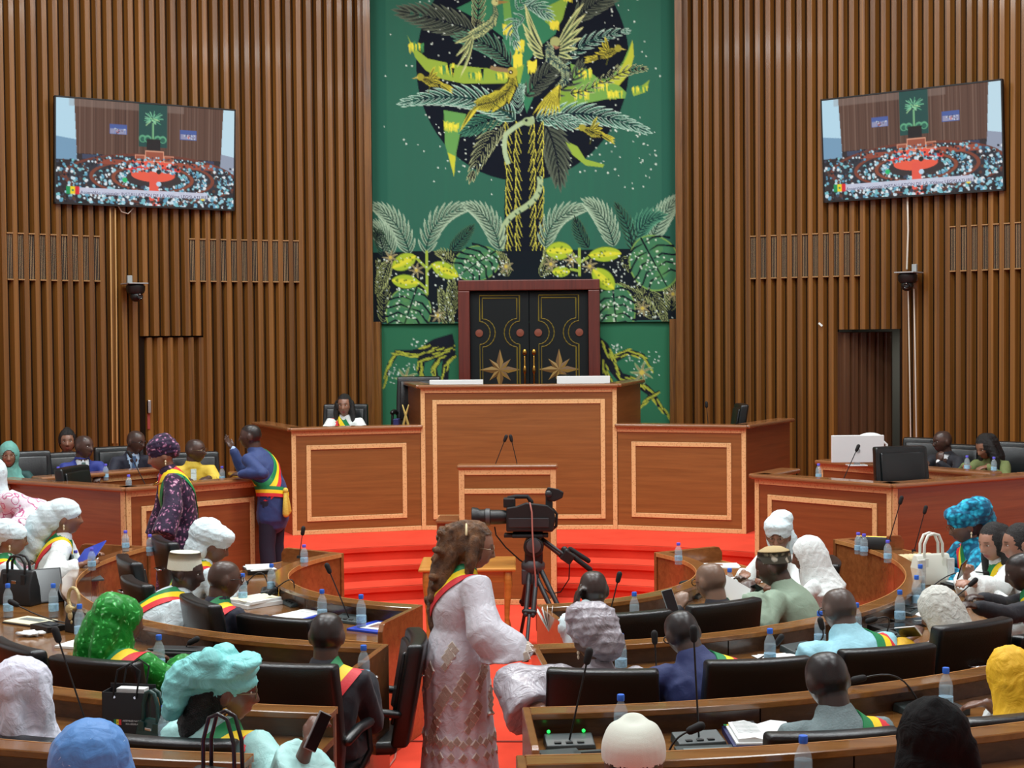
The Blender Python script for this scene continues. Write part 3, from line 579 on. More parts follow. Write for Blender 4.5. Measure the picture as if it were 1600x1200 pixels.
panel_face(pod, (1.125, 5.64), (2.53, 5.2), .42, zW, border=(0, 1, 1, 1), inner=.115, bw=.05)
panel_face(pod, (-1.46, 7.2), (-1.12, 5.68), 1.0, zC, border=(0, 0, 0, 0), inner=0, m=W_PANEL2)
panel_face(pod, (1.12, 5.68), (1.46, 7.2), 1.0, zC, border=(0, 0, 0, 0), inner=0, m=W_PANEL2)
panel_face(pod, (-3.2, 6.5), (-2.53, 5.24), .42, zW, border=(0, 0, 0, 0), inner=0, m=W_PANEL2)
panel_face(pod, (2.53, 5.24), (3.2, 6.5), .42, zW, border=(0, 0, 0, 0), inner=0, m=W_PANEL2)
obj('dais_floor', B().prism([(-1.1, 5.7), (1.1, 5.7), (1.42, 7.2), (1.42, 8.0), (-1.42, 8.0), (-1.42, 7.2)], .58, M.Translation((0, 0, .42))), CARPET, pod)
for s in (-1, 1): obj('wing_floor', B().prism([(s*1.2, 5.75), (s*2.48, 5.32), (s*3.0, 6.45), (s*2.4, 7.6), (s*1.5, 7.6)][::s], .34, M.Translation((0, 0, .42))), CARPET, pod)
obj('writing_top', B().box(-1.1, 1.1, 5.72, 6.3, zC-.2, zC-.16), W_DESK, pod, bevel=.01)
for s in (-1, 1): obj('writing_top', B().prism([(s*1.16, 5.72), (s*2.5, 5.32), (s*2.68, 5.72), (s*1.24, 6.15)][::s], .04, M.Translation((0, 0, zW-.2))), W_DESK, pod)
def bench(s, label):
    t = thing('government_bench', label, 'bench'); zt = 1.235
    f = (lambda p, q, **k: panel_face(t, p, q, .0, zt, m=W_PANEL2, **k)) if s > 0 else (lambda p, q, **k: panel_face(t, (-q[0], q[1]), (-p[0], p[1]), .0, zt, m=W_PANEL2, **{**k, 'border': [k['border'][i] for i in (1, 0, 2, 3)]} if 'border' in k else k))
    f((2.37, 3.1), (3.46, 2.1), inner=.1, bw=.048)
    f((3.46, 2.1), (4.92, 3.0), border=(1, 0, 0, 0), inner=0, bw=.06); f((4.95, 3.02), (6.6, 4.0), border=(0, 0, 0, 0), inner=0)
    f((2.75, 3.75), (2.37, 3.14), border=(0, 0, 0, 0), inner=0)
    # desk tops inside
    def poly(pts): return [(s*x, y) for x, y in pts][::s]
    obj('writing_top', B().prism(poly([(2.42, 3.18), (3.46, 2.22), (4.8, 3.05), (4.55, 3.35), (3.5, 2.72), (2.75, 3.55)]), .035, M.Translation((0, 0, 1.16))), W_DESK, t)
    g = (lambda p, q, **k: panel_face(t, p, q, .42, zt, m=W_PANEL2, **k)) if s > 0 else (lambda p, q, **k: panel_face(t, (-q[0], q[1]), (-p[0], p[1]), .42, zt, m=W_PANEL2, **{**k, 'border': [k['border'][i] for i in (1, 0, 2, 3)]} if 'border' in k else k))
    e = .62 if s < 0 else 0
    a = V((3.25+e*.56, 4.72-e*.68)); b_ = V((4.82, 2.95)) + V((-.18, .22))
    g((a.x, a.y), (b_.x, b_.y), border=(1, 0, 1, 0), inner=0, bw=.06)
    obj('writing_top', B().prism(poly([(a.x+.05, a.y+.05), (b_.x+.05, b_.y+.05), (b_.x+.5, b_.y+.4), (a.x+.45, a.y+.4)]), .035, M.Translation((0, 0, 1.16))), W_DESK, t)
    return t
bench(-1, 'angled mahogany bench with inlaid end where the woman in purple stands'); bench(1, 'angled mahogany bench with inlaid front carrying the white monitor')
lec = thing('lectern', 'upright wooden lectern with pale inlay bands before the podium', 'lectern')
lx0, lx1, ly = -.50, .45, 3.2
panel_face(lec, (lx0, ly), (lx1, ly), 0, 1.33, inner=0, bw=.055, border=(1, 1, 1, 1), over=.03)
obj('inlay_strip', B().box(lx0+.055, lx1-.055, ly-.012, ly, 1.09, 1.14), W_INLAY, lec, bevel=.004)
for x in (lx0, lx1-.04): obj('side_panel', B().box(x, x+.04, ly+.04, ly+.42, 0, 1.3), W_PANEL2, lec, bevel=.006)
obj('reading_board', B().box(lx0+.04, lx1-.04, ly+.05, ly+.42, 1.26, 1.29), W_DESK, lec, bevel=.005)
cab = thing('side_cabinet', 'low brown cabinet against the side of the lectern', 'cabinet', (-.62, 3.42, 0))
obj('carcass', B().box(-.1, .1, -.22, .2, 0, .80), W_PANEL2, cab, bevel=.006); obj('top', B().box(-.11, .11, -.24, .21, .80, .83), W_RAIL, cab, bevel=.006)
# side table on cabriole legs
q0, q1 = P(651, 888, 12.1), P(804, 887, 12.1); tz = .72
tb = thing('side_table', 'small golden wooden table with curved legs standing before the lectern', 'table', ((q0.x+q1.x)/2, q0.y+.33, 0), YAW)
w2 = (q1-q0).length/2
obj('tabletop', B().box(-w2, w2, -.34, .34, tz-.03, tz), W_TABLE, tb, bevel=.012)
for x0, x1, y0, y1 in ((-w2+.06, w2-.06, -.3, -.28), (-w2+.06, w2-.06, .28, .3), (-w2+.06, -w2+.08, -.3, .3), (w2-.08, w2-.06, -.3, .3)): obj('apron', B().box(x0, x1, y0, y1, tz-.12, tz-.03), W_TABLE, tb, bevel=.004)
for sx in (-1, 1):
    for sy in (-1, 1):
        x, y = sx*(w2-.07), sy*.29
        obj('leg', B().tube([(x+sx*.03, y+sy*.03, .012), (x+sx*.015, y+sy*.015, .05), (x-sx*.01, y-sy*.01, .2), (x-sx*.006, y-sy*.006, .4), (x+sx*.004, y+sy*.004, tz-.14), (x, y, tz-.04)], [.03, .024, .019, .024, .034, .036], n=8), W_TABLE, tb, smooth=True)
# ------------------------------------------------------------------ curved desk rows
RINGS = {1: (1.6, .0, .85), 2: (3.1, .055, .905), 3: (4.65, .10, .945), 4: (5.9, .24, 1.085)}
def desk_row(k, a0, a1, label, end0=True, end1=True):
    Rk, h, zl = RINGS[k]; dz = .12; t = thing('desk_row', label, 'desk'); n = max(6, int(abs(a1-a0)/2.5)); lo, hi = min(a0, a1), max(a0, a1)
    m = max(1, round((hi-lo)*pi/180*Rk/1.15)); st = (hi-lo)/m
    for i in range(m):
        g = .004/Rk*180/pi; obj('screen_panel', ring(B(), Rk-.052, Rk-.022, h, zl-.03, lo+i*st+g, lo+(i+1)*st-g, max(3, n//m)), W_SCREEN, t, smooth=True, auto=30)
        obj('backboard', ring(B(), Rk-.018, Rk+.004, zl-.26, zl-.03, lo+i*st+g, lo+(i+1)*st-g, max(3, n//m)), W_DARK, t, smooth=True, auto=30)
    obj('ledge', ring(B(), Rk-.06, Rk+.05, zl-.03, zl, lo, hi, n), W_DESK, t, smooth=True, auto=30, bevel=.004, seg=1)
    obj('edge_trim', ring(B(), Rk-.066, Rk-.06, zl-.03, zl+.001, lo, hi, n), W_EDGE, t, smooth=True, auto=30)
    obj('writing_surface', ring(B(), Rk+.006, Rk+.60, zl-dz-.03, zl-dz, lo, hi, n), W_DESK, t, smooth=True, auto=30)
    obj('edge_trim', ring(B(), Rk+.60, Rk+.612, zl-dz-.035, zl-dz+.003, lo, hi, n), W_EDGE, t, smooth=True, auto=30)
    for a, on in ((lo, end0), (hi, end1)):
        if not on: continue
        s = 1 if a == hi else -1; c = pol(1, a); T = M.Rotation(R(a)-pi/2, 4, 'Z')   # local x runs outwards along the radius
        b = B().prism([(Rk-.064, h), (Rk+.62, h), (Rk+.62, zl-.05), (Rk+.59, zl-.006), (Rk+.56, zl+.002), (Rk-.064, zl+.002)], .034, T @ M.Rotation(pi/2, 4, 'X') @ M.Translation((0, 0, -.034 if s > 0 else 0)))
        obj('end_panel', b, W_SCREEN, t, bevel=.004, seg=1)
    return t
def aisle(k, x): return math.degrees(math.asin(x/RINGS[k][0]))
desk_row(1, -aisle(1, .43), -123, 'innermost curved desk where the man in the white robe and cap sits')
desk_row(1, aisle(1, .42), 123, 'innermost curved desk where the man with the phone at his ear sits')
desk_row(2, -aisle(2, .46), -107, 'long curved desk with the black handbag, behind the white-robed men', True, True)
desk_row(2, aisle(2, .42), 113, 'long curved desk carrying the white handbag, ending beside the woman standing in the aisle')
desk_row(3, -aisle(3, .46), -84, 'curved desk with the black gift bag standing on it', True, False)
desk_row(3, aisle(3, .42), 84, 'curved desk where the man in the grey suit reads an open book', True, False)
desk_row(4, -aisle(4, .57), -76, 'curved desk the woman in the blue headscarf sits at', True, False)
desk_row(4, aisle(4, .44), 76, 'curved desk the person in the cream felt hat sits at', True, False)
# ------------------------------------------------------------------ armchairs
def make_chair():
    t = thing('office_armchair', 'black leather armchair', 'chair')      # facing +y, back top at 1.03
    b = B(); W2 = .27
    rows = []
    def slab(zs, y0f, y1f, w2f, nx=8):
        vs = []; fs = []
        for z in zs:
            for k in range(nx+1):
                u = -1+2*k/nx; x = u*w2f(z); cv = .03*u*u
                vs.append((x, y0f(z)+cv, z))
            for k in range(nx+1):
                u = 1-2*k/nx; x = u*w2f(z); cv = .03*u*u
                vs.append((x, y1f(z)+cv, z))
        m = 2*(nx+1)
        for i in range(len(zs)-1):
            for k in range(m): fs.append((i*m+k, i*m+(k+1) % m, (i+1)*m+(k+1) % m, (i+1)*m+k))
        fs += [tuple(range(m))[::-1], tuple((len(zs)-1)*m+k for k in range(m))]
        return vs, fs
    lean = lambda z: -.235-(z-.45)*.16
    w = lambda z: .25 if z < .5 else (.275 if z < .97 else .268)
    v, f = slab([.42, .6, .8, .97, 1.03], lambda z: lean(z)-.05, lambda z: lean(z)+.045, w); obj('backrest', B().add(v, f), LEATHER, t, smooth=True, bevel=.022, seg=3, auto=70)
    v, f = slab([.55, .78, .79, .98], lambda z: lean(z)+.03, lambda z: lean(z)+.062, lambda z: .225); obj('back_cushion', B().add(v, f), LEATHER, t, smooth=True, bevel=.014, auto=70)
    obj('seat', B().box(-.25, .25, -.2, .26, .38, .46), LEATHER, t, smooth=True, bevel=.03, seg=3, auto=70)
    obj('pull_handle', B().tube([(-.06, -.345, .80), (-.05, -.372, .803), (.05, -.372, .803), (.06, -.345, .80)], .007, n=6), CHROME, t, smooth=True)
    for s in (-1, 1):
        a = obj('armrest', B().tube([(s*.275, -.2, .63), (s*.285, -.05, .655), (s*.285, .12, .645)], [(.03, .025)]*3, n=8, ref=(1, 0, 0)), LEATHER, t, smooth=True)
        obj('arm_support', B().tube([(s*.285, .1, .63), (s*.29, .12, .5), (s*.25, .05, .40)], .016, n=6), PLASTIC, a, smooth=True)
    obj('gas_lift', B().tube([(0, .02, .1), (0, .02, .38)], .028, n=8, cap=False), PLASTIC, t, smooth=True)
    for k in range(5):
        an = 2*pi*k/5; l = obj('base_leg', B().tube([(0, .02, .11), (.27*cos(an), .02+.27*sin(an), .075)], [.026, .018], n=6), PLASTIC, t, smooth=True)
        obj('castor', B().ell((.27*cos(an), .02+.27*sin(an), .034), (.026, .026, .034), n=8, m=6), RUBBER, l, smooth=True)
    return t
CHAIR = make_chair(); CH_FIRST = [True]
def chair(px, py, rad, floor, face, label, far=False, d=None):
    """back top centre seen at px,py; rad = distance of the back from the hall's centre; face = heading (0 = away from the gallery, clockwise) or None = to the centre"""
    p = P(px, py, d) if d else Pr(px, py, rad, far); ztop = p.z-floor; sc = max(.86, min(1.12, ztop/1.03))
    if face is None: face = math.degrees(atan2(-p.x, -p.y))
    o = CHAIR if CH_FIRST[0] else dup(CHAIR); CH_FIRST[0] = False; o['label'] = label; o['group'] = 'black leather armchairs'
    f = V((sin(R(face)), cos(R(face)), 0)); q = p+f*(.235+.58*.16)*1.0
    o.location = (q.x, q.y, floor); o.rotation_euler = (0, 0, -R(face)); o.scale = (1, 1, sc); return o
for a in [
 (252, 842, 2.62, .0, 60, 'black armchair beneath the resting hand of the woman in purple', True),
 (196, 872, 2.62, .0, 62, 'empty black armchair seen edge-on between the curved desk and the capped man', True),
 (425, 964, 2.75, .0, None, 'empty black armchair at the innermost desk by the blue folder'),
 (18, 1006, 4.3, .055, 45, 'black armchair cut off by the frame behind the sheaf of documents'),
 (143, 1030, 4.3, .055, 20, 'black armchair of the woman in the sparkling green headscarf'),
 (440, 1037, 4.3, .055, None, 'black armchair behind the man in the dark suit with a sash, near the aisle'),
 (40, 1152, 5.72, .10, 18, 'black armchair behind the draped white headscarf'),
 (262, 1154, 5.72, .10, 10, 'black armchair of the woman in the turquoise headwrap'),
 (985, 957, 2.80, .0, None, 'black armchair of the man telephoning'),
 (1136, 940, 2.80, .0, None, 'black armchair of the balding man in spectacles'),
 (1262, 900, 2.80, .0, -75, 'black armchair with a chrome pull behind the man in the patterned cap', True),
 (1304, 874, 2.6, .0, -85, 'black armchair behind the woman in the plain white headscarf', True),
 (941, 1046, 4.25, .055, 3, 'black armchair of the woman in the silver headwrap'),
 (1188, 1030, 4.3, .055, -12, 'empty black armchair behind the bowed man in blue'),
 (1391, 1011, 4.3, .055, -20, 'black armchair of the man in the pale blue shirt'),
 (1526, 972, 4.3, .055, -32, 'black armchair with a brass pull beside the woman in the cream headscarf'),
 (1640, 985, 4.4, .055, -40, 'black armchair of the man in the dark suit by the picture edge'),
 (1305, 1143, 5.72, .10, -10, 'black armchair behind the man in the grey suit'),
 (1600, 1116, 5.72, .10, -22, 'black armchair behind the woman in the yellow headscarf')]:
    chair(*a[:6], far=len(a) > 6)
for px, py, d, fl, face, lb in [
 (655, 993, 8.2, .0, 263, 'black armchair turned side-on at the carpeted aisle beside the end of the desk'), (62, 858, 12.0, .055, 72, 'black armchair of the woman reading from the blue folder'), (208, 906, 9.8, 0, 58, 'black armchair of the man in the white robe and cap'), (306, 936, 9.0, 0, 56, 'black armchair of the shaven man in navy at the innermost desk'),
 (35, 705, 14.95, .42, 150, 'black armchair of the woman in the teal headscarf'), (86, 707, 15.6, .42, 145, 'black armchair of the man in the royal blue suit'), (184, 697, 16.15, .42, 148, 'black armchair of the man in the navy suit and tie'),
 (108, 729, 14.3, .42, 100, 'empty black armchair behind the front ledge of the bench, near the woman in purple'), (300, 706, 15.4, .42, 155, 'black armchair of the man in the yellow tunic'),
 (1403, 697, 14.25, .42, 165, 'empty black armchair with a wide back before the white monitor'), (1450, 684, 16.5, .42, 215, 'black armchair behind the man resting his chin on his hand'), (1500, 694, 16.3, .42, 215, 'black armchair between the man in spectacles and the long-haired woman'),
 (1585, 690, 15.9, .42, 215, 'black armchair behind the woman in the olive top'),
 (541, 631, 17.85, .76, 180, 'black armchair of the woman presiding in white on the podium wing'), (1162, 631, 17.4, .76, 268, 'empty black armchair on the podium wing, turned side-on'),
 (655, 588, 18.3, 1.0, 180, 'dark armchair behind the podium at the end of the low white screen'), (884, 570, 18.2, 1.0, 262, 'dark armchair before the double door, behind the low white monitor')]:
    chair(px, py, None, fl, face, lb, d=d)
# ------------------------------------------------------------------ people
def gauss(d2): return np.exp(-d2)
def head_mesh(b, T, hs=1.0, wide=1.0, jaw=1.0):
    """sculpted head (face towards local +y, about 23 cm high) added to b"""
    bm = bmesh.new(); bmesh.ops.create_icosphere(bm, subdivisions=5, radius=1); bm.verts.ensure_lookup_table()
    n = np.array([v.co[:] for v in bm.verts]); f = [[v.index for v in fc.verts] for fc in bm.faces]; bm.free()
    s_ = np.sqrt(n[:, 0]**2+n[:, 1]**2)+1e-9; k_ = np.where(n[:, 2] > 0, np.clip(1-np.abs(n[:, 2])**2.6, 0, 1)**(1/2.6)/s_, 1); n = n*np.stack([k_, k_, np.ones_like(k_)], 1)
    x, y, z = n[:, 0]*.079*wide, n[:, 1]*.099, n[:, 2]*np.where(n[:, 2] > 0, .108, .118)
    low = np.clip(-z/.118, 0, 1); fr = np.clip(n[:, 1], 0, 1)
    x = x*(1-.34*low**1.4*jaw); y = y*(1-.12*low) + .012*low*fr - .026*low**2*np.clip(-n[:, 1], 0, 1)*-1
    y = np.where(y < 0, y*(1-.35*low**1.2), y)
    y = np.where(y > 0, y*(1-.10*np.clip(z/.118, 0, 1)**2), y)
    # features on the front
    fm = (n[:, 1] > .1)*1.0
    ax = np.abs(x)
    nose = gauss((x/.0135)**2)*np.clip((.018-z)/.05, 0, 1)*np.clip((z+.046)/.012, 0, 1)*.026+gauss((ax-.013)**2/.008**2+(z+.034)**2/.009**2)*.010
    brow = gauss((ax-.028)**2/.022**2+(z-.024)**2/.007**2)*.005
    eye = -gauss((ax-.031)**2/.014**2+(z-.008)**2/.010**2)*.011
    lips = gauss((x/.023)**2+((z+.061)/.006)**2)*.010+gauss((x/.021)**2+((z+.073)/.006)**2)*.010-gauss((x/.024)**2+((z+.067)/.002)**2)*.004
    chin = gauss((x/.024)**2+((z+.100)/.012)**2)*.009
    cheek = gauss((ax-.045)**2/.016**2+(z+.018)**2/.018**2)*.004
    y = y+(nose+brow+eye+lips+chin+cheek)*fm
    vs = [T @ (V(p)*hs) for p in np.stack([x, y, z], 1)]; b.add(vs, f)
    for s in (-1, 1):
        E = T @ M.Translation(V((s*.078*wide, -.012, -.006))*hs) @ M.Rotation(s*R(-22), 4, 'Z') @ M.Rotation(R(-8), 4, 'X')
        b.ell(E @ V((0, 0, 0)), (.012*hs, .021*hs, .036*hs), T=E.to_3x3(), n=10, m=8)
def hand(b, wr, d, nrm, side, curl=.5, s=1.0, spread=1.0, thumb_in=.5):
    """palm, four fingers and a thumb. wr wrist, d pointing along the hand, nrm out of the back of the hand"""
    d = d.normalized(); nrm = (nrm-d*nrm.dot(d)).normalized(); sd = nrm.cross(d)*side      # sd towards the thumb
    pc = wr+d*.05*s; Tm = M((sd, d, nrm)).transposed()
    b.ell(pc, (.041*s, .056*s, .018*s), T=Tm, n=12, m=8)
    for k, (off, ln) in enumerate(((.030, .068), (.0105, .076), (-.009, .071), (-.028, .056))):
        p = wr+d*(.088-.006*abs(k-1.2))*s+sd*off*s; dd = (d+sd*(.10*(1.2-k))*spread).normalized(); pts = [p-dd*.03*s, p]; a = 0; l = ln*s
        for j, fr_ in enumerate((.45, .32, .23)):
            a += curl*(.55, .8, .6)[j]; q = (dd*cos(a)-nrm*sin(a)); pts.append(pts[-1]+q*l*fr_)
        b.tube(pts, [.0105*s, .0102*s, .0095*s, .0085*s, .0072*s], n=8)
    p = wr+d*.022*s+sd*.026*s; t1 = (d*.7+sd*(.85-.4*thumb_in)-nrm*.35*thumb_in).normalized(); t2 = (d*.95+sd*(.3-.6*thumb_in)-nrm*.3*thumb_in).normalized()
    b.tube([p, p+t1*.038*s, p+t1*.038*s+t2*.034*s, p+t1*.038*s+t2*.056*s], [.015*s, .0125*s, .0115*s, .009*s], n=8)
def ik(S_, T_, l1, l2, hint):
    d = T_-S_; L = min(d.length, (l1+l2)*.985); d = d.normalized(); T_ = S_+d*L
    a = (l1*l1-l2*l2+L*L)/(2*L); h = sqrt(max(0, l1*l1-a*a)); hn = hint-d*hint.dot(d); hn = hn.normalized() if hn.length > 1e-5 else V((0, 0, -1))
    return S_+d*a+hn*h, T_
def fold(co, amp, fr=30, seed=0, dirn=(0, 0, 1)):
    """cloth creases: ridged waves with warped fronts"""
    r = np.random.RandomState(seed); s = np.zeros(len(co))
    for k in range(4):
        a = r.normal(size=3); a /= np.linalg.norm(a); a = a*(1-.0)+np.array(dirn)*.4; w_ = r.normal(size=3)*9
        s += (1-np.abs(np.sin(co@(a*fr*(1+.5*k))+1.6*np.sin(co@w_+k))))**2/(1+.5*k)
    return amp*(s/2-.35)
SASHM = [mat('sash_green', (12, 128, 72), .55, bump=.1, bscale=80), mat('sash_yellow', (246, 214, 30), .55, bump=.1, bscale=80), mat('sash_red', (214, 44, 52), .55, bump=.1, bscale=80)]
SUIT = {}
EYEM = [mat('eye_white', (206, 196, 186), .3), mat('eye_dark', (22, 14, 10), .2)]
GLASS = mat('spectacle_metal', (120, 104, 80), .3, metal=.8); GLASSB = mat('spectacle_black', (14, 14, 16), .3)
HAIRM = mat('black_hair', (16, 13, 12), .5, bump=.6, bscale=220); SKINM = vcol('skin', rough=.36, spec=.5, bump=.06, bscale=240)
PEOPLE = {}
def person(key, label, head, d=None, rad=None, far=False, face=0, floor=0.0, sit=True, hy=0, hp=0, hr=0, lean=.10, side=0.0, skin=(80, 54, 44), hair=None, hair_col=(20, 16, 15), cloth=None, robe=False, sleeve=(.066, .060, .056),
           arms=None, sash=None, sash_w=.148, hs=1.07, female=False, vox=.0092, trousers=None, seat_z=.40, eyes=False, girth=1.0, cuff=None, tie=None, shirt=None, shirt_open=.5, low=True, cvox=.0145, folds=.008, longcoat=False, wide=1.0, glasses=None, earring=None, extra=None, lip=None, hem=None, fill=0, pleat=0, sl_end=.93):
    """head: pixel of the head's centre; the pose is built about it so that the seat or the feet rest on the floor given"""
    hw = P(*head, d) if d else Pr(*head, rad, far)
    hz = hw.z-floor; A = R(face)
    sc = .95 if female else 1.0
    pz = sit if isinstance(sit, float) else .90*sc; sit = sit is True
    pel = V((0, .0, seat_z+.085)) if sit else V((0, 0, pz))
    pitch, yaw, roll = R(hp), R(-hy), R(hr)
    up = V((side*.35, .22*sin(-pitch)+lean*.25, 1)).normalized()
    Hq = M.Rotation(yaw, 4, 'Z') @ M.Rotation(pitch, 4, 'X') @ M.Rotation(roll, 4, 'Y')
    hoff = V((0, .035, .105*hs)) ; neck_l = .115*hs
    # torso length so that the head comes out at its height
    def place(TL):
        nb = pel+V((side*TL, lean*TL*1.6, TL*sqrt(max(.2, 1-min(.8, (lean*1.6)**2*.35)))))
        hc = nb+up*(.026)+(Hq.to_3x3() @ V((0, .030, .118*hs)))
        return nb, hc
    lo, hi = .30, .75
    for _ in range(30):
        m_ = (lo+hi)/2
        if place(m_)[1].z > hz: hi = m_
        else: lo = m_
    TL = (lo+hi)/2; nb, hc = place(TL); PEOPLE[key] = (round(TL, 3), round(hc.z-hz, 3))
    HT = M.Translation(hc) @ Hq
    Rz = M.Rotation(-A, 4, 'Z'); base = hw-(Rz @ hc); base.z = floor
    w_ = girth*(.93 if female else 1.0)
    shl = nb+V((0, -.005, -.062))
    sp = lambda t: pel.lerp(nb, t)+V((0, -.045*sin(pi*t)*(1-lean), 0))
    ab = lambda q: 1-q/TL
    chest = [(0, .170, .125), (.2*ab(.2), .165, .120), (.45*ab(.15), .155, .117), (ab(.20), .170, .124), (ab(.13), .178, .116), (ab(.07), .168, .100), (ab(.03), .120, .084), (1.0, .074, .068)]
    def torso(b, inf=0.0, t0=0):
        pts = [sp(t) for t, _, _ in chest if t >= t0]; rr = [((a*w_+inf), (c_*w_*(1.05 if female and .5 < t < .75 else 1)+inf)) for t, a, c_ in chest if t >= t0]
        b.tube(pts, rr, n=18, ref=(1, 0, 0))
    # arms
    AR = []
    arms = arms or {}
    for s in (1, -1):
        sh = shl+V((s*.172*w_, 0, 0)); tgt, hint, hn, hd, cu = None, V((s*.55, -.35, -.6)), V((0, 0, 1)), None, .6
        aspec = arms.get(s, {})
        tgt = V(aspec.get('t', (s*.13, .36 if sit else .16, (.815 if sit else .78))))
        if aspec.get('w'): tgt = Rz.inverted() @ (V(aspec['w'])-base)
        if 'hint' in aspec: hint = V(aspec['hint'])
        el, wr = ik(sh, tgt, .285*sc, .25*sc, hint); fd = (wr-el).normalized()
        hd = V(aspec['hd']) if 'hd' in aspec else (V((fd.x*.6-s*.15, abs(fd.y)+.2, -.12)) if not aspec and sit else fd); hn = V(aspec.get('hn', (s*.25, 0, 1)))
        AR.append((s, sh, el, wr, hd, hn, aspec.get('curl', .6), aspec.get('hand', True)))
    # ---- body: one continuous skin
    b = B(); torso(b, -.012, .2 if low else .4)
    b.tube([nb-V((0, 0, .06)), nb+up*.02, hc-Hq.to_3x3() @ V((0, .028, .055*hs))], [.074, .066*(.86 if female else 1), .062*(.86 if female else 1)], n=14)
    head_mesh(b, HT, hs, wide)
    for s, sh, el, wr, hd, hn, cu, on in AR:
        k = .92 if female else 1
        b.tube([sh+V((-s*.05, 0, -.01)), sh, sh.lerp(el, .5), el], [.05*k, .053*k, .047*k, .040*k], n=10); b.tube([el, el.lerp(wr, .35), wr], [.040*k, .041*k, .027*k], n=10)
        if on: hand(b, wr, hd, hn, s, cu, .98 if not female else .93, thumb_in=arms.get(s, {}).get('ti', .5))
    me = remesh(b, vox, 2, 'person'); co = co_of(me)
    # skin tints by place on the head
    q = np.c_[co, np.ones(len(co))] @ np.array(HT.inverted()).T; q = q[:, :3]/hs; X, Y, Z = q[:, 0], q[:, 1], q[:, 2]
    ctrl = np.tile(np.array(srgb(skin)), (len(co), 1))*(1+.10*np.sin(co@np.array([31., 17., 23.]))[:, None])
    near = (np.abs(X) < .12) & (np.abs(Y) < .16) & (np.abs(Z) < .15)
    def mixc(mask, c_): ctrl[:] = ctrl*(1-mask[:, None])+np.array(srgb(c_))*mask[:, None]
    fr = near & (Y > .05)
    lc = lip or (tuple(int(v) for v in (min(255, skin[0]*1.08+10), skin[1]*.86+4, skin[2]*.88+6)))
    mixc(np.where(fr, gauss((X/.026)**4+((Z+.067)/.013)**4), 0), lc)
    mixc(np.where(fr, .8*gauss(((np.abs(X)-.030)/.017)**4+((Z-.030-.1*(.03-np.abs(X)))/.0045)**4), 0), (16, 12, 10))
    mixc(np.where(fr, .45*gauss(((np.abs(X)-.031)/.018)**2+((Z-.008)/.009)**2), 0), (24, 14, 12))
    if hair in ('short', 'stub'):
        line = .062-.35*np.clip(.06-Y, 0, 1)-.5*np.clip(.0-Y, 0, 1)
        line = np.where(Y > .0, .070-.030*np.clip((.07-Y)/.07, 0, 1)*1, np.where(Y > -.03, .025, -.055))
        mk = np.where(near, np.clip((Z-line)/.012+.5, 0, 1), 0)*np.clip((.095-Y)/.02, 0, 1)
        ear = gauss(((np.abs(X)-.078)/.012)**2+((Y+.012)/.03)**2+((Z+.006)/.035)**2); mk = mk*(1-np.clip(ear*1.6, 0, 1))
        mixc(mk*(.92 if hair == 'short' else .45), hair_col)
    pal = np.zeros(len(co))
    set_col(me, np.clip(ctrl, 0, 1))
    o = obj('person', me, SKINM, smooth=True); tag(o, label, 'person')
    o.location = base; o.rotation_euler = (0, 0, -A)
    part = lambda nm, mesh, m, **k: obj(nm, mesh, m, o, **k)
    # ---- clothes
    ctor = B(); torso(ctor, .012); tb = BVHTree.FromPolygons([V(v) for v in ctor.v], ctor.f)
    cb = B(); torso(cb, .012)
    sl = sleeve
    if not female: cb.tube([nb-V((0, 0, .03)), nb+V((0, -.006, .0)), nb+up*.046+V((0, -.010, 0))], [(.10, .088), (.086, .082), (.075, .075)], n=16, cap=False)
    for s, sh, el, wr, hd, hn, cu, on in AR:
        k = .94 if female else 1; end = el.lerp(wr, sl_end)
        cb.tube([sh+V((-s*.07, 0, .0)), sh+V((s*.0, 0, .004)), sh.lerp(el, .5), el], [.066*k, sl[0]*1.02*k, sl[0]*.95*k, sl[1]*k], n=12)
        if robe: dr = V((0, 0, -max(0, sl[2]-.06)*.8)); cb.tube([sh.lerp(el, .85), el, el.lerp(wr, .5)+dr*.5, end+dr], [sl[1]*.9*k, sl[1]*k, (sl[1]+sl[2])/2*k, sl[2]*k], n=14, cap=False)
        else: cb.tube([el, el.lerp(wr, .5), end], [sl[1]*k, sl[1]*.93*k, sl[2]*.82*k], n=12)
    feet = []
    if sit:
        for s in (1, -1):
            kn = pel+V((s*.12, .42, -.01)); an = V((s*.12, .44, .09))
            if robe: cb.tube([pel+V((s*.08, .05, 0)), kn], [.125, .105], n=12); cb.tube([kn, an+V((0, 0, .02))], [.11, .15], n=12)
            elif trousers is None: cb.tube([pel+V((s*.08, .05, -.01)), pel+V((s*.10, .18, -.01))], [.105, .095], n=12)
            feet.append((s, kn, an))
    else:
        if robe: cb.tube([pel+V((0, 0, .12)), pel+V((0, -.02, -.05)), V((0, 0, .45)), V((0, 0, hem or .06))], robe if isinstance(robe, list) else [(.17*w_, .14*w_), (.20*w_, .19*w_), (.21*w_, .19*w_), (.27*w_, .25*w_)], n=22, ref=(1, 0, 0))
        elif longcoat: cb.tube([pel+V((0, 0, .1)), pel+V((0, 0, -.12)), pel+V((0, 0, -.2))], [(.165, .135), (.185, .15), (.19, .15)], n=20, ref=(1, 0, 0))
        for s in (1, -1): feet.append((s, V((s*.10, .02, .48)), V((s*.11, -.01, .08))))
    cm = remesh(cb, cvox, 3, 'cloth'); c2 = co_of(cm); n2 = no_of(cm)
    fz = fold(c2, folds, 26 if not robe else 20, hash(key) % 99 if False else sum(map(ord, key)) % 97, (.3, .2, .6))
    hd_ = np.linalg.norm(c2-np.array(nb), axis=1); fz = fz*np.clip((hd_-.06)/.1, 0, 1); 
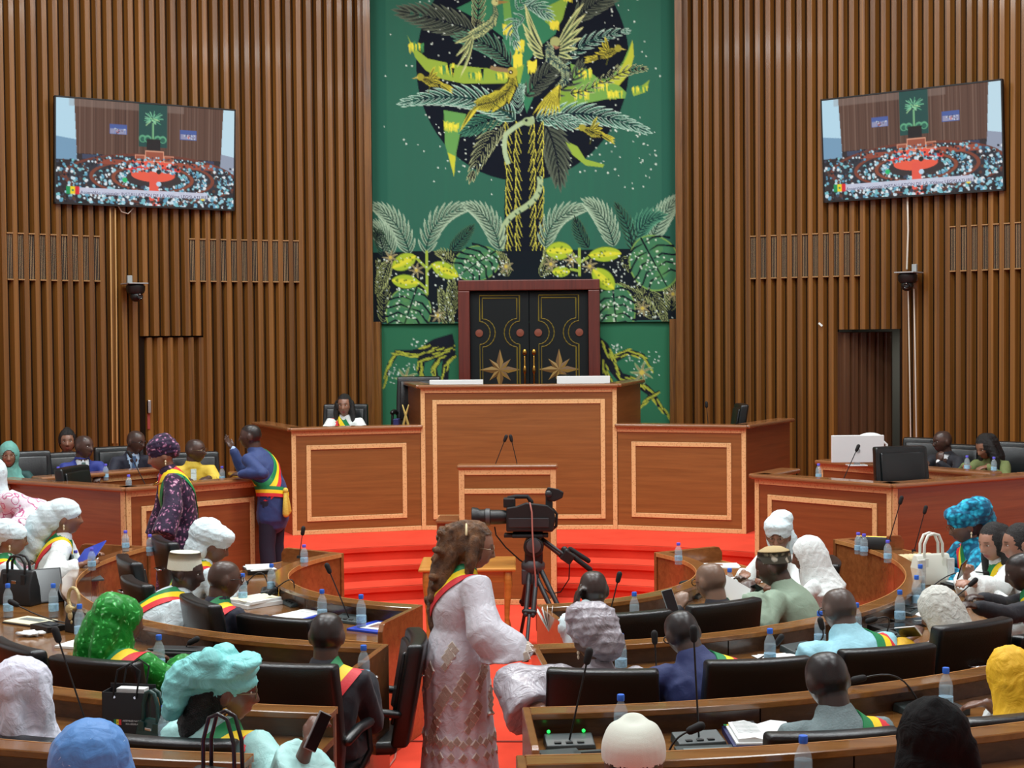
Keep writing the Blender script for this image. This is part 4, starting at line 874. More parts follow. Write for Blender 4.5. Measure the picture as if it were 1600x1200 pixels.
    if pleat: th = np.arctan2(c2[:, 0], c2[:, 1]); fz = fz+.0045*np.sin(pleat*th+2*np.sin(3*th+c2[:, 2]*4))*np.clip((pel.z+.12-c2[:, 2])/.3, 0, 1)
    set_co(cm, c2+n2*fz[:, None])
    cname = 'robe' if robe or female else 'jacket'
    if isinstance(cloth, tuple) and not isinstance(cloth[0], (int, float)): cname, cmat = cloth
    else: cmat = cloth
    if shirt and not robe:      # open the jacket front in a V so that the shirt shows
        bm = bmesh.new(); bm.from_mesh(cm); kill = []
        zt = nb.z-.0; zb = pel.z+TL*(1-shirt_open)
        for f_ in bm.faces:
            c_ = f_.calc_center_median(); t = (c_.z-zb)/(zt-zb)
            if c_.y > sp(min(1, max(0, (c_.z-pel.z)/TL))).y+.02 and t > 0 and abs(c_.x-side*TL*((c_.z-pel.z)/TL)) < .012+.058*t and t < 1.12: kill.append(f_)
        bmesh.ops.delete(bm, geom=kill, context='FACES'); bm.to_mesh(cm); bm.free()
    cl = part(cname, cm, cmat, smooth=True); CB = BVHTree.FromPolygons([v.co.copy() for v in cm.vertices], [tuple(p.vertices) for p in cm.polygons])
    if shirt:
        sb = B(); pts = [sp(t) for t, _, _ in chest]; sb.tube(pts, [(a*w_+.001, c_*w_+.001) for t, a, c_ in chest], n=18, ref=(1, 0, 0)); sb.tube([nb-V((0, 0, .03)), nb+up*.035], [(.075, .072), (.064, .064)], n=16)
        part('shirt', remesh(sb, .012, 2), mat('shirt_%d_%d_%d' % shirt, shirt, .7), smooth=True)
        if tie:
            zz = [nb.z-.005, nb.z-.03, nb.z-.05, nb.z-.2, nb.z-.34]; bb = B(); L_ = []
            for z, h_ in zip(zz, (.018, .022, .014, .028, .034)):
                t = (z-pel.z)/TL; c_ = sp(min(1, t)); hit = tb.ray_cast(V((c_.x, c_.y+.4, z)), V((0, -1, 0))); y = (hit[0].y if hit[0] else c_.y+.1)+.006; L_.append((c_.x, y, z, h_))
            vs = [(x-h_, y, z) for x, y, z, h_ in L_]+[(x+h_, y, z) for x, y, z, h_ in L_]; n_ = len(L_)
            vs += [(x, y+.012, z) for x, y, z in vs]; m2 = 2*n_
            fs = []
            for i in range(n_-1): fs += [(m2+i, m2+n_+i, m2+n_+i+1, m2+i+1), (i, i+1, n_+i+1, n_+i), (i, m2+i, m2+i+1, i+1), (n_+i, n_+i+1, m2+n_+i+1, m2+n_+i)]
            bb.add(vs, fs); part('tie', bb, mat('tie_%d_%d_%d' % tie, tie, .5, bump=.1, bscale=300), smooth=True, auto=40)
    if cuff:
        for s, sh, el, wr, hd, hn, cu, on in AR:
            part('cuff', B().tube([el.lerp(wr, .88), el.lerp(wr, .99)], [.036, .034], n=12), mat('cuff_%d_%d_%d' % cuff, cuff, .7), smooth=True)
    if trousers is not None:
        for s, kn, an in feet:
            tb_ = B()
            if sit: tb_.tube([pel+V((s*.08, .02, -.015)), kn], [.092, .07], n=10); tb_.tube([kn, an], [.07, .055], n=10)
            else: tb_.tube([pel+V((s*.08, 0, -.02)), kn, an], [(.10, .105), (.075, .08), (.07, .075)], n=14)
            part('trouser_leg', remesh(tb_, .018, 2), trousers, smooth=True)
    if not (robe and not sit and not hem):
        for s, kn, an in feet: part('shoe', B().tube([(an.x, an.y-.05, .045), (an.x, an.y+.05, .05), (an.x, an.y+.17, .032)], [(.04, .044), (.045, .048), (.035, .03)], n=10), mat('black_shoe', (18, 16, 16), .3), smooth=True)
    # ---- sash worn from one shoulder to the other hip
    if sash:
        s = sash.get('s', 1); p0 = shl+V((s*sash.get('x', .105), 0, .06)); p1 = pel+V((-s*.17, 0, sash.get('drop', .03))); c0 = sp(.55)
        if sash.get('belt'): p0 = pel+V((.2, .0, .13)); p1 = pel+V((-.2, 0, .02)); c0 = (p0+p1)/2
        e1 = (p0-p1).normalized(); e2 = V((0, 1, 0)); e2 = (e2-e1*e2.dot(e1)).normalized(); nn = e1.cross(e2)*(-s if not sash.get('belt') else 1)   # nn points away from the neck
        if nn.x*s < 0 and not sash.get('belt'): nn = -nn
        if sash.get('flip'): nn = -nn
        cen = (p0+p1)/2; N = 56; lines = []
        for off in (-.5, -.167, .167, .5):
            ln = []
            for k in range(N):
                a = 2*pi*k/N; dr = e1*cos(a)+e2*sin(a); oc = cen+nn*off*sash_w; oc = V((oc.x, sp(.55).y*.5+oc.y*.5, oc.z))
                hit = tb.ray_cast(oc, dr); p = hit[0] if hit[0] else oc+dr*.15
                h2 = CB.ray_cast(p+dr*.085, -dr, .11)
                if h2[0]: p = h2[0]
                ln.append(p+dr*.011)
            for _ in range(2): ln = [(ln[k-1]+ln[k]*2+ln[(k+1) % N])/4 for k in range(N)]
            lines.append([p for p in ln])
        sb = B(); vs = [p for ln in lines for p in ln]; inn = [p-((p-cen)-nn*(p-cen).dot(nn)).normalized()*.006 for p in vs]
        for j in range(3):
            fs = [(j*N+k, j*N+(k+1) % N, (j+1)*N+(k+1) % N, (j+1)*N+k) for k in range(N)]; kk = len(sb.v); sb.add(vs, fs, j)
        for ln, q_ in ((0, 0), (3, 2)):
            fs = [(ln*N+k, ln*N+(k+1) % N, 4*N+ln*N+(k+1) % N, 4*N+ln*N+k) for k in range(N)]; sb.add(vs+inn, fs, q_)
        part('sash', sb, SASHM, smooth=True, auto=50)
        if sash.get('tassel'):
            q = V(sash['tassel']); tm = mat('gold_fringe', (214, 184, 70), .6, bump=.5, bscale=120)
            part('tassel', B().ell(q, (.022, .022, .02)).tube([q, q+V((.01, -.01, -.10)), q+V((.012, -.012, -.19))], [.012, .02, .03], n=10).tube([q, q+V((-.03, .01, -.09)), q+V((-.035, .01, -.18))], [.012, .02, .028], n=10), tm, smooth=True)
    # ---- eyes, spectacles, earrings
    if eyes:
        for s in (-1, 1):
            c_ = HT @ (V((s*.031, .0775, .007))*hs); e = part('eye', B().ell((0, 0, 0), (.0125*hs, .0095*hs, .0062*hs), n=12, m=8), EYEM[0], smooth=True); e.matrix_local = M.Translation(c_) @ Hq
            ir = obj('iris', B().ell((0, .0062*hs, 0), (.0056*hs, .004*hs, .0056*hs), n=10, m=6), EYEM[1], e, smooth=True)
    if glasses:
        gm = GLASSB if glasses == 'black' else GLASS; b = B()
        for s in (-1, 1):
            ring_ = [HT @ (V((s*.034+.025*cos(a), .1 + .002, .004+.019*sin(a)))*hs) for a in [2*pi*k/14 for k in range(15)]]
            b.tube(ring_, .0018*hs if glasses != 'black' else .0028*hs, n=5, cap=False); b.tube([HT @ (V((s*.059, .1, .008))*hs), HT @ (V((s*.076*wide, .05, .008))*hs), HT @ (V((s*.08*wide, -.01, .004))*hs)], .0018*hs, n=5)
        b.tube([HT @ (V((-.009, .102, .006))*hs), HT @ (V((.009, .102, .006))*hs)], .0018*hs, n=5); part('spectacles', b, gm, smooth=True)
    if earring:
        for s in (-1, 1):
            c_ = HT @ (V((s*.08, -.01, -.045))*hs)
            if earring == 'hoop': part('earring', B().tube([c_+V((0, .016*sin(a), -.016+.016*cos(a))) for a in [2*pi*k/12 for k in range(13)]], .004, n=6, cap=False), BRASS, smooth=True)
            else: part('earring', B().ell(c_, (.008, .008, .012), n=8, m=6).ell(c_+V((0, 0, -.022)), (.006, .006, .012), n=8, m=6), mat('pearl', (230, 214, 180), .25), smooth=True)
    info = dict(o=o, HT=HT, hs=hs, nb=nb, shl=shl, pel=pel, sp=sp, TL=TL, CB=CB, AR=AR, part=part, up=up, base=base, Rz=Rz, key=key)
    return info
# ------------------------------------------------------------------ headwear and hair
def headpiece(I, name, b, m, vox=.008, smooth=3, fold_amp=.004, fr=55, opening=None, dirn=(0, 0, 1), seed=1, fz=None):
    """fuse closed pieces given in head space, crease them, cut the face opening out"""
    me = remesh(b, vox, smooth, name); co = co_of(me)
    if fold_amp: set_co(me, co+no_of(me)*fold(co, fold_amp, fr, seed, dirn)[:, None])
    if opening:
        x0, z0, a, c_ = opening; bm = bmesh.new(); bm.from_mesh(me)
        kill = [f for f in bm.faces if f.calc_center_median().y > .0 and ((f.calc_center_median().x-x0)/a)**2+((f.calc_center_median().z-z0)/c_)**2 < 1]
        bmesh.ops.delete(bm, geom=kill, context='FACES'); bm.to_mesh(me); bm.free()
    me.transform(M(I['HT']) @ M.Scale(I['hs'], 4)); me.update()
    return I['part'](name, me, m, smooth=True)
def scarf(I, m, opening=(0, -.028, .060, .086), drape=None, back=.0, fold_amp=.006, name='headscarf', extra=None, seed=3, fr=42, puff=1.0, vox=.009):
    """headscarf over the crown falling to the shoulders"""
    b = B(); b.ell((0, -.010, .012), (.094*puff, .116*puff, .126*puff), n=20, m=14); b.tube([(0, -.02, 0), (0, -.03, -.10), (0, -.045-back*.3, -.17), (0, -.05-back, -.24)], drape or [(.085, .10), (.082, .092), (.10, .10), (.155, .12)], n=20, ref=(1, 0, 0))
    for q in extra or []: b.tube(*q[:2], n=14, ref=(1, 0, 0)) if isinstance(q[0], list) else b.ell(*q)
    return headpiece(I, name, b, m, vox, 3, fold_amp, fr, opening, (.8, 0, .5), seed)
def wrap(I, m, lumps, name='headwrap', fold_amp=.006, fr=60, opening=(0, -.05, .075, .085), vox=.0085, seed=5, dirn=(.4, .2, .8), rim=(0, -.012, .040, .094, .118, .085)):
    b = B(); b.ell(rim[:3], rim[3:], n=20, m=14)
    for q in lumps:
        if len(q) == 3: b.ell(q[0], q[1], T=Euler(tuple(R(v) for v in q[2])).to_matrix(), n=16, m=12)
        else: b.ell(q[0], q[1], n=16, m=12)
    return headpiece(I, name, b, m, vox, 3, fold_amp, fr, opening, dirn, seed)
def cap_hair(I, m, inf=.008, line=None, name='hair', extra=None, amp=.003, fr=120, vox=.008, cut=None, zs=1.0, curls=None):
    b = B()
    for q in curls or []: b.ell(*q, n=8, m=6)
    b.ell((0, -.014, .016), (.078+inf, .098+inf, .112+inf), n=20, m=14)
    for q in extra or []: b.tube(*q, n=12)
    me = remesh(b, vox, 2, name); co = co_of(me); set_co(me, co+no_of(me)*fold(co*np.array([1, 1, zs]), amp, fr, 4, (0, 0, 0))[:, None])
    bm = bmesh.new(); bm.from_mesh(me); kl = cut or (lambda c_: (c_.y > .062 and c_.z < .072 and abs(c_.x) < .075) or (c_.z < -.02 and c_.y > -.02 and abs(c_.x) < .075))
    bmesh.ops.delete(bm, geom=[f for f in bm.faces if kl(f.calc_center_median())], context='FACES'); bm.to_mesh(me); bm.free()
    me.transform(M(I['HT']) @ M.Scale(I['hs'], 4)); return I['part'](name, me, m, smooth=True)
# ------------------------------------------------------------------ cloths
C_WHITE = mat('white_cotton', (212, 230, 234), .8, sheen=.05, bump=.6, bscale=14, warp=1)
C_LACE = print_cloth('white_lace', (226, 232, 230), [(170, 182, 180), (206, 214, 212)], 42, thr=.3)
C_WHITE2 = mat('ivory_cotton', (224, 226, 216), .8, sheen=.05, bump=.6, bscale=14, warp=1)
C_NAVY = mat('navy_wool', (20, 24, 42), .75, bump=.12, bscale=18, warp=1, sheen=.08)
C_DARK = mat('charcoal_wool', (18, 20, 30), .75, bump=.12, bscale=18, warp=1, sheen=.08)
C_BLUE = mat('blue_wool', (32, 54, 106), .7, bump=.15, bscale=18, warp=1, sheen=.08)
C_BLUE2 = mat('royal_blue_wool', (30, 48, 130), .7, bump=.12, bscale=18, warp=1, sheen=.08)
C_BLUE3 = mat('deep_blue_wool', (22, 38, 92), .7, bump=.18, bscale=16, warp=1, sheen=.08)
C_YELLOW = mat('yellow_tunic_cloth', (214, 184, 64), .75, bump=.2, bscale=16, warp=1)
C_MINT = mat('mint_damask', (172, 226, 222), .5, bump=.35, bscale=16, warp=1, noise=.06, nscale=14)
C_MINT2 = mat('turquoise_cotton', (132, 218, 216), .6, bump=.9, bscale=11, warp=1)
C_PINKSATIN = mat('silver_satin', (166, 162, 170), .26, bump=1.0, bscale=11, warp=1, spec=.7)
C_GREENROBE = mat('sage_cotton', (138, 158, 138), .8, bump=.25, bscale=14, warp=1)
C_SKY = mat('pale_blue_cotton', (150, 204, 218), .75, bump=.3, bscale=13, warp=1, noise=.05, nscale=60)
C_GREY = mat('grey_felted_wool', (116, 134, 136), .9, bump=.3, bscale=120, noise=.12, nscale=90)
C_YEL2 = mat('yellow_scarf_cloth', (230, 180, 24), .65, bump=.7, bscale=11, warp=1)
C_CREAM = mat('cream_voile', (198, 200, 192), .8, bump=.8, bscale=16, warp=1)
C_BLUESCARF = print_cloth('blue_sequin_voile', (84, 142, 208), [(226, 240, 255), (130, 180, 230)], 30, thr=.10, rough=.5)
C_BLACKSC = mat('black_scarf_cloth', (9, 9, 10), .85, spec=.2, bump=.8, bscale=12, warp=1)
C_TEALSC = mat('teal_scarf_cloth', (98, 160, 150), .7, bump=.3, bscale=14, warp=1)
C_TEALTOP = mat('dark_teal_cloth', (16, 62, 60), .7, bump=.2, bscale=16)
C_OLIVE = mat('olive_jersey', (104, 114, 66), .8, bump=.2, bscale=20, warp=1)
C_GREENSEQ = print_cloth('green_sequin_lace', (16, 128, 36), [(200, 246, 206), (70, 200, 90)], 30, thr=.36, rough=.35)
C_PURPLE = print_cloth('purple_floral', (42, 26, 52), [(226, 190, 200), (150, 92, 128)], 26, thr=.42)
C_PINKPR = print_cloth('white_pink_crescent_print', (226, 216, 226), [(190, 96, 140)], 14, ring=1)
C_TEALPR = print_cloth('turquoise_scale_print', (14, 84, 116), [(60, 205, 232), (30, 160, 196)], 22, thr=.62)
C_IVLACE = mat('ivory_satin', (206, 206, 214), .4, bump=.35, bscale=16, warp=1, spec=.5)
C_HAIRB = mat('brown_curls', (106, 70, 36), .36, noise=.65, nscale=22, bump=.8, bscale=150, warp=1)
T_NAVY = mat('navy_trousers', (22, 26, 46), .8, bump=.1, bscale=16)
DK, MD, LT = (76, 54, 46), (106, 74, 60), (136, 96, 76)
SH = dict(s=1)
# ---- government benches and podium
i = person('G1', 'smiling woman in a teal headscarf and round glasses on the government bench', (14, 712), d=14.6, floor=.42, face=152, hy=8, female=True, skin=LT, cloth=('tunic', C_TEALTOP), eyes=True, glasses='metal', vox=.009, cvox=.015)
scarf(i, C_TEALSC, opening=(0, -.022, .058, .082), drape=[(.085, .10), (.085, .095), (.12, .12), (.19, .14)])
i = person('G2', 'woman with dark braided hair half hidden behind the man in royal blue', (105, 690), d=16.2, floor=.42, face=160, female=True, skin=LT, cloth=('tunic', C_DARK), eyes=True, cvox=.018)
cap_hair(i, HAIRM, .012, extra=[([(0, -.05, .10), (0, -.10, .02), (0, -.10, -.12)], [.05, .07, .05])], amp=.006, fr=160)
i = person('G3', 'man in a royal blue suit and grey-green tie on the government bench', (131, 698), d=15.2, floor=.42, face=150, hy=-35, skin=DK, hair='stub', cloth=C_BLUE2, shirt=(222, 230, 234), tie=(92, 120, 116), eyes=True, cvox=.015)
i = person('G4', 'man in a navy suit, pale blue shirt and glasses, looking past the woman in purple', (212, 690), d=15.8, floor=.42, face=152, hy=-38, hp=-8, skin=DK, hair='stub', cloth=C_NAVY, shirt=(170, 196, 222), tie=(60, 88, 124), eyes=True, glasses='black', cvox=.015)
i = person('G5', 'man in a yellow tunic and glasses seated at the bench facing the standing man', (305, 704), d=15.0, floor=.42, face=160, hy=-58, skin=DK, hair='stub', cloth=('tunic', C_YELLOW), robe=True, sleeve=(.072, .07, .075), eyes=True, glasses='metal', cvox=.014)
hit = lambda I, x, z: (I['CB'].ray_cast(V((x, .6, z)), V((0, -1, 0)))[0] or V((x, .15, z))).y
b = B()
for k in range(9): z = i['nb'].z-.03-k*.04; y = hit(i, 0, z)+.004; b.box(-.028, .028, y-.01, y+.004, z-.042, z)
obj('placket', b, C_WHITE, i['o'])
i = person('S2', 'standing man in a blue suit with sash leaning on the bench, one hand raised', (392, 682), d=14.3, floor=.14, sit=.94, face=283, hy=-8, hp=-2, lean=.25, skin=DK, hair='short', cloth=C_BLUE, shirt=(150, 176, 214), shirt_open=.35, eyes=True, trousers=T_NAVY, longcoat=True, sash_w=.10, sash=dict(s=1, drop=.08, tassel=None), cuff=(160, 184, 220), vox=.0075,
   arms={1: dict(w=P(364, 702, 14.55), hint=(.2, .1, -1), hd=(-.1, .55, .8), hn=(.2, .75, -.6), curl=.25, ti=0.2), -1: dict(w=P(376, 741, 14.05), hint=(-.6, -.2, -.7), hd=(.35, .9, 0), curl=.5)})
# the second turn of his sash, round the waist and knotted with fringed ends
b = B(); pl = i['pel']; N = 40
for j in range(3):
    vs = []
    for e in (0, 1):
        for k in range(N):
            a = 2*pi*k/N; z = pl.z+.10-.03*cos(a)*0-.035*sin(a)-(j+e)*.033; c_ = V((0, -.005, z)); dr = V((sin(a), cos(a), 0)); h_ = i['CB'].ray_cast(c_+dr*.45, -dr, .45)[0]; p = (h_ if h_ else c_+dr*.17)+dr*.012; vs.append(p)
    b.add(vs, [(k, (k+1) % N, N+(k+1) % N, N+k) for k in range(N)], j)
obj('waist_sash', b, SASHM, i['o'], smooth=True)
q = i['CB'].ray_cast(V((-.05, -.5, pl.z+.08)), V((0, 1, 0)))[0] or V((-.16, -.17, pl.z+.08)); q = q+V((0, -.025, 0)); FR = mat('gold_fringe', (214, 184, 70), .6, bump=.5, bscale=120)
obj('tassel', B().ell(q, (.03, .026, .03)).tube([q, q+V((.015, -.01, -.10)), q+V((.02, -.015, -.2))], [.018, .024, .034], n=10).tube([q, q+V((-.03, -.01, -.11)), q+V((-.04, -.02, -.22))], [.018, .024, .034], n=10), FR, i['o'], smooth=True)
i = person('D1', 'woman presiding in white with a tricolour sash and dark shoulder-length hair', (538, 634), d=17.45, floor=.76, face=176, hy=4, female=True, skin=LT, cloth=('dress', C_LACE), robe=True, sleeve=(.085, .09, .11), eyes=True, sash=dict(s=1, x=.07), lip=(140, 66, 68), earring='hoop', cvox=.015)
cap_hair(i, HAIRM, .010, extra=[([(.075, -.01, .03), (.092, -.01, -.08), (.095, 0, -.17)], [.035, .036, .02]), ([(-.075, -.01, .03), (-.092, -.01, -.08), (-.095, 0, -.17)], [.035, .036, .02]), ([(0, -.08, .02), (0, -.09, -.16)], [.07, .06])], amp=.003, cut=lambda c_: c_.y > .05 and c_.z < .078 and abs(c_.x) < .058)
i = person('A1', 'man in a black suit and glasses resting his chin on his hand', (1473, 690), d=16.0, floor=.42, face=232, hy=22, hp=-4, skin=DK, hair='stub', cloth=C_DARK, shirt=(224, 228, 230), eyes=True, glasses='black', lean=.2, cuff=(224, 228, 230), cvox=.015, arms={-1: dict(w=P(1467, 722, 15.7), hint=(-.6, .1, -.9), hd=(.1, -.1, 1), hn=(0, 1, 0), curl=1.2)})
i = person('A2', 'long-haired woman in an olive top looking down at the bench desk', (1540, 699), d=15.5, floor=.42, face=225, hy=15, hp=-22, female=True, skin=LT, cloth=('top', C_OLIVE), eyes=True, cvox=.015)
cap_hair(i, HAIRM, .014, extra=[([(-.07, 0, .04), (-.095, .01, -.10), (-.10, .04, -.26)], [.04, .05, .035]), ([(0, -.08, .04), (0, -.10, -.14), (.0, -.08, -.3)], [.075, .085, .06]), ([(.075, -.02, .02), (.09, 0, -.12), (.085, .03, -.25)], [.035, .04, .03])], amp=.006, fr=70, cut=lambda c_: c_.y > .055 and c_.z < .078 and abs(c_.x) < .05)
# ---- standing women
i = person('S1', 'standing woman in a purple flowered dress and headwrap, hand resting on the desk end', (252, 712), d=12.6, floor=.0, sit=False, face=246, hp=-14, female=True, girth=1.15, skin=LT, cloth=('dress', C_PURPLE), robe=[(.20, .17), (.25, .23), (.25, .23), (.30, .27)], sleeve=(.085, .095, .115), eyes=True, sash=dict(s=-1, x=.09, flip=True), earring='drop', hem=.05, arms={-1: dict(w=P(252, 838, 12.15), hint=(-.3, -.8, -.2), hd=(.25, .9, -.35), curl=.35), 1: dict(t=(.25, .2, .85), hint=(.5, -.5, -.4))})
wrap(i, C_PURPLE, [((0, -.02, .075), (.10, .125, .085)), ((0, -.055, .12), (.06, .06, .055)), ((0, -.10, .03), (.085, .06, .08)), ((.02, -.02, .135), (.045, .05, .04))], fold_amp=.008)
obj('necklace', B().tube([i['nb']+V((.085*sin(a), .03+.10*cos(a)*1.0, -.02-.05*(1+cos(a))*.9)) for a in [2*pi*k/24 for k in range(25)]], .006, n=6, cap=False), BRASS, i['o'], smooth=True)
i = person('W1', 'woman in a white dress printed with pink crescents, cut off by the picture edge', (-12, 742), d=12.5, floor=.055, sit=False, face=210, female=True, skin=MD, cloth=('dress', C_PINKPR), robe=[(.20, .17), (.23, .21), (.23, .21), (.27, .25)], sleeve=(.10, .12, .15), hem=.06, cvox=.015, arms={1: dict(t=(.3, .1, .85)), -1: dict(t=(-.30, .08, 1.02))})
scarf(i, C_WHITE)
i = person('C1', 'woman in a long ivory embroidered dress with long brown curls standing in the red aisle', (741, 854), d=8.25, floor=.0, sit=.88, face=62, hp=-12, hy=24, female=True, skin=LT, cloth=('dress', C_IVLACE), robe=[(.16, .135), (.205, .185), (.215, .19), (.25, .23)], sleeve=(.10, .115, .165), eyes=True, glasses='metal', sash=dict(s=1, x=.07, drop=.1), hem=.04, vox=.007, cvox=.011, folds=.003, lean=.06, pleat=13, low=True,
   sl_end=.52, sash_w=.12, arms={1: dict(w=P(820, 1018, 8.0), hint=(.3, -1, -.5), hd=(-.15, .95, -.1), curl=.75), -1: dict(t=(-.2, .3, .95))})
cap_hair(i, C_HAIRB, .012, extra=[([(0, -.075, .08), (0, -.115, .06), (0, -.125, -.04), (0, -.125, -.18), (0, -.115, -.32), (.0, -.10, -.42), (0, -.09, -.48)], [.05, .062, .074, .078, .076, .066, .045]), ([(.082, -.012, .04), (.092, -.005, -.06), (.09, .0, -.15)], [.03, .034, .02]), ([(-.085, -.01, .03), (-.092, .0, -.06), (-.085, .01, -.15)], [.028, .034, .02]), ([(.0, -.09, .08), (.045, -.11, -.05), (.055, -.12, -.22), (.04, -.11, -.36)], [.04, .042, .042, .034]), ([(.0, -.09, .08), (-.045, -.11, -.05), (-.055, -.12, -.22), (-.04, -.11, -.36)], [.04, .042, .042, .034])], amp=.008, fr=90, zs=.3, vox=.0065, curls=[((random.uniform(-.085, .085), -.12+random.uniform(-.075, .03), .05-k*.0095), (.026, .026, .022)) for k in range(48)], cut=lambda c_: c_.y > .045 and c_.z < .082 and abs(c_.x) < .082)
T_ = i['HT']
obj('hair_band', B().tube([T_ @ V((.098*sin(a), -.05-.02*cos(a), .02+.105*cos(a))) for a in [-1.1+2.2*k/10 for k in range(11)]], .007, n=6), mat('ivory_band', (214, 196, 150), .4), i['o'], smooth=True)
obj('bracelet', B().tube([i['AR'][0][2].lerp(i['AR'][0][3], .95)+V((.034*cos(a), 0, .03*sin(a))) for a in [2*pi*k/14 for k in range(15)]], .006, n=6, cap=False), mat('white_strap', (224, 220, 212), .4), i['o'], smooth=True)
# embroidered lozenges of her dress: clusters stepping down the cloth and two bands
TAUPE = mat('taupe_embroidery', (176, 162, 148), .6, bump=.3, bscale=200); PALEB = mat('pale_embroidery', (226, 220, 210), .5)
def lozenges(I, spots, s=.026):
    b1, b2 = B(), B()
    for az, z in spots:
        dr = V((sin(R(az)), cos(R(az)), 0)); c0 = V((0, 0, z)); h = I['CB'].ray_cast(c0+dr*.7, -dr, .7)
        if not h[0]: continue
        n = h[1] if h[1].dot(dr) > 0 else -h[1]; u = V((0, 0, 1)).cross(n).normalized(); v = n.cross(u)
        for b, k, o in ((b2, 1.0, .002), (b1, .78, .0045)):
            vs = [h[0]+n*o+(u*x+v*y)*s*k for x, y in ((1, 0), (0, 1.15), (-1, 0), (0, -1.15))]; b.add(vs+[q-n*.012 for q in vs], [(0, 1, 2, 3), (0, 4, 5, 1), (1, 5, 6, 2), (2, 6, 7, 3), (3, 7, 4, 0)])
    for nm, b, m in (('embroidery_border', b2, PALEB), ('embroidery', b1, TAUPE)):
        if b.v: o = obj(nm, b, m, I['o']); o['kind'] = 'stuff'
sp_ = []
for az0, z0, n1, da, dz in ((60, .80, 5, 5, -.03), (100, .74, 5, 5, -.035), (130, .66, 5, 5, -.03), (160, .78, 4, 5, -.03), (35, .66, 4, 5, -.03), (80, .58, 5, 5, -.03), (120, .90, 4, 5, -.03), (200, .64, 5, 5, -.03), (150, .50, 5, 5, -.03)):
    sp_ += [(az0+k*da, z0+k*dz) for k in range(n1)]+[(az0+k*da+5, z0+k*dz+.02) for k in range(n1-1)]
sp_ += [(a, .38+.02*(k % 2)) for k, a in enumerate(range(0, 360, 9))]+[(a, .31) for a in range(0, 360, 18)]
lozenges(i, sp_)
s_, sh_, el_, wr_ = i['AR'][0][:4]; b1, b2 = B(), B(); ax = (wr_-el_).normalized(); e_ = el_.lerp(wr_, .86)
for k in range(13):
    a = 2*pi*k/13; u = ax.orthogonal().normalized(); w__ = ax.cross(u); dr = u*cos(a)+w__*sin(a); o_ = e_+V((0, 0, -.06)); h = i['CB'].ray_cast(o_+dr*.4, -dr, .4)
    if h[0]:
        t_ = ax.cross(dr)
        for b, kk, oo in ((b2, .034, .003), (b1, .026, .006)): vs = [h[0]+dr*oo+(t_*x+ax*y)*kk for x, y in ((1, 0), (0, 1), (-1, 0), (0, -1))]; b.add(vs+[q-dr*.012 for q in vs], [(0, 1, 2, 3), (0, 4, 5, 1), (1, 5, 6, 2), (2, 6, 7, 3), (3, 7, 4, 0)])
for nm, b, m in (('cuff_border', b2, PALEB), ('cuff_embroidery', b1, TAUPE)): o = obj(nm, b, m, i['o']); o['kind'] = 'stuff'
# ---- people at the desks, west block
i = person('L1', 'woman in a white headwrap and glasses beside the black handbag', (18, 842), d=11.2, floor=.055, face=68, lean=.12, female=True, skin=LT, cloth=('dress', C_WHITE), robe=True, sleeve=(.08, .085, .10), eyes=True, glasses='metal', sash=dict(s=1), earring='drop', hp=-6)
wrap(i, C_WHITE, [((0, -.05, .06), (.098, .12, .085)), ((0, -.13, .0), (.085, .08, .09))])
i = person('L2', 'woman in a white draped headwrap with a sash, reading from a blue folder', (104, 810), d=11.4, floor=.055, face=72, lean=.1, female=True, skin=LT, cloth=('dress', C_LACE), robe=True, sleeve=(.085, .09, .10), eyes=True, sash=dict(s=1, x=.09), earring='drop', vox=.008, hy=6, arms={1: dict(w=P(128, 882, 11.1), curl=.8), -1: dict(w=P(146, 872, 11.5), curl=.8)})
wrap(i, C_WHITE, [((0, -.03, .065), (.10, .125, .085)), ((0, -.11, .02), (.10, .11, .11)), ((0, -.19, -.05), (.09, .10, .12)), ((0, -.24, -.15), (.075, .08, .12), (30, 0, 0)), ((0, -.29, -.25), (.06, .07, .09), (40, 0, 0))], fold_amp=.005, fr=40)
i = person('L3', 'woman in a puffed white headwrap bent over the innermost desk', (334, 853), d=10.9, floor=.0, face=58, hy=18, hp=-22, lean=.28, female=True, skin=MD, cloth=('dress', C_WHITE), robe=True, sleeve=(.08, .085, .10), sash=dict(s=1, x=.08), eyes=True)
wrap(i, C_WHITE, [((0, -.02, .07), (.115, .135, .09)), ((0, -.10, .06), (.11, .10, .11)), ((0, -.10, -.05), (.10, .09, .10)), ((.02, .03, .09), (.09, .09, .06)), ((-.02, -.06, .13), (.07, .07, .05))], fold_amp=.007, fr=50)
i = person('L4', 'man in a white robe and pale cap leaning towards his neighbour in navy', (292, 895), d=9.65, floor=.0, face=68, hy=26, hp=-8, lean=.48, side=.02, girth=1.15, skin=(66, 50, 45), hair='short', cloth=('robe', C_WHITE), robe=True, sleeve=(.095, .11, .14), sash=dict(s=1, x=.09), eyes=True, vox=.0075)
KUF = mat('ivory_felt', (226, 228, 208), .85, bump=.15, bscale=200)
def kufi(I, m, z0=.030, z1=.125, r=.088, tilt=-8, top=.92, name='cap', mats=None, dome=.004):
    T = M(I['HT']) @ M.Scale(I['hs'], 4) @ M.Rotation(R(tilt), 4, 'X') @ M.Diagonal((.96, 1.2, 1, 1)); T = T @ M.Translation((0, -.012, 0))
    b = B().lathe([(r*.96, z0), (r, z0+.004), (r*(1+top)/2, (z0+z1)/2), (r*top, z1-.006)], 28, T, 0); b.f.pop(); b.mi.pop()
    b.lathe([(r*top, z1-.006), (r*top*.93, z1+.002), (r*top*.5, z1+dome*.8), (0.001, z1+dome)], 28, T, 1 if mats else 0)
    return obj(name, b, mats or m, I['o'], smooth=True, auto=40)
kufi(i, KUF, .022, .128, .090, 6, .9)
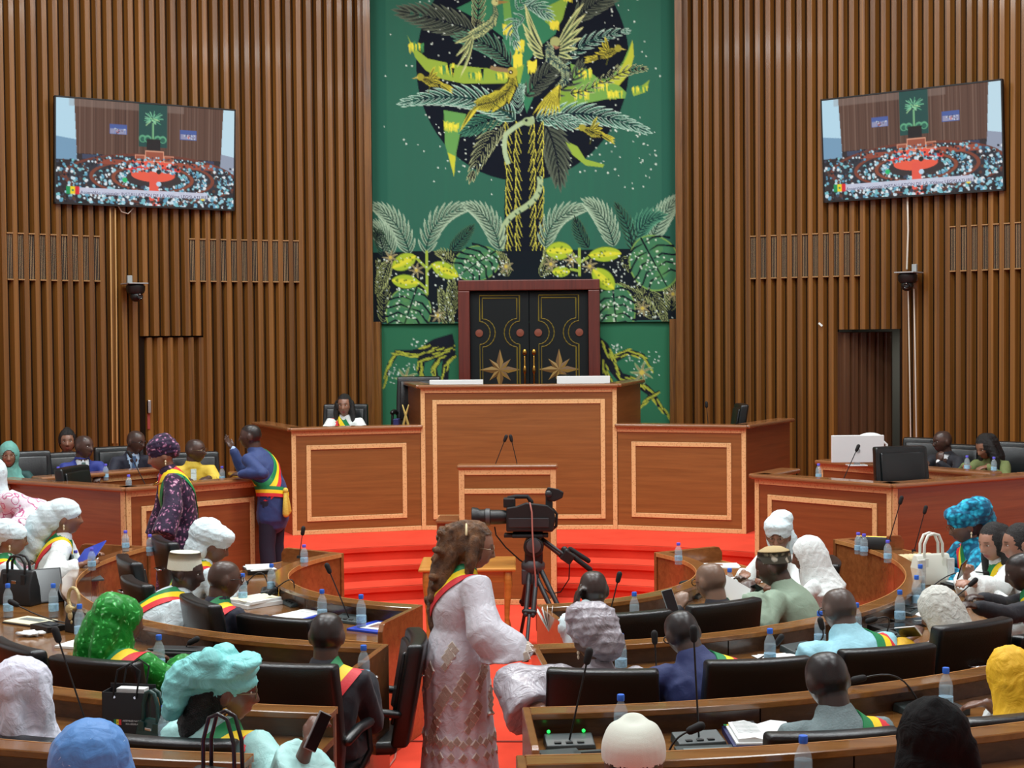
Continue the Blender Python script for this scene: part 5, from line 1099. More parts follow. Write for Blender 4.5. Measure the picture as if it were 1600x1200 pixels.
i = person('L5', 'shaven man in a navy suit and sash at the innermost desk, seen from behind', (350, 905), d=9.35, floor=.0, face=40, hy=20, hp=-4, lean=.12, skin=(92, 68, 57), hair='stub', cloth=C_NAVY, sash=dict(s=1), glasses='black', low=True)
obj('shirt_collar', B().tube([i['nb']+i['up']*.01, i['nb']+i['up']*.045], [.068, .060], n=16), C_WHITE, i['o'], smooth=True)
i = person('L6', 'woman under a sparkling green headscarf with a sash over green sequins', (192, 972), d=7.9, floor=.055, face=24, hy=22, hp=-8, lean=.08, side=-.2, female=True, girth=1.15, skin=MD, cloth=('dress', C_GREENSEQ), robe=True, sleeve=(.085, .09, .12), sash=dict(s=1, x=.12), earring='drop', vox=.009)
scarf(i, C_GREENSEQ, opening=(.03, -.03, .055, .08), drape=[(.09, .105), (.10, .10), (.12, .10), (.12, .08)], back=.04, extra=[((0, -.07, .05), (.105, .10, .10)), ([(-.02, -.10, .0), (-.05, -.14, -.12), (-.06, -.15, -.26)], [.09, .08, .06]), ([(.04, -.10, -.02), (.05, -.13, -.14), (.05, -.14, -.24)], [.07, .06, .04])], fold_amp=.009, fr=38)
i = person('L7', 'man with close-cropped hair in a dark suit and sash, seated by the aisle', (511, 993), d=7.45, floor=.055, face=6, lean=.08, skin=(94, 74, 64), hair='short', hair_col=(30, 28, 27), cloth=C_DARK, sash=dict(s=1, x=.11), vox=.008, arms={1: dict(t=(.16, .30, .80), hint=(.25, -.6, -1), hd=(-.2, .6, -.1))})
i = person('L8', 'figure in a loosely knotted white headscarf in front of the gift bag desk', (42, 1088), d=5.95, floor=.10, face=14, lean=.1, female=True, skin=MD, cloth=('dress', C_WHITE), robe=True)
scarf(i, mat('white_voile', (212, 214, 228), .8, bump=.8, bscale=13, warp=1), opening=(0, -.03, .05, .08), drape=[(.10, .115), (.125, .12), (.18, .14), (.27, .19)], extra=[((.0, -.04, .06), (.115, .125, .10)), ([(.02, -.10, .06), (.03, -.13, -.06), (.04, -.12, -.22)], [.05, .045, .06]), ([(.07, -.06, .09), (.10, -.05, -.02), (.09, -.05, -.12)], [.04, .045, .05]), ([(-.08, -.05, .08), (-.06, -.11, .05), (.02, -.13, .05)], [.04, .04, .04])], fold_amp=.010, fr=34)
i = person('L9', 'woman in a huge turquoise headwrap and mint dress holding a phone', (357, 1080), d=5.9, floor=.10, face=28, hy=48, hp=-6, lean=.1, female=True, girth=1.22, side=-.08, skin=MD, cloth=('dress', C_MINT), robe=True, sleeve=(.095, .11, .14), sash=dict(s=1, x=.14, drop=.06), sash_w=.17, eyes=True, glasses='metal', earring='hoop', vox=.0075, folds=.009, arms={1: dict(w=P(482, 1160, 5.55), hint=(.9, -.3, -.6), hd=(.15, .6, .75), curl=.9)})
wrap(i, C_MINT2, [((0, -.02, .075), (.108, .128, .06), (8, 0, 0)), ((0, -.11, .06), (.11, .09, .08)), ((-.02, -.17, .02), (.09, .07, .10), (-25, 0, 0)), ((.05, .04, .115), (.075, .075, .03), (20, 14, 0)), ((-.06, -.03, .125), (.06, .06, .04), (0, -25, 20)), ((.05, -.08, .125), (.055, .05, .045), (0, 30, 0)), ((.0, -.19, -.05), (.075, .045, .075), (-20, 0, 0))], fold_amp=.013, fr=42, vox=.0095, opening=(0, -.06, .075, .10))
cap_hair(i, HAIRM, .006, name='hair', extra=[([(-.03, -.09, -.02), (-.05, -.12, -.14), (-.06, -.12, -.26)], [.06, .06, .03]), ([(.03, -.09, -.02), (.02, -.12, -.14), (.0, -.12, -.24)], [.05, .05, .03])], amp=.008, fr=120)
i = person('L10', 'person under a pale blue spangled headscarf at the lowest edge of the picture', (152, 1196), d=4.55, floor=.24, face=14, lean=.1, female=True, skin=MD, cloth=('dress', C_BLUESCARF), robe=True)
scarf(i, C_BLUESCARF, drape=[(.115, .125), (.15, .13), (.19, .15), (.25, .17)], extra=[((0, -.04, .03), (.115, .13, .115))], fold_amp=.008, fr=30)
# ---- east block
i = person('R1', 'shaven man in a white robe holding a pale phone to his ear', (927, 922), d=8.85, floor=.0, face=356, hp=-4, lean=.08, skin=(72, 56, 50), hair='stub', cloth=('robe', C_WHITE), robe=True, sleeve=(.09, .10, .10), sash=dict(s=1, x=.11), arms={-1: dict(w=P(899, 948, 8.78), hint=(-.5, .2, -2), hd=(.15, .1, 1), hn=(-1, .1, .1), curl=.9)})
i = person('R2', 'balding man in spectacles and a dark suit looking at his phone', (1111, 909), d=9.1, floor=.0, face=335, hy=-12, hp=-10, lean=.08, skin=(140, 110, 90), hair='stub', hair_col=(70, 56, 48), cloth=C_DARK, sash=dict(s=1, x=.12), glasses='black', arms={-1: dict(w=P(1062, 952, 9.2), hd=(.2, .4, .9), curl=.9)})
i = person('R3', 'man in a sage robe and patterned cap bent over his phone', (1207, 886), d=9.55, floor=.0, face=298, hy=-8, hp=-20, lean=.2, girth=1.12, skin=(78, 60, 52), hair='short', cloth=('robe', C_GREENROBE), robe=True, sleeve=(.09, .10, .12), eyes=True, vox=.008, arms={-1: dict(w=P(1172, 928, 9.3), curl=.8), 1: dict(w=P(1166, 920, 9.6), curl=.8)})
kufi(i, None, .026, .100, .089, 16, .93, 'cap', [print_cloth('embroidered_cap_band', (78, 76, 66), [(20, 20, 20), (214, 208, 190)], 22, thr=.42, bump=0), mat('straw_cap_top', (178, 156, 112), .8, bump=.2, bscale=160)], dome=.03)
i = person('R4', 'woman in a white wrapped headscarf and glasses facing the gallery, eyes lowered', (1216, 838), d=11.2, floor=.0, face=225, hy=-28, hp=-10, lean=.12, female=True, skin=LT, cloth=('dress', C_LACE), robe=True, sash=dict(s=1, x=.08), eyes=True, glasses='metal', vox=.008)
wrap(i, C_WHITE, [((0, -.02, .07), (.105, .125, .085)), ((-.02, -.05, .12), (.085, .09, .06)), ((.0, .0, .075), (.10, .11, .055), (10, 0, 0)), ((0, -.10, -.04), (.105, .085, .13)), ((-.07, -.08, -.08), (.06, .07, .10))], fold_amp=.005, opening=(0, -.035, .060, .082), fr=48)
i = person('R5', 'figure in a plain white lace headscarf seen from behind the patterned cap', (1263, 868), d=10.5, floor=.0, face=285, hy=-10, hp=-10, lean=.12, female=True, skin=MD, cloth=('dress', C_LACE), robe=True)
scarf(i, C_LACE, drape=[(.10, .115), (.118, .115), (.15, .13), (.21, .16)], fold_amp=.007)
i = person('R6', 'woman in a crumpled silver satin headwrap and dress at the aisle desk', (926, 1000), d=7.4, floor=.055, face=358, hp=-20, hr=-12, lean=.2, side=.05, female=True, girth=1.05, skin=MD, cloth=('dress', C_PINKSATIN), robe=True, sleeve=(.095, .11, .15), folds=.010, earring='drop', arms={-1: dict(w=P(835, 1098, 7.2), hint=(-1, -.1, -.2), hand=True)})
wrap(i, C_PINKSATIN, [((0, -.03, .07), (.115, .13, .09)), ((.02, -.10, .05), (.115, .10, .115)), ((.05, -.10, -.03), (.09, .09, .10)), ((-.03, -.08, .12), (.08, .08, .06)), ((.0, -.15, .02), (.05, .05, .05))], fold_amp=.014, fr=46)
i = person('R7', 'man in a deep blue suit with a sash, head bowed to one side', (1067, 990), d=7.5, floor=.055, face=340, hp=-24, hr=-10, lean=.16, side=-.30, girth=1.2, skin=(78, 64, 58), hair='short', hair_col=(34, 32, 32), cloth=C_BLUE3, sash=dict(s=1, x=.14), folds=.008, glasses='black')
i = person('R8', 'shaven man in a pale blue shirt and sash, bent forward over his papers', (1312, 953), d=7.95, floor=.055, face=335, hp=-16, lean=.26, side=-.12, girth=1.3, skin=(104, 88, 80), hair='stub', cloth=('shirt', C_SKY), robe=True, sleeve=(.09, .10, .10), sash=dict(s=1, x=.15), glasses='black', folds=.009)
i = person('R9', 'woman in a cream voile headscarf and yellow dress writing at the desk', (1468, 956), d=8.05, floor=.055, face=312, hp=-22, lean=.22, female=True, skin=MD, cloth=('dress', C_YEL2), robe=True, sleeve=(.08, .08, .09), arms={-1: dict(w=P(1420, 1000, 8.0), curl=.8)})
scarf(i, C_CREAM, drape=[(.10, .11), (.108, .108), (.125, .11), (.165, .13)], fold_amp=.008)
i = person('R10', 'woman in a bright turquoise printed headwrap and dress with glasses', (1506, 822), d=11.0, floor=.055, face=262, hp=-14, lean=.08, female=True, girth=1.1, skin=MD, cloth=('dress', C_TEALPR), robe=True, sleeve=(.09, .10, .12), eyes=True, glasses='metal', sash=dict(s=1, x=.08), earring='drop')
wrap(i, C_TEALPR, [((0, -.03, .07), (.115, .135, .085)), ((.0, -.13, .08), (.11, .10, .10)), ((0, .03, .10), (.10, .09, .055)), ((-.03, -.06, .135), (.08, .09, .05)), ((0, -.17, .0), (.07, .07, .10))], fold_amp=.010, fr=46)
cap_hair(i, HAIRM, .004, extra=[([(0, -.09, -.02), (0, -.11, -.15)], [.055, .03])])
i = person('R11', 'woman with long straight black hair in white lace looking at her phone', (1552, 848), d=10.25, floor=.055, face=262, hy=-22, hp=-12, lean=.12, female=True, skin=(168, 126, 106), cloth=('dress', C_LACE), robe=True, sleeve=(.08, .085, .10), eyes=True, sash=dict(s=-1, x=.09), lip=(150, 70, 76), vox=.008, arms={-1: dict(w=P(1520, 912, 9.8), curl=.8), 1: dict(w=P(1510, 896, 10.2), curl=.8)})
cap_hair(i, HAIRM, .010, extra=[([(-.07, -.02, .04), (-.09, -.01, -.10), (-.085, .03, -.26)], [.035, .04, .025]), ([(0, -.08, .04), (0, -.10, -.14), (0, -.09, -.3)], [.07, .075, .05]), ([(.075, -.02, .02), (.085, 0, -.12), (.08, .03, -.25)], [.03, .035, .02])], amp=.003, cut=lambda c_: c_.y > .045 and c_.z < .08 and abs(c_.x) < .056)
i = person('R12', 'woman with tied-back dark hair in white lace at the frame edge', (1592, 850), d=9.95, floor=.055, face=268, hp=-8, lean=.1, female=True, skin=(160, 118, 98), cloth=('dress', C_LACE), robe=True, eyes=True, vox=.009)
cap_hair(i, HAIRM, .008, extra=[([(0, -.09, .05), (0, -.13, .0)], [.05, .05])])
i = person('R13', 'man in a dark suit with a thin yellow sash edge tapping his phone', (1599, 893), d=9.2, floor=.055, face=288, hp=-18, lean=.16, skin=(66, 52, 47), hair='short', cloth=C_DARK, eyes=True, sash=dict(s=-1, x=.10), arms={-1: dict(w=P(1525, 948, 8.75), hint=(-.5, -.2, -.9), curl=.7), 1: dict(w=P(1530, 935, 9.05), curl=.7)})
i = person('R14', 'man with cropped hair in a grey wool suit and sash reading a book', (1293, 1063), d=6.0, floor=.10, face=344, hp=-12, hr=-4, lean=.14, girth=1.12, skin=(72, 62, 58), hair='short', hair_col=(24, 24, 25), cloth=C_GREY, sash=dict(s=1, x=.15), vox=.008)
n_ = 30
obj('blanket_stitch', B().tube([i['nb']+V((.083*cos(2*pi*k/n_), .079*sin(2*pi*k/n_), .010+.008*(k % 2))) for k in range(n_+1)], .003, n=5, cap=False), RUBBER, i['o'])
i = person('R15', 'woman in a golden yellow headscarf and white dress, seen from behind', (1580, 1060), d=6.45, floor=.10, face=328, hp=-8, lean=.1, female=True, skin=MD, cloth=('dress', C_LACE), robe=True, sleeve=(.085, .09, .11))
scarf(i, C_YEL2, drape=[(.095, .11), (.105, .105), (.13, .115), (.20, .15)], extra=[([(.05, -.10, .05), (.06, -.13, -.08), (.06, -.14, -.2)], [.05, .05, .04])], fold_amp=.009, fr=36)
i = person('R16', 'person in a dented cream felt hat, seen from behind', (990, 1188), d=4.8, floor=.24, face=2, lean=.06, skin=(104, 82, 70), hair='short', cloth=C_GREY, robe=False)
FELT = mat('cream_felt', (212, 218, 204), .9, bump=.12, bscale=300, sheen=.15)
b = B(); b.ell((0, -.012, .035), (.106, .126, .122), n=24, m=18)
me = remesh(b, .006, 2, 'felt_hat'); co = co_of(me); r_ = np.exp(-((co[:, 0]/.042)**2+((co[:, 1]+.01)/.05)**2)); r2 = np.exp(-((np.abs(co[:, 0])-.052)**2/.02**2+((co[:, 1]-.045)/.05)**2)); up_ = np.clip((co[:, 2]-.06)/.08, 0, 1)
co[:, 2] -= (.030*r_+.012*r2)*up_; co[:, 2] += np.where(co[:, 2] > .05, .02*np.clip(co[:, 1]/.1, -1, 1)*up_, 0); set_co(me, co); bm = bmesh.new(); bm.from_mesh(me)
bmesh.ops.delete(bm, geom=[f for f in bm.faces if f.calc_center_median().z < .012], context='FACES'); bm.to_mesh(me); bm.free(); me.transform(i['HT']); obj('felt_hat', me, FELT, i['o'], smooth=True)
i = person('R17', 'figure under a black headscarf at the desk below the yellow headscarf', (1452, 1166), d=4.75, floor=.24, face=335, lean=.1, female=True, skin=MD, cloth=('dress', C_BLACKSC), robe=True)
scarf(i, C_BLACKSC, drape=[(.105, .12), (.13, .125), (.165, .14), (.22, .16)], extra=[((-.01, -.04, .05), (.10, .12, .11)), ([(-.02, -.06, .12), (.03, -.12, .03), (.07, -.13, -.15)], [.045, .04, .04])], fold_amp=.010, fr=30)
print('PEOPLE', {k: v for k, v in PEOPLE.items()})
# ------------------------------------------------------------------ televisions
def tri(c, u0, v0, u1, v1, col): c.rect(u0*284, v0*164, u1*284, v1*164, col)
rng = random.Random(11); PALX = [(210, 220, 230), (40, 50, 80), (120, 140, 190)]
c = Canvas(0, 0, 284, 164, 1.15, (46, 40, 44))
tri(c, 0, 0, 1, .52, (96, 68, 56))
for k in range(150):
    x = rng.uniform(28, 264); c.rect(x, 0, x+rng.uniform(.8, 2), 86, rng.choice([(70, 46, 38), (126, 98, 84), (88, 60, 48)]), .6)
c.poly([(0, 0), (28, 0), (32, 88), (0, 80)], (186, 222, 240)); c.poly([(0, 60), (31, 64), (32, 96), (0, 96)], (120, 160, 190)); c.poly([(265, 0), (284, 0), (284, 80), (262, 74)], (196, 226, 240)); c.poly([(262, 74), (284, 78), (284, 110), (260, 100)], (150, 160, 180))
c.rect(20, 0, 200, 12, (150, 130, 120), .35)
tri(c, .45, 0, .61, .42, (28, 76, 72))
for k in range(46):
    a = rng.uniform(0, 2*pi); r = rng.uniform(2, 18); x, y = 150+r*cos(a), 24+r*.9*sin(a); c.path([(150+r*.3*cos(a), 24+r*.3*sin(a)), (x, y)], 1.2, rng.choice([(130, 200, 160), (90, 170, 130), (170, 220, 160)]))
c.rect(149, 30, 152, 62, (120, 180, 130))
for x in (134, 142, 158, 166): c.circ(x, 56, 6, (96, 170, 130)); c.circ(x, 57, 4, (40, 100, 84))
for x0, y0 in ((82, 36), (194, 38)):
    c.rect(x0, y0, x0+27, y0+16, (74, 96, 160)); c.rect(x0+1, y0+7, x0+26, y0+15, (150, 150, 180)); c.circ(x0+13, y0+11, 3, (200, 100, 96)); [c.circ(x0+rng.uniform(2, 25), y0+rng.uniform(7, 15), 1.1, rng.choice(PALX), n=6) for _ in range(24)]
tri(c, .495, .34, .57, .45, (30, 28, 30)); c.rect(40, 86, 132, 94, (60, 70, 96)); c.rect(186, 86, 250, 96, (60, 66, 92))
EL = lambda rx, ry, col, cy=120: c.circ(151, cy, rx, col, ry, 60)
for rx, ry, col in ((140, 40, (112, 58, 44)), (134, 36, (44, 48, 58)), (100, 31, (128, 66, 48)), (94, 27.5, (50, 50, 56)), (66, 22.5, (140, 74, 52)), (60, 19.5, (56, 48, 50))): EL(rx, ry, col)
EL(44, 13, (226, 70, 56), 104); EL(46, 10, (206, 44, 46), 99); EL(42, 7, (240, 90, 70), 96); EL(35, 11, (240, 96, 72), 114)
c.poly([(145, 112), (158, 112), (163, 164), (144, 164)], (236, 92, 74))
for x0, y0, x1, y1 in ((122, 82, 138, 93), (138, 75, 168, 92), (168, 82, 184, 93), (143, 94, 160, 104)):
    c.rect(x0, y0, x1, y1, (226, 160, 130)); c.rect(x0+1.2, y0+1.2, x1-1.2, y1-1.2, (160, 84, 62))
c.rect(62, 92, 118, 100, (150, 74, 56)); c.rect(184, 92, 250, 102, (160, 78, 58)); c.rect(146, 102, 158, 108, (60, 40, 36))
PAL = [(206, 226, 236), (150, 206, 222), (96, 160, 190), (30, 34, 44), (24, 26, 34), (60, 70, 90), (230, 236, 240), (120, 190, 200), (90, 60, 50)]
for k in range(900):
    a = rng.uniform(0, 2*pi); r = rng.choice((48, 54, 72, 80, 88, 108, 118, 128)); q = .29
    x, y = 151+r*cos(a)*rng.uniform(.96, 1.05), 121+r*q*sin(a)*rng.uniform(.95, 1.1)
    if y < 90 or (abs(x-152) < 9 and y > 108): continue
    c.circ(x, y, rng.uniform(1.2, 2.8), rng.choice(PAL), n=7)
for k in range(330): c.circ(rng.uniform(0, 284), rng.uniform(146, 164), rng.uniform(1.5, 3.4), rng.choice(PAL), n=7)
for k in range(120): c.circ(rng.choice((rng.uniform(0, 34), rng.uniform(258, 284))), rng.uniform(96, 140), rng.uniform(1.2, 2.6), rng.choice(PAL), n=7)
for x in range(60, 240, 3): c.circ(x+rng.uniform(-1, 1), 88+rng.uniform(-3, 4), 1.4, rng.choice(PAL), n=6)
for x, y, col in ((106, 124, (40, 190, 110)), (160, 128, (190, 220, 240)), (232, 148, (240, 210, 60)), (160, 108, (30, 40, 40))): c.circ(x, y, 4, col)
c.rect(16, 139, 240, 149, (206, 210, 230), .92)
c.rect(16, 138, 22.5, 150, (20, 150, 90)); c.rect(22.5, 138, 29.5, 150, (244, 220, 40)); c.rect(29.5, 138, 36, 150, (220, 40, 50)); c.circ(26, 144, 1.8, (30, 140, 80))
SCR = c.mesh('screen', lambda u, v_: np.stack([u-.5, 0*u, .5-v_], -1)); SCRM = vcol('screen_glow', rough=.2, emit=1.2)
def plane_hit(px, py, T):
    r = ray(px, py); n = T.to_3x3() @ V((0, 1, 0)); o = T.translation; p = CAM+r*((o-CAM).dot(n)/r.dot(n)); return T.inverted() @ p
def solid_text(tx):
    dg = bpy.context.evaluated_depsgraph_get(); me = bpy.data.meshes.new_from_object(tx.evaluated_get(dg)); o = bpy.data.objects.new(tx.name, me); COL.objects.link(o)
    o.parent = tx.parent; o.location, o.rotation_euler, o.scale = tx.location, tx.rotation_euler, tx.scale; bpy.data.objects.remove(tx); o['kind'] = 'stuff'; return o
def television(cx, cy, l, r, t_, b_, label):
    p = Pr(cx, cy, RW-.14, True); a = atan2(p.x, -p.y); T = M.Translation(p) @ M.Rotation(a, 4, 'Z')     # local +y faces the hall's centre
    T = T @ M.Rotation(pi, 4, 'Z') @ M.Rotation(R(4), 4, 'X')                                            # local -y faces the hall, tipped down a little
    x0, x1 = plane_hit(*l, T).x, plane_hit(*r, T).x; z1, z0 = plane_hit(*t_, T).z, plane_hit(*b_, T).z
    if x0 > x1: x0, x1 = x1, x0
    tv = thing('television', label, 'television', T=T @ M.Translation(((x0+x1)/2, 0, (z0+z1)/2))); w, h = x1-x0, z1-z0
    obj('casing', B().box(-w/2, w/2, 0, .06, -h/2, h/2), PLASTIC, tv, bevel=.008); obj('mount', B().box(-.3, .3, .06, .17, -.2, .2), PLASTIC, tv)
    for bx in ((-w/2, w/2, h/2-.018, h/2), (-w/2, w/2, -h/2, -h/2+.022), (-w/2, -w/2+.016, -h/2, h/2), (w/2-.016, w/2, -h/2, h/2)): obj('bezel', B().box(bx[0], bx[1], -.012, 0, bx[2], bx[3]), PLASTIC, tv)
    s = obj('screen', SCR, SCRM, tv) if not SCR.materials else None
    if s is None: s = bpy.data.objects.new('screen', SCR); COL.objects.link(s); s.parent = tv
    s.location = (0, -.004, 0); s.scale = (w-.032, 1, h-.04)
    cu = bpy.data.curves.new('caption', 'FONT'); cu.body = 'Assemblée nationale: INSTALLATION DE LA XVème LEGISLATURE'; cu.size = h*.042; cu.align_x = 'LEFT'
    tx = bpy.data.objects.new('caption', cu); COL.objects.link(tx); tx.parent = tv; cu.materials.append(mat('caption_ink', (38, 40, 74), .4, emit=.6))
    tx.location = (-w/2+w*.135, -.007, h/2-h*.896); tx.rotation_euler = (pi/2, 0, 0); k = 1
    bpy.context.view_layer.update(); k = (w*.70)/max(.01, tx.dimensions.x); tx.scale = (k, 1.0, 1); solid_text(tx); return tv
television(226, 241, (85, 233), (367, 251), (226, 160), (226, 324), 'wall television above the west bench, beside the standing man in blue')
television(1426, 227, (1285, 236), (1568, 210), (1426, 139), (1426, 307.5), 'wall television above the open doorway')
# ------------------------------------------------------------------ wall cameras and cables
def objw(name, b, m, parent, **k):
    for i, v in enumerate(b.v): b.v[i] = tuple(V(v)-parent.location)
    return obj(name, b, m, parent, **k)
def ptz(px, py, label):
    p = Pr(px, py, RW-.22, True); a = atan2(p.x, -p.y); T = M.Translation(p) @ M.Rotation(a, 4, 'Z')
    t = thing('wall_camera', label, 'camera', T=T)
    obj('bracket', B().box(-.12, .12, -.2, .12, .085, .1).box(-.03, .03, -.24, -.2, .0, .2), mat('bracket_grey', (150, 155, 155), .4), t, bevel=.004)
    obj('housing', B().lathe([(.09, .085), (.115, .06), (.11, 0), (.09, -.03)], 18), PLASTIC, t, smooth=True, auto=40)
    h = obj('camera_head', B().ell((0, .01, -.06), (.075, .08, .07)), PLASTIC, t, smooth=True); obj('lens', B().lathe([(.036, 0), (.036, .03), (.028, .034), (0, .026)], 14, M.Translation((-.02, .07, -.07)) @ M.Rotation(-pi/2, 4, 'X')), mat('lens_glass', (10, 12, 16), .05, spec=.8), h, smooth=True, auto=40)
    return t
ptz(212, 455, 'small black dome camera on a bracket below the west television'); ptz(1418, 438, 'small black dome camera hanging below the television on the doorway side')
CABLE = mat('white_cable', (206, 200, 186), .5)
def wire(name, pts, r, m, label, cat='cable', n=6):
    t = B().tube(pts, r, n=n); o = obj(name, t, m, smooth=True); return tag(o, label, cat)
wc = lambda px, py: Pr(px, py, RW-.02, True)
wire('white_cable', [wc(1418, 305), wc(1419, 360), wc(1417, 420)], .012, CABLE, 'white cable hanging from the television down to the dome camera')
wire('white_cable', [wc(1419, 452), wc(1421, 560), wc(1423, 690)], .009, CABLE, 'thin pale cable dropping from the dome camera beside the open doorway')
wire('white_cable', [wc(1428, 452), wc(1430, 560), wc(1432, 690)], .009, CABLE, 'pale cable running down the slats, second of the pair below the dome camera')
wire('pale_conduit', [wc(172, 326), wc(174, 500), wc(176, 692)], .010, mat('conduit', (186, 146, 90), .5), 'pale conduit on the slats below the west television', 'conduit')
wire('pale_conduit', [wc(180, 326), wc(182, 500), wc(183, 692)], .010, mat('conduit', (186, 146, 90), .5), 'pale conduit next to its twin, nearer the west dome camera', 'conduit')
wire('cable_loop', [wc(185, 322), wc(190, 331), wc(200, 334), wc(208, 326)], .008, CABLE, 'loose grey cable loop hanging under the west television')
p = Pr(1282, 507, RW-.02, True); o = obj('paper_scrap', B().box(-.03, .03, -.002, .002, -.012, .012), PAPER, loc=p, rot=(0, R(-40), atan2(p.x, -p.y))); tag(o, 'tiny white paper scrap stuck on the slats left of the doorway'.replace(' left of', ' beside'), 'paper')
# ------------------------------------------------------------------ broadcast camera on its tripod
D = 12.35; q = lambda x, y, dd=0: P(x, y, D+dd); base = q(836, 900); base.z = 0
tp_ = thing('tripod', 'black camera tripod with fluid head and pan bars standing on the red carpet', 'tripod', base)
GR1 = mat('dark_grey_metal', (42, 44, 46), .4); GR2 = mat('grey_casting', (66, 68, 70), .45)
apex = q(834, 880)
for (tx, ty, dd) in ((812, 1000, .35), (903, 985, -.45), (820, 1030, -.5)):
    f = P(tx, 900, D+dd); f.z = .02; top = apex+(f-apex)*.06; mid = apex+(f-apex)*.55; sd = (f-apex).cross(FWD).normalized()*.03
    l = objw('leg', B().tube([top+sd, mid+sd], .021, n=8).tube([top-sd, mid-sd], .021, n=8).tube([mid, f], .015, n=8), GR1, tp_, smooth=True)
    o1 = objw('leg_clamp', B().tube([mid-(f-apex)*.03+sd*1.3, mid-(f-apex)*.03-sd*1.3], .026, n=8), PLASTIC, tp_, smooth=True); o1.parent = l
    o2 = objw('foot', B().ell(f, (.035, .035, .02), n=8, m=6), RUBBER, tp_, smooth=True); o2.parent = l
objw('bowl', B().lathe([(.07, -.06), (.10, -.02), (.10, .02), (.075, .05)], 16, M.Translation(q(833, 884))), GR2, tp_, smooth=True, auto=40)
objw('spread_block', B().box(-.075, .075, -.07, .07, -.13, .0, T=M.Translation(q(829, 888))), GR2, tp_, bevel=.012)
objw('fluid_head', B().lathe([(.085, -.1), (.085, .1)], 20, M.Translation(q(834, 853)) @ M.Rotation(pi/2, 4, 'Y') @ M.Rotation(pi/2, 4, 'X')).box(-.075, .075, -.07, .07, -.14, -.03, T=M.Translation(q(834, 853))), PLASTIC, tp_, bevel=.01)
objw('drag_dial', B().lathe([(.06, 0), (.06, .02), (.03, .026)], 18, M.Translation(q(834, 853, -.1)) @ M.Rotation(pi/2, 4, 'X')), GR2, tp_, smooth=True, auto=40)
objw('plate', B().box(-.2, .17, -.06, .06, -.015, .015, T=M.Translation(q(825, 836))), PLASTIC, tp_, bevel=.006)
for (a, b_, c_, dd) in (((848, 842), (878, 864), (889, 876), -.12), ((848, 847), (880, 872), (886, 873), .14)):
    br = objw('pan_bar', B().tube([q(*a), q(*b_, dd), q(*c_, dd)], .013, n=8), GR1, tp_, smooth=True)
    e = (891, 862) if dd > 0 else (894, 872); g_ = objw('grip', B().tube([q(e[0], e[1]-4, dd), q(e[0]+28, e[1]+18 if dd < 0 else e[1]+14, dd)], .022, n=10), RUBBER, tp_, smooth=True); g_.parent = br
    g2 = objw('zoom_control', B().box(-.05, .05, -.04, .04, -.045, .045, T=M.Translation(q(c_[0]-2, c_[1]-6, dd)) @ M.Rotation(R(35), 4, 'Y')).ell(q(c_[0]-4, c_[1]-14, dd), (.03, .03, .03)), PLASTIC, tp_, bevel=.008); g2.parent = br
ec = thing('broadcast_camera', 'black broadcast video camera with long lens pointing across the hall', 'camera', q(828, 833))
objw('body', B().prism([(790, 830), (866, 830), (868, 800), (862, 790), (850, 787), (800, 788), (791, 794)], 1).box(0, 0, 0, 0, 0, 0) if False else B().add([q(x, y, dd) for dd in (-.1, .1) for x, y in ((791, 831), (864, 831), (868, 812), (866, 797), (856, 789), (822, 785), (806, 791), (791, 793))], [tuple(range(8)), tuple(range(8, 16))[::-1]]+[(i, 8+i, 8+(i+1) % 8, (i+1) % 8) for i in range(8)]), PLASTIC, ec, bevel=.012)
objw('side_panel', B().box(-.18, .16, -.012, 0, -.05, .03, T=M.Translation(q(828, 815, -.1))), GR1, ec, bevel=.006); objw('shoulder_pad', B().box(-.16, .1, -.1, .1, -.03, .0, T=M.Translation(q(830, 833))), RUBBER, ec, bevel=.01)
Tl = lambda x, y: M.Translation(q(x, y)) @ M.Rotation(YAW, 4, 'Z') @ M.Rotation(-pi/2, 4, 'Y')
ln = objw('lens', B().lathe([(.05, -.04), (.058, .0), (.062, .05), (.062, .12), (.07, .13), (.07, .17), (.066, .175), (.066, .21), (.08, .23), (.086, .275), (.08, .28), (.06, .262)], 22, Tl(789, 808)), PLASTIC, ec, smooth=True, auto=35)
o = objw('lens_ring', B().lathe([(.0735, .0), (.0735, .035)], 22, Tl(765, 808) @ M.Translation((0, 0, -.002))), GR2, ec, smooth=True, auto=35); o.parent = ln
objw('front_glass', B().ell(q(741, 808)+V((.03, 0, 0)), (.008, .058, .058)), mat('lens_glass', (10, 12, 16), .05, spec=.8), ec, smooth=True).parent = ln
objw('handle', B().tube([q(794, 790), q(796, 778), q(806, 776), q(824, 776), q(830, 784)], [.024, .022, .018, .018, .02], n=8), RUBBER, ec, smooth=True)
objw('front_mount', B().box(-.05, .05, -.05, .05, -.035, .045, T=M.Translation(q(796, 786))), PLASTIC, ec, bevel=.01)
vf = objw('viewfinder', B().add([q(x, y, dd) for dd in (-.07, .07) for x, y in ((853, 766), (856, 761), (872, 764), (881, 769), (879, 778), (866, 784), (854, 781))], [tuple(range(7)), tuple(range(7, 14))[::-1]]+[(i, 7+i, 7+(i+1) % 7, (i+1) % 7) for i in range(7)]), PLASTIC, ec, bevel=.008)
objw('viewfinder_arm', B().box(-.03, .03, -.03, .03, -.06, .1, T=M.Translation(q(858, 785))).ell(q(857, 772, -.08), (.03, .02, .03)), GR1, ec, bevel=.006)
objw('rear_connector', B().tube([q(864, 796), q(870, 803), q(869, 822), q(862, 828)], .012, n=8), PLASTIC, ec, smooth=True)
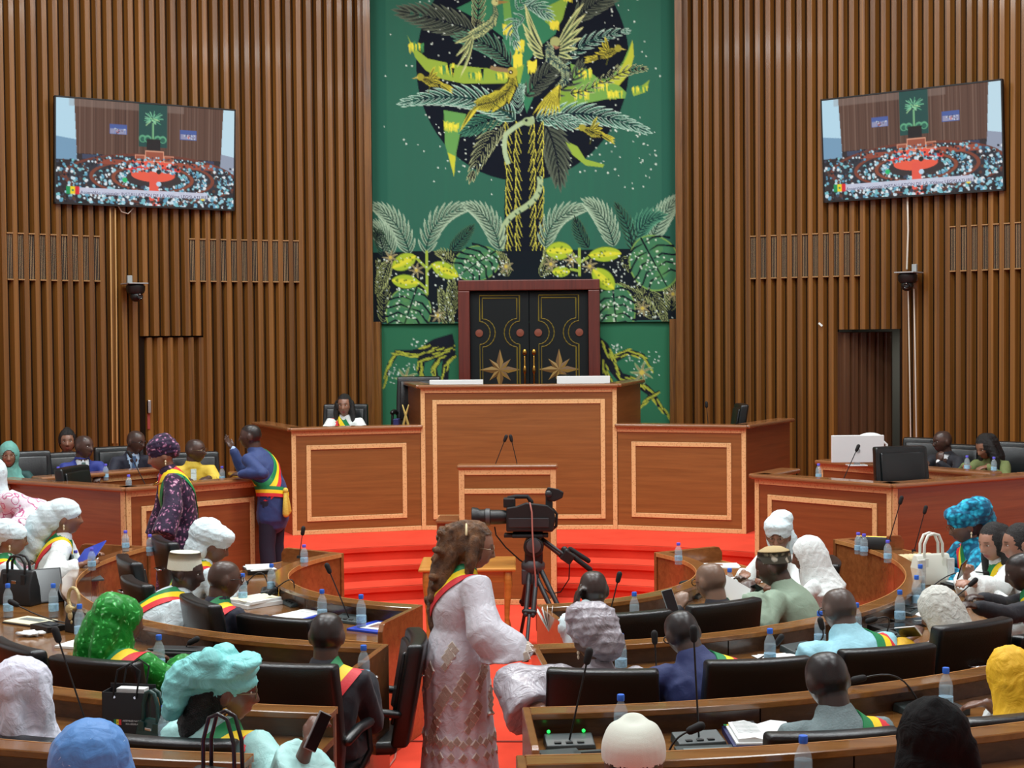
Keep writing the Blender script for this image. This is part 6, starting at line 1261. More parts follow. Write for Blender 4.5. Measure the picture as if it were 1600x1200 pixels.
wire('camera_cable', [q(828, 786, -.12), q(831, 800, -.14), q(832, 835, -.14), q(834, 868, -.15), q(837, 905, -.15), q(838, 950, -.1), q(839, 985, 0)], .007, mat('pink_cable', (176, 112, 100), .5), 'pinkish cable looped over the broadcast camera and down its tripod')
wire('control_cable', [q(773, 824), q(775, 836), q(790, 855), q(812, 875), q(828, 886)], .006, RUBBER, 'thin black control cable between the lens and the tripod head')
wire('control_cable', [q(890, 882, -.2), q(889, 905, -.15), q(876, 925), q(860, 928), q(845, 915), q(838, 890, -.1)], .005, RUBBER, 'thin black cable drooping from the pan bar grips')
# ------------------------------------------------------------------ water bottles
BOT = mat('clear_plastic', (206, 222, 228), .06, spec=.6, alpha=.24); WAT = mat('bottled_water', (150, 178, 190), .05, spec=.6, alpha=.30)
CAPB = mat('blue_cap', (44, 104, 210), .4); LBL = mat('bottle_label', (150, 196, 222), .5, noise=.25, nscale=60); CAPP = mat('violet_cap', (96, 92, 214), .4)
def make_bottle(h=.225, r=.0325):
    t = thing('water_bottle', 'clear water bottle with blue cap', 'bottle'); s = h/.225; rr = r/.0325
    prof = [(.026, 0), (.031, .004), (.0325, .012), (.031, .035), (.0325, .04), (.0325, .095), (.031, .1), (.0325, .105), (.0325, .135), (.029, .158), (.019, .182), (.0135, .192), (.0135, .205)]
    obj('bottle_body', B().lathe([(a*rr, z*s) for a, z in prof], 14), BOT, t, smooth=True, auto=60)
    obj('water', B().lathe([(a*rr*.93, z*s) for a, z in prof[1:9]]+[(.0305*rr, .14*s)], 12), WAT, t, smooth=True, auto=60)
    obj('label_band', B().lathe([(.0331*rr, .045*s), (.0331*rr, .09*s)], 14), LBL, t, smooth=True, auto=60)
    obj('cap', B().lathe([(.016*rr, .198*s), (.0165*rr, .204*s), (.0165*rr, .222*s), (.015*rr, .225*s)], 12), CAPB, t, smooth=True, auto=40); return t
BOTTLE = make_bottle(); SMALL = make_bottle(.17, .03); [ch for ch in SMALL.children if ch.name.startswith('cap')][0].data.materials[0] = CAPP; BU = {}
def bottle(px, py, z, label, small=False, d=None):
    src = SMALL if small else BOTTLE; o = src if not BU.get(small) else dup(src); BU[small] = 1; h = .17 if small else .225
    p = P(px, py, d) if d else Pz(px, py, z+h); o.location = (p.x, p.y, z); o.rotation_euler = (0, 0, rng.uniform(0, 6)); o['label'] = label; o['group'] = 'water bottles on the desks'
Z1, Z2, Z3, Z4 = .73, .785, .825, .965; L1_, L2_, L3_, L4_ = .85, .905, .945, 1.085
for a in [(12, 912, Z2, 'clear water bottle standing before the black handbag at the frame edge'), (83, 912, Z2, 'clear water bottle between the tablet and the curled gold bag handle'), (124, 944, Z2, 'clear water bottle just behind the gold-handled bag'),
 (196, 829, L2_, 'small water bottle on the ledge next to the hand of the woman in purple', True), (234, 835, L2_, 'small water bottle half hidden behind the hand of the woman in purple', True), (118, 860, L2_-.09, 'blue-capped bottle in front of the woman reading the blue folder', True), (143, 856, L2_, 'small bottle on the ledge before the open blue folder', True),
 (248, 992, Z2, 'clear water bottle beside the sash of the woman in sparkling green'), (379, 896, Z1, 'clear water bottle beside the ear of the shaven man in navy'), (424, 881, Z1, 'clear water bottle at the turn of the innermost desk'), (475, 851, L1_, 'small violet-capped bottle on the far end ledge of the innermost desk', True),
 (503, 921, Z1, 'clear water bottle by the blue folder with the white papers'), (564, 929, Z1, 'clear water bottle by the blue folder with the picture card'), (568, 1008, Z2, 'clear water bottle at the elbow of the man in the dark suit by the aisle'), (258, 1102, Z3, 'clear water bottle almost hidden behind the black gift bag'),
 (1060, 848, L1_, 'small violet-capped bottle on the desk ledge below the platform steps', True), (991, 925, Z1, 'clear water bottle next to the man telephoning'), (970, 990, Z2, 'clear water bottle beside the crumpled silver headwrap'), (970, 1085, Z3, 'clear water bottle just above the cream felt hat'), (1140, 888, Z1, 'clear water bottle between the spectacled man and the loose papers'),
 (1203, 982, Z2, 'clear water bottle behind the empty chair in the second curve'), (1281, 955, Z2, 'clear water bottle beside the forehead of the man in pale blue'), (1338, 942, Z2, 'water bottle hidden behind the head of the man in pale blue'), (1387, 844, L2_, 'small bottle on the ledge near the ivory cushion', True), (1438, 882, Z2, 'clear water bottle touching the white handbag'), (1432, 899, Z2, 'clear water bottle in front of the white handbag, the lower of the two'),
 (1406, 922, Z2, 'clear water bottle beside the cream voile headscarf'), (1478, 1043, Z3, 'tall clear water bottle beside the yellow headscarf'), (1255, 1149, Z4, 'clear water bottle below the grey-suited man, cut by the picture edge'), (1341, 832, L2_, 'small bottle beside the black clutch, nearer the desk end', True), (1350, 834, L2_, 'small bottle touching the black clutch on the ledge', True)]: bottle(*a)
BZ = 1.195
for px, py, d, z, lb in [(91, 736, 14.7, BZ, 'small bottle before the man in royal blue'), (165, 727, 15.0, BZ, 'small bottle on the bench between the two suited men'), (201, 750, 13.75, BZ, 'small bottle behind the bench ledge, beside the woman in purple'), (347, 737, 14.6, BZ, 'small bottle between the yellow tunic and the elbow of the man in blue'), (585, 656, 16.9, zW-.16, 'small bottle on the podium wing beside the woman presiding'), (1036, 651, 17.0, zW-.16, 'small bottle on the podium wing below the tapestry roots'),
 (1279, 731, 14.3, BZ, 'small bottle by the white monitor on the bench'), (1511, 725, 15.1, BZ, 'small bottle between the man in spectacles and the woman in olive'), (1553, 729, 14.9, BZ, 'small bottle in front of the woman in olive')]: bottle(px, py, z, lb, True, d)
# ------------------------------------------------------------------ gooseneck microphones
UNIT = mat('unit_grey', (52, 62, 62), .4); LED = mat('green_led', (30, 220, 80), .4, emit=3)
def mic(bx, by, z, tx, ty, label, bow=0, unit=True, face=None, d=None, led=False, thin=1.0, dz=0, plate=False):
    p = P(bx, by, d) if d else Pz(bx, by, z); dd = (p-CAM).dot(FWD); tip = P(tx, ty, dd+dz); p.z = z if not d else p.z
    if d: p.z = z
    t = thing('gooseneck_microphone', label, 'microphone', p); a = atan2(p.x, -p.y) if face is None else face; T = M.Rotation(a, 4, 'Z')
    o = V((0, 0, .03)) if unit else V((0, 0, 0)); e = tip-p; side = e.cross(FWD).normalized()*bow; u = (e-o)
    pts = [o+u*k/8+side*sin(pi*k/8)+V((0, 0, abs(bow)*.3*sin(pi*k/8))) for k in range(9)]
    if unit:
        un = obj('base_unit', B().add([T @ V(v) for v in ((-.11, -.06, 0), (.11, -.06, 0), (.11, .07, 0), (-.11, .07, 0), (-.105, -.055, .02), (.105, -.055, .02), (.105, .065, .042), (-.105, .065, .042))], [(3, 2, 1, 0), (4, 5, 6, 7), (0, 1, 5, 4), (1, 2, 6, 5), (2, 3, 7, 6), (3, 0, 4, 7)]), UNIT, t, bevel=.005)
        for k in range(3): obj('button', B().box(-.07+k*.05, -.04+k*.05, -.04, -.02, .022, .029, T=T), PLASTIC, un, bevel=.002)
        if led:
            for x in (-.085, .07): obj('lamp', B().ell(T @ V((x, .062, .05)), (.008, .008, .008), n=8, m=6), LED, un)
    else: obj('socket', B().lathe([(.02, 0), (.016, .02)], 10), PLASTIC, t)
    obj('stem', B().tube(pts, .0042*thin, n=6), PLASTIC, t, smooth=True)
    dr = (pts[-1]-pts[-2]).normalized(); obj('foam_head', B().tube([pts[-1]-dr*.01, pts[-1]+dr*.035], [.016, .018], n=10), RUBBER, t, smooth=True); return t
for a, k in [((545, 972, Z1, 514, 891, 'gooseneck microphone leaning outward at the end of the innermost west desk'), {}), ((458, 945, Z1, 428, 922, 'bent gooseneck microphone beside the white binder'), dict(bow=-.10)), ((420, 925, Z1, 384, 912, 'arched gooseneck microphone behind the shaven man in navy'), dict(bow=-.08)), ((467, 872, L1_, 473, 832, 'thin microphone stem rising behind the violet-capped bottle'), dict(unit=False, thin=.7)),
 ((140, 1156, Z3, 90, 996, 'long gooseneck microphone rising beside the black gift bag'), {}), ((82, 905, Z2, 8, 848, 'gooseneck microphone crossing in front of the woman in glasses'), {}), ((124, 868, Z2, 88, 854, 'short microphone in front of the woman with the blue folder'), dict(unit=False)), ((137, 985, Z2, 24, 944, 'gooseneck microphone lying low over the documents'), dict(bow=.04)), ((300, 1030, Z2, 299, 1003, 'microphone behind the sash of the woman in green'), dict(bow=.03)),
 ((890, 1166, Z3, 918, 1030, 'tall gooseneck microphone with two green lamps behind the silver headwrap'), dict(led=True)), ((1092, 1162, Z3, 1084, 995, 'upright gooseneck microphone in front of the man in deep blue'), {}), ((1040, 1190, Z4, 1082, 1140, 'gooseneck microphone lying over beside the felt hat'), dict(unit=False, bow=.02)), ((1026, 1060, Z2, 1023, 1000, 'short microphone on the aisle desk near the man in deep blue'), {}), ((1438, 1112, Z3, 1346, 1060, 'curved gooseneck microphone above the black headscarf'), dict(bow=-.06)),
 ((948, 978, Z1, 966, 905, 'short microphone beside the head of the man telephoning'), dict(unit=False)), ((1166, 1036, Z2, 1215, 1003, 'gooseneck microphone bent flat behind the empty chair'), dict(bow=-.03, unit=False)), ((1252, 1018, Z2, 1284, 978, 'microphone with a dark base by the pale blue shirt'), dict(bow=-.07)), ((1389, 846, L2_, 1407, 784, 'slim microphone standing by the desk ledge in front of the bench corner'), dict(unit=False)), ((1428, 862, Z2, 1445, 799, 'slim microphone rising behind the ivory cushion'), dict(unit=False)),
 ((1448, 930, Z2, 1543, 896, 'long gooseneck microphone stretched over the white handbag'), dict(bow=.05)), ((1418, 958, Z2, 1518, 912, 'arched gooseneck microphone over the cream headscarf'), dict(bow=-.07)), ((1085, 932, Z1, 1072, 910, 'arched microphone before the spectacled man'), dict(bow=-.05)), ((1385, 998, Z2, 1365, 968, 'bent microphone between the pale blue shirt and the cream headscarf'), dict(bow=-.06))]: mic(*a, **k)
for a, k in [((1108, 662, zW-.16, 1104, 634, 'microphone on the podium wing beside the empty chair'), dict(d=17.0, unit=False)), ((530, 660, zW-.16, 527, 637, 'microphone in front of the woman presiding'), dict(d=16.9, unit=False)), ((769, 727, 1.29, 789, 687, 'slim lectern microphone leaning inward, on the side of the low cabinet'), dict(d=14.5, unit=False)), ((811, 727, 1.29, 799, 687, 'slim lectern microphone leaning inward, on the side of the tripod'), dict(d=14.5, unit=False)),
 ((1316, 748, BZ, 1339, 702, 'thin microphone in front of the white monitor'), dict(d=14.2, unit=False)), ((232, 755, BZ, 204, 712, 'thin microphone on the bench, leaning towards the navy suit'), dict(d=13.9, unit=False)), ((265, 748, BZ, 249, 728, 'short microphone on the bench behind the face of the woman in purple'), dict(d=14.0, unit=False))]: mic(*a, **k)
# ------------------------------------------------------------------ papers, folders, bags and the rest
BLUEF = mat('blue_folder_card', (30, 62, 178), .45); NAVYF = mat('navy_folder_card', (22, 30, 84), .5)
def flat(px, py, z, w, l, rot, layers, label, cat, name='folder', tilt=0):
    """layers: [(part, material, w, l, thickness, dx, dy, rot)] stacked on the desk"""
    p = Pz(px, py, z); t = thing(name, label, cat, p, 0); t.rotation_euler = (R(tilt), 0, R(rot)+atan2(p.x, -p.y)); h = .0005
    for nm, m, ww, ll, th, dx, dy, rr in layers:
        obj(nm, B().box(-ww/2, ww/2, -ll/2, ll/2, h, h+th, T=M.Translation((dx, dy, 0)) @ M.Rotation(R(rr), 4, 'Z')), m, t, bevel=min(.002, th*.3)); h += th+.0003
    return t
PHOTO = mat('printed_cover', (150, 120, 110), .35, noise=.6, nscale=14); LEDB = mat('cream_cover', (222, 220, 188), .6); SLATE = mat('dark_screen', (24, 28, 30), .15)
sheets = lambda n, w=.21, l=.297: [('sheet', PAPER, w, l, .0012, random.uniform(-.012, .012), random.uniform(-.012, .012), random.uniform(-7, 7)) for _ in range(n)]
flat(470, 963, Z1, .24, .32, 10, [('cover', BLUEF, .26, .33, .012, 0, 0, 0)]+sheets(3)+[('booklet', PAPER, .20, .05, .004, 0, .09, 8)], 'blue folder with white papers on the innermost desk', 'folder')
flat(594, 982, Z1, .26, .32, -8, [('cover', BLUEF, .30, .32, .014, 0, 0, 0), ('card_edge', PAPER, .17, .22, .003, 0, 0, 3), ('picture', PHOTO, .11, .13, .001, 0, 0, 3)], 'blue folder with a framed picture card at the desk end by the aisle', 'folder')
flat(398, 945, Z1, .25, .3, 20, [('binder', PAPER, .26, .3, .03, 0, 0, 0), ('binder', PAPER, .24, .28, .02, .01, 0, 6), ('sheet', LEDB, .2, .28, .002, 0, 0, -4)], 'stack of white binders in front of the shaven man in navy', 'binders', 'binder_stack')
flat(404, 894, Z1, .25, .3, 40, [('magazine', SLATE, .28, .22, .03, 0, 0, 0), ('magazine', PAPER, .27, .21, .008, 0, .01, 5), ('magazine', PAPER, .26, .2, .008, 0, 0, -6)], 'pile of magazines near the woman in the puffed white headwrap', 'magazines', 'magazine_pile')
flat(48, 973, Z2, .3, .22, 30, [('back_cover', SLATE, .30, .21, .008, 0, 0, 0), ('pages', LEDB, .29, .2, .008, 0, 0, 0), ('picture', mat('grey_print', (120, 126, 120), .5, noise=.3), .2, .07, .0006, 0, .02, 0)], 'cream bordered booklet lying on the desk below the black handbag', 'booklet', 'booklet')
b = B(); me_ = []
bm = bmesh.new(); bmesh.ops.create_icosphere(bm, subdivisions=3, radius=1)
for v in bm.verts: n_ = v.co.copy(); k = .5+.5*abs(sin(5*n_.x+2*n_.y))*abs(cos(4*n_.y-n_.z*3)); v.co = V((n_.x*.1, n_.y*.06, n_.z*.022))*k+V((0, 0, .02))
mm = bpy.data.meshes.new('tissue'); bm.to_mesh(mm); bm.free(); p = Pz(48, 994, Z2); tag(obj('tissue', mm, PAPER, smooth=True, loc=p), 'crumpled white tissue beside the cream bordered booklet', 'tissue')
flat(76, 984, Z2, .2, .14, 15, [('device', PLASTIC, .2, .14, .035, 0, 0, 0), ('key_panel', SLATE, .1, .06, .004, .02, 0, 0)], 'flat black desk device beside the tissue', 'device', 'desk_device')
flat(132, 1010, Z2, .28, .2, 25, [('pages', PAPER, .28, .2, .014, 0, 0, 0), ('cover', PAPER, .28, .2, .001, 0, 0, 0), ('picture', PHOTO, .12, .07, .0006, .03, .02, 0)], 'white book with a small printed picture in front of the woman in green', 'book', 'book')
t = thing('tablet', 'dark tablet propped against the desk screen beside the laptop', 'tablet', Pz(78, 942, Z2)); t.rotation_euler = (0, R(-32), R(-60))
obj('casing', B().box(-.012, .012, -.10, .10, 0, .26), PLASTIC, t, bevel=.004); obj('display', B().box(.012, .0135, -.09, .09, .01, .25), SLATE, t)
t = thing('laptop', 'open grey laptop on the desk between the black handbag and the ledge', 'laptop', Pz(112, 906, Z2)); t.rotation_euler = (0, 0, R(-64))
obj('base', B().box(-.16, .16, -.0, .22, 0, .016), mat('laptop_grey', (86, 96, 98), .4), t, bevel=.004)
ld = obj('lid', B().box(-.16, .16, -.008, .0, 0, .21), mat('laptop_grey', (86, 96, 98), .4), t, bevel=.004); obj('keys', B().box(-.14, .14, .03, .13, .016, .018), SLATE, t)
def handbag(px, py, z, w, h, dp, face, m, label, hm=None, hh=.14, handles=2, d=None, trim=None, taper=.92, wood_=None, flat_=1.0, clasp=None):
    p = P(px, py, d) if d else Pz(px, py, z); p.z = z; t = thing('handbag', label, 'handbag', p); t.rotation_euler = (0, 0, -R(face))
    b = B(); vs = [(x*w/2*(1 if zz == 0 else taper), y*dp/2*(1 if zz < h*.9 else .35), zz) for zz in (0, h*.5, h) for x, y in ((-1, -1), (1, -1), (1, 1), (-1, 1))]
    b.add(vs, [(3, 2, 1, 0), (8, 9, 10, 11)]+[(r*4+i, r*4+(i+1) % 4, r*4+4+(i+1) % 4, r*4+4+i) for r in (0, 1) for i in range(4)]); obj('body', b, m, t, smooth=True, bevel=.012, seg=3, auto=60)
    for k in range(handles):
        y = (-1 if k else 1)*dp*.2; pts = [(-w*.26, y, h*.86), (-w*.25, y, h+hh*.5), (-w*.15, y, h+hh*.92), (0, y, h+hh), (w*.15, y, h+hh*.92), (w*.25, y, h+hh*.5), (w*.26, y, h*.86)]
        obj('handle', B().tube(pts, .0095*flat_, n=8), hm or m, t, smooth=True)
        for s in (-1, 1): obj('handle_tab', B().box(s*w*.26-.018, s*w*.26+.018, y*2.0-.004, y*2.0+.004, h*.45, h*.9), hm or m, t, bevel=.003)
    if clasp: obj('clasp', B().box(-.02, .02, -dp/2*.8-.006, -dp/2*.6, h*.62, h*.72), clasp, t, bevel=.003)
    return t
BAGB = mat('black_bag_leather', (20, 24, 26), .5, bump=.15, bscale=220)
handbag(30, 944, Z2, .30, .24, .12, 20, BAGB, 'boxy black handbag with a ringed strap on the desk beside the laptop', hh=.1, clasp=CHROME)
g = handbag(116, 988, Z2, .13, .13, .05, 30, BAGB, 'small black bag with a curled pale gold handle', hh=.0, handles=0); GOLDH = mat('pale_gold', (206, 190, 140), .35, metal=.5, bump=.5, bscale=120)
obj('curled_handle', B().tube([(-.04+.055*cos(a)*0, -.03+.0*a, 0) if False else (.048*cos(a), 0, .215+.065*sin(a)) for a in [-pi*.62+2*pi*.95*k/18 for k in range(19)]], .011, n=8), GOLDH, g, smooth=True)
obj('brooch', B().ell((-.01, -.03, .15), (.03, .014, .03)).ell((.0, -.03, .11), (.02, .012, .03)).ell((.012, -.03, .07), (.008, .008, .012)), GOLDH, g, smooth=True)
t = handbag(240, 1168, Z3, .17, .13, .07, 30, mat('dark_green_leather', (16, 58, 54), .4), 'small dark green handbag behind the woman in turquoise', hh=.12, clasp=CHROME)
t = handbag(348, 1190, Z4, .24, .2, .12, 20, mat('oily_black_leather', (22, 20, 22), .3), 'glossy black handbag with tall upright handles in the bottom row', hh=.19, clasp=BRASS, d=4.95, flat_=.75)
WB = mat('white_bag_leather', (214, 216, 204), .45)
t = handbag(1455, 912, Z2, .30, .22, .14, -20, WB, 'white handbag with two round handles and woven sides on the curved desk', hh=.15, flat_=1.15)
for s in (-1, 1): obj('woven_side', B().box(s*.12-.03, s*.12+.03, -.073, -.05, .02, .19), print_cloth('woven_grey', (196, 196, 190), [(140, 140, 136), (170, 170, 166)], 60, thr=.3), t, bevel=.004)
t = handbag(1362, 858, L2_, .22, .1, .05, 20, BAGB, 'black clutch with a gold rim lying on the end of the curved ledge', handles=0, taper=1.1); obj('gold_rim', B().tube([(-.115, 0, .1), (.115, 0, .1), (.105, 0, .02)], .005, n=6), BRASS, t)
cu = B(); 
for k in range(9): cu.ell((-.16+k*.04, 0, .05), (.024, .09, .05), n=10, m=8)
p = Pz(1425, 885, Z2); o = obj('ribbed_cushion', cu, mat('ivory_padding', (206, 190, 150), .8), smooth=True, loc=p, rot=(0, 0, R(20))); tag(o, 'ivory ribbed roll lying behind the white handbag', 'cushion')
# the black gift bag with the assembly's name
p = Pz(203, 1161, Z3); gb = thing('gift_bag', 'black paper gift bag printed with a small flag and the assembly name', 'bag', p); gb.rotation_euler = (0, 0, R(-8))
w, h, dp = .215, .235, .09; KRAFT = mat('black_card', (20, 22, 26), .6)
for nm, bx in (('panel', (-w/2, w/2, -dp/2, -dp/2+.003, 0, h)), ('panel', (-w/2, w/2, dp/2-.003, dp/2, 0, h+.02)), ('gusset', (-w/2, -w/2+.003, -dp/2, dp/2, 0, h)), ('gusset', (w/2-.003, w/2, -dp/2, dp/2, 0, h)), ('bottom', (-w/2, w/2, -dp/2, dp/2, 0, .003))): obj(nm, B().box(*bx), KRAFT, gb)
obj('paper_inside', B().box(-.05, .08, -.02, .03, .05, h+.012), PAPER, gb)
for y in (-dp/2-.002, dp/2+.002): obj('cord_handle', B().tube([(-.055, y, h-.02), (-.03, y, h+.10), (.03, y, h+.13), (.075, y, h+.10), (.055, y, h-.02)], .0045, n=6), RUBBER, gb, smooth=True)
for s in (-1, 1): obj('eyelet', B().lathe([(.006, 0), (.006, .003)], 10, M.Translation((s*.048, -dp/2, h-.02)) @ M.Rotation(pi/2, 4, 'X')), CHROME, gb)
for k, m in enumerate(SASHM): obj('flag_stripe', B().box(-.052+k*.0115, -.0405+k*.0115, -dp/2-.0012, -dp/2, .092, .116), m, gb)
obj('flag_star', B().prism([((.004 if k % 2 == 0 else .0018)*sin(pi*k/5), (.004 if k % 2 == 0 else .0018)*cos(pi*k/5)) for k in range(10)], .0008, M.Translation((-.035, -dp/2-.0012, .104)) @ M.Rotation(pi/2, 4, 'X')), SASHM[0], gb)
def letter(txt, size, loc, m, parent, rot=(pi/2, 0, 0), align='CENTER'):
    cv = bpy.data.curves.new('lettering', 'FONT'); cv.body = txt; cv.size = size; cv.align_x = align; cv.extrude = .0003; o = bpy.data.objects.new('lettering', cv); COL.objects.link(o); o.parent = parent; o.location = loc; o.rotation_euler = rot; cv.materials.append(m); bpy.context.view_layer.update(); return solid_text(o)
letter('ASSEMBLÉE NATIONALE', .0105, (.045, -dp/2-.001, .108), WHITE, gb); letter('XVe LÉGISLATURE', .0105, (.045, -dp/2-.001, .094), WHITE, gb)
p = Pz(92, 1164, Z3); o = obj('phone', B().box(-.035, .035, -.075, .075, 0, .01), mat('orange_case', (220, 84, 40), .4), loc=p, rot=(0, 0, R(30)), bevel=.003); tag(o, 'orange-cased phone lying on the desk beside the loose white headscarf', 'phone')
# phones, pens and folders held or lying
def phone(px, py, d, label, m=PLASTIC, rot=(60, 0, 0), s=1.0):
    t = thing('phone', label, 'phone', P(px, py, d)); t.rotation_euler = tuple(R(v) for v in rot)
    obj('casing', B().box(-.036*s, .036*s, -.004, .004, -.074*s, .074*s), m, t, bevel=.003); obj('display', B().box(-.033*s, .033*s, -.0055, -.0043, -.07*s, .07*s), SLATE, t); return t
SILV = mat('silver_phone', (140, 150, 150), .3); PALEP = mat('pale_phone', (196, 214, 204), .4)
phone(906, 932, 8.83, 'pale phone held to the ear of the man in the white robe', PALEP, (8, 14, 90)); phone(1047, 939, 9.15, 'silver phone held up by the spectacled man', SILV, (-25, -12, 15)); phone(1174, 922, 9.35, 'black phone in the hands of the man in the patterned cap', PLASTIC, (60, 30, 30)); phone(496, 1143, 5.5, 'silver phone held by the woman in turquoise', SILV, (10, 28, 60))
phone(1503, 890, 9.95, 'black phone held by the long-haired woman in white', PLASTIC, (30, -25, 40)); phone(1492, 942, 8.9, 'grey phone tapped by the man in the dark suit at the frame edge', SILV, (60, -40, 0), 1.05); phone(1419, 987, 7.95, 'white phone in the hand of the woman in the cream headscarf', WHITE, (70, 50, 20))
t = thing('folder', 'blue folder held open by the woman in the draped white headwrap', 'folder', P(138, 868, 11.25)); t.rotation_euler = (R(-48), R(-18), R(-38))
obj('cover', B().box(-.15, .15, -.005, .005, -.11, .11), BLUEF, t, bevel=.003); obj('sheet', B().box(-.14, .14, .005, .008, -.10, .10), PAPER, t)
flat(1124, 884, Z1, .25, .3, -30, sheets(4)+[('picture', PHOTO, .1, .06, .0006, .02, 0, 0)], 'scattered white papers on the innermost east desk below the ledge', 'papers', 'paper_stack'); flat(1158, 908, Z1, .25, .3, -50, sheets(3, .24, .3)+[('print', mat('green_grey_print', (120, 146, 140), .5), .14, .03, .0006, 0, .05, 0)], 'white sheets with a grey printed strip beside the water bottle', 'papers', 'paper_stack')
t = thing('paper_fan', 'fan of folded white papers standing at the elbow of the man telephoning', 'papers', Pz(858, 985, Z1))
for k in range(4): obj('sheet', B().box(-.001, .001, -.06, .06, 0, .15, T=M.Rotation(R(-30+k*13), 4, 'Y')), PAPER, t)
t = thing('open_book', 'white paper raised in front of the spectacled man', 'paper', P(1148, 925, 9.2)); t.rotation_euler = (R(-30), R(30), R(20)); obj('sheet', B().box(-.11, .11, -.001, .001, -.08, .08), PAPER, t)
bk = flat(1192, 1160, Z3, .3, .3, -14, [('folder_cover', NAVYF, .31, .33, .03, 0, 0, 0), ('pages', PAPER, .29, .31, .01, .004, 0, 0)], 'open white book on a thick navy folder before the man in grey', 'book', 'open_book')
for s in (-1, 1): obj('page', B().add([(s*.0, -.14, .045), (s*.06, -.14, .062), (s*.13, -.14, .054), (s*.0, .14, .045), (s*.06, .14, .062), (s*.13, .14, .054), (0, -.14, .041), (s*.13, -.14, .041), (0, .14, .041), (s*.13, .14, .041)], [(0, 1, 4, 3), (1, 2, 5, 4), (0, 6, 7, 2, 1), (3, 4, 5, 9, 8), (2, 7, 9, 5)]), PAPER, bk, smooth=False)
for k in range(9): obj('text_line', B().box(-.12, -.02, .11-k*.022, .114-k*.022, .0635, .064), mat('ink', (110, 116, 120), .7), bk)
for k, m in enumerate(SASHM): obj('flag_print', B().box(-.15+k*.014, -.136+k*.014, .13, .15, .041, .0425), m, bk)
flat(876, 1184, Z3, .2, .15, 8, [('device', UNIT, .17, .09, .02, 0, .02, 0), ('sheet', PAPER, .2, .05, .002, -.05, -.07, 0)], 'grey desk device and paper strip beside the microphone with green lamps', 'device', 'desk_device'); flat(938, 1184, Z3, .2, .15, 4, [('device', UNIT, .22, .12, .02, 0, 0, 0), ('key_panel', SLATE, .16, .05, .002, 0, 0, 0)], 'flat grey desk device hidden by the cream felt hat', 'device', 'desk_device')
flat(1104, 1178, Z3, .2, .15, -6, [('device', UNIT, .26, .11, .022, 0, 0, 0), ('key_panel', mat('grey_key', (120, 134, 136), .3), .2, .02, .002, 0, .0, 0)], 'flat grey desk device below the upright microphone', 'device', 'desk_device'); flat(1040, 1066, Z2, .2, .15, 0, sheets(3), 'white papers on the aisle desk in front of the bowed man', 'papers', 'paper_stack')
flat(1222, 1032, Z2, .2, .15, -20, sheets(4), 'white papers behind the empty chair by the pale blue shirt', 'papers', 'paper_stack'); flat(1440, 955, Z2, .2, .15, -40, sheets(3)+[('print', mat('red_print', (190, 90, 80), .5), .12, .03, .0006, 0, .05, 0)], 'white sheet with red print beside the cream headscarf', 'papers', 'paper_stack')
flat(1432, 975, Z2, .2, .15, -40, [('cover', SLATE, .26, .2, .02, 0, 0, 0), ('lettering_patch', mat('grey_marks', (120, 124, 120), .5), .06, .03, .0008, .02, 0, 0)], 'black booklet with pale marks beside the cream headscarf', 'booklet', 'booklet'); flat(1398, 985, Z2, .2, .15, -30, [('case', PLASTIC, .28, .18, .03, 0, 0, 0), ('slot', SLATE, .18, .1, .003, 0, 0, 0)], 'black document case between the pale blue shirt and the cream headscarf', 'case', 'document_case')
flat(1516, 918, Z2, .3, .2, -60, [('case', PLASTIC, .34, .24, .03, 0, 0, 0)]+sheets(2), 'black document case with a white sheet before the women in lace', 'case', 'document_case'); flat(1536, 900, Z2, .3, .2, -60, [('cover', NAVYF, .26, .18, .05, 0, 0, 0), ('cover', NAVYF, .25, .17, .03, 0, 0, 4)], 'navy folders stacked between the women in lace and the white handbag', 'folders', 'folder_stack')
flat(276, 1034, Z2, .3, .2, 20, [('case', PLASTIC, .36, .24, .05, 0, 0, 0), ('flap', RUBBER, .32, .2, .02, 0, 0, 3), ('strap', UNIT, .3, .02, .01, 0, -.05, 0)], 'black soft document case on the desk in front of the woman in green', 'case', 'document_case'); flat(548, 1066, Z2, .2, .15, 0, sheets(3)+[('pad', SLATE, .1, .12, .01, .02, .04, 0)], 'white papers under the arm of the man in the dark suit', 'papers', 'paper_stack')
flat(1468, 1115, Z3, .2, .15, -10, [('device', PLASTIC, .24, .14, .03, 0, 0, 0), ('key_panel', UNIT, .16, .05, .003, 0, 0, 0)], 'black desk device beside the tall water bottle', 'device', 'desk_device')
# things on the podium and benches
def monitor(px0, px1, py, d, z, label, h=.34, face=180, logo=False):
    a, b_ = P(px0, py, d), P(px1, py, d); w = (b_-a).length; p = (a+b_)/2; top = p.z; t = thing('computer_monitor', label, 'monitor', V((p.x, p.y, z))); t.rotation_euler = (0, 0, atan2(b_.y-a.y, b_.x-a.x))
    z0 = max(.03, top-z-h); obj('casing', B().box(-w/2, w/2, -.015, .02, z0, top-z), WHITE, t, bevel=.006); obj('display', B().box(-w/2+.01, w/2-.01, .02, .022, z0+.01, top-z-.01), SLATE, t); obj('stand', B().box(-.1, .1, -.02, .12, 0, .012).box(-.03, .03, .02, .045, 0, z0+.1), WHITE, t, bevel=.003); return t, w, top-z, z0
monitor(671, 755, 593.5, 17.3, zC-.16, 'low white monitor on the podium beside the dark chair'); monitor(870, 953, 587.5, 17.35, zC-.16, 'white monitor on the podium in front of the gilded door star')
t, w, h, z0 = monitor(1299, 1381, 680, 15.05, 1.27, 'white all-in-one computer standing on the bench ledge by the doorway', h=.28)
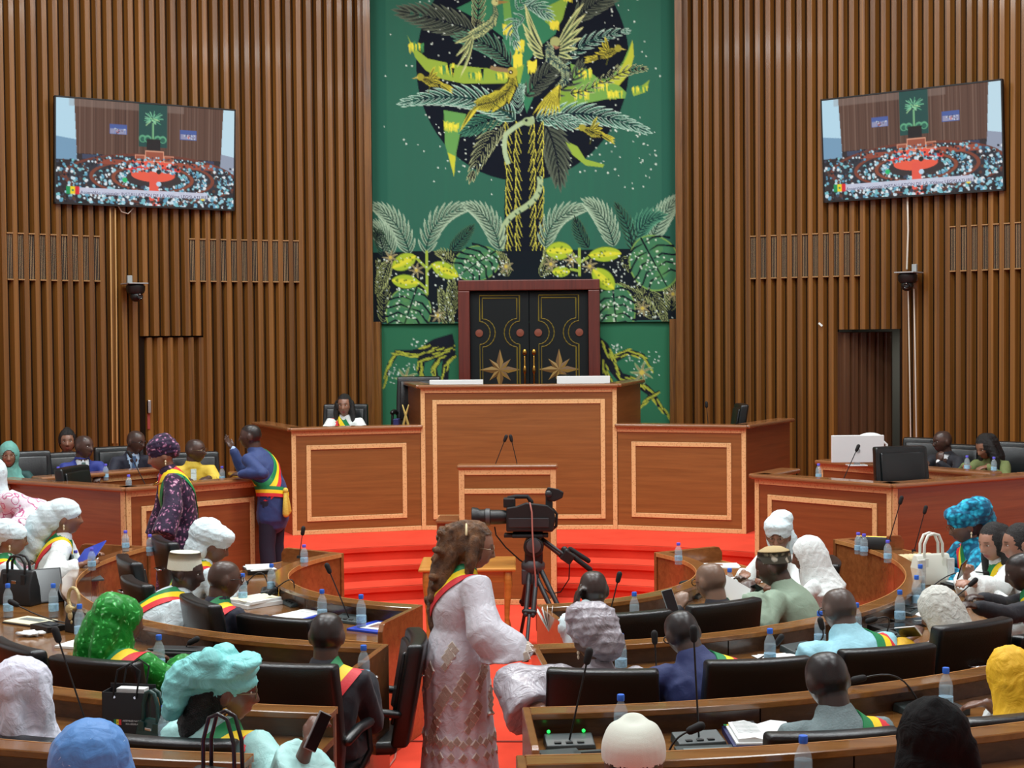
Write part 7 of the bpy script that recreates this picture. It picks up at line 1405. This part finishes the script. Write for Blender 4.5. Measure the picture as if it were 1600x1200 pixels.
n_ = obj('badge', B().tube([(.0+.02*cos(a), -.0165, h*.5+.02*sin(a)) for a in [2*pi*k/16 for k in range(17)]], .003, n=5, cap=False), mat('badge_grey', (110, 112, 114), .3), t); letter('hp', .03, (0, -.0165, h*.5-.008), mat('badge_grey', (110, 112, 114), .3), t)
p = P(1360, 684, 15.5); t = thing('rounded_object', 'white rounded object of unknown kind peeking over the white computer', 'lamp', V((p.x, p.y, BZ))); hh = p.z-BZ  # unidentified white form; its lamp-like arm and foot are made up
obj('head', B().ell((0, 0, hh), (.13, .05, .055)), WHITE, t, smooth=True); obj('arm', B().tube([(.10, 0, hh-.01), (.17, 0, hh-.07), (.14, .02, .02)], .014, n=8), WHITE, t, smooth=True); obj('foot', B().lathe([(.07, 0), (.07, .015), (.02, .02)], 16, M.Translation((.14, .02, 0))), WHITE, t)
p = P(634, 662, 16.95); t = thing('trophy', 'gilded crossed ornament standing at the end of the podium wing', 'ornament', V((p.x, p.y, zW-.16))); GLD = mat('gilt_metal', (206, 186, 110), .35, metal=.6); hz_ = P(634, 633, 16.95).z-(zW-.16)
obj('base', B().box(-.06, .06, -.04, .04, 0, .16), GLD, t, bevel=.015)
for s in (-1, 1): obj('blade', B().tube([(s*.05, 0, .12), (0, 0, hz_*.72), (-s*.035, 0, hz_)], [(.018, .01), (.014, .01), (.008, .006)], n=8), GLD, t, smooth=True)
p = P(620, 664, 16.95); t = thing('folder', 'navy folder standing beside the gilded ornament', 'folder', V((p.x, p.y, zW-.16))); obj('cover', B().box(-.03, .03, -.1, .1, 0, .27), NAVYF, t, bevel=.006)
# small carpet cables
wire('floor_cable', [Pz(x, y, .006) for x, y in ((632, 1098), (650, 1106), (672, 1132), (700, 1118))], .006, RUBBER, 'thin black cable lying across the red aisle carpet')
wire('floor_cable', [Pz(x, y, .006+dz) for x, y, dz in ((606, 1200, 0), (617, 1185, 0), (620, 1168, .02), (617, 1160, .05))], .006, mat('pink_cable', (176, 112, 100), .5), 'short pink cable at the foot of the end panel')
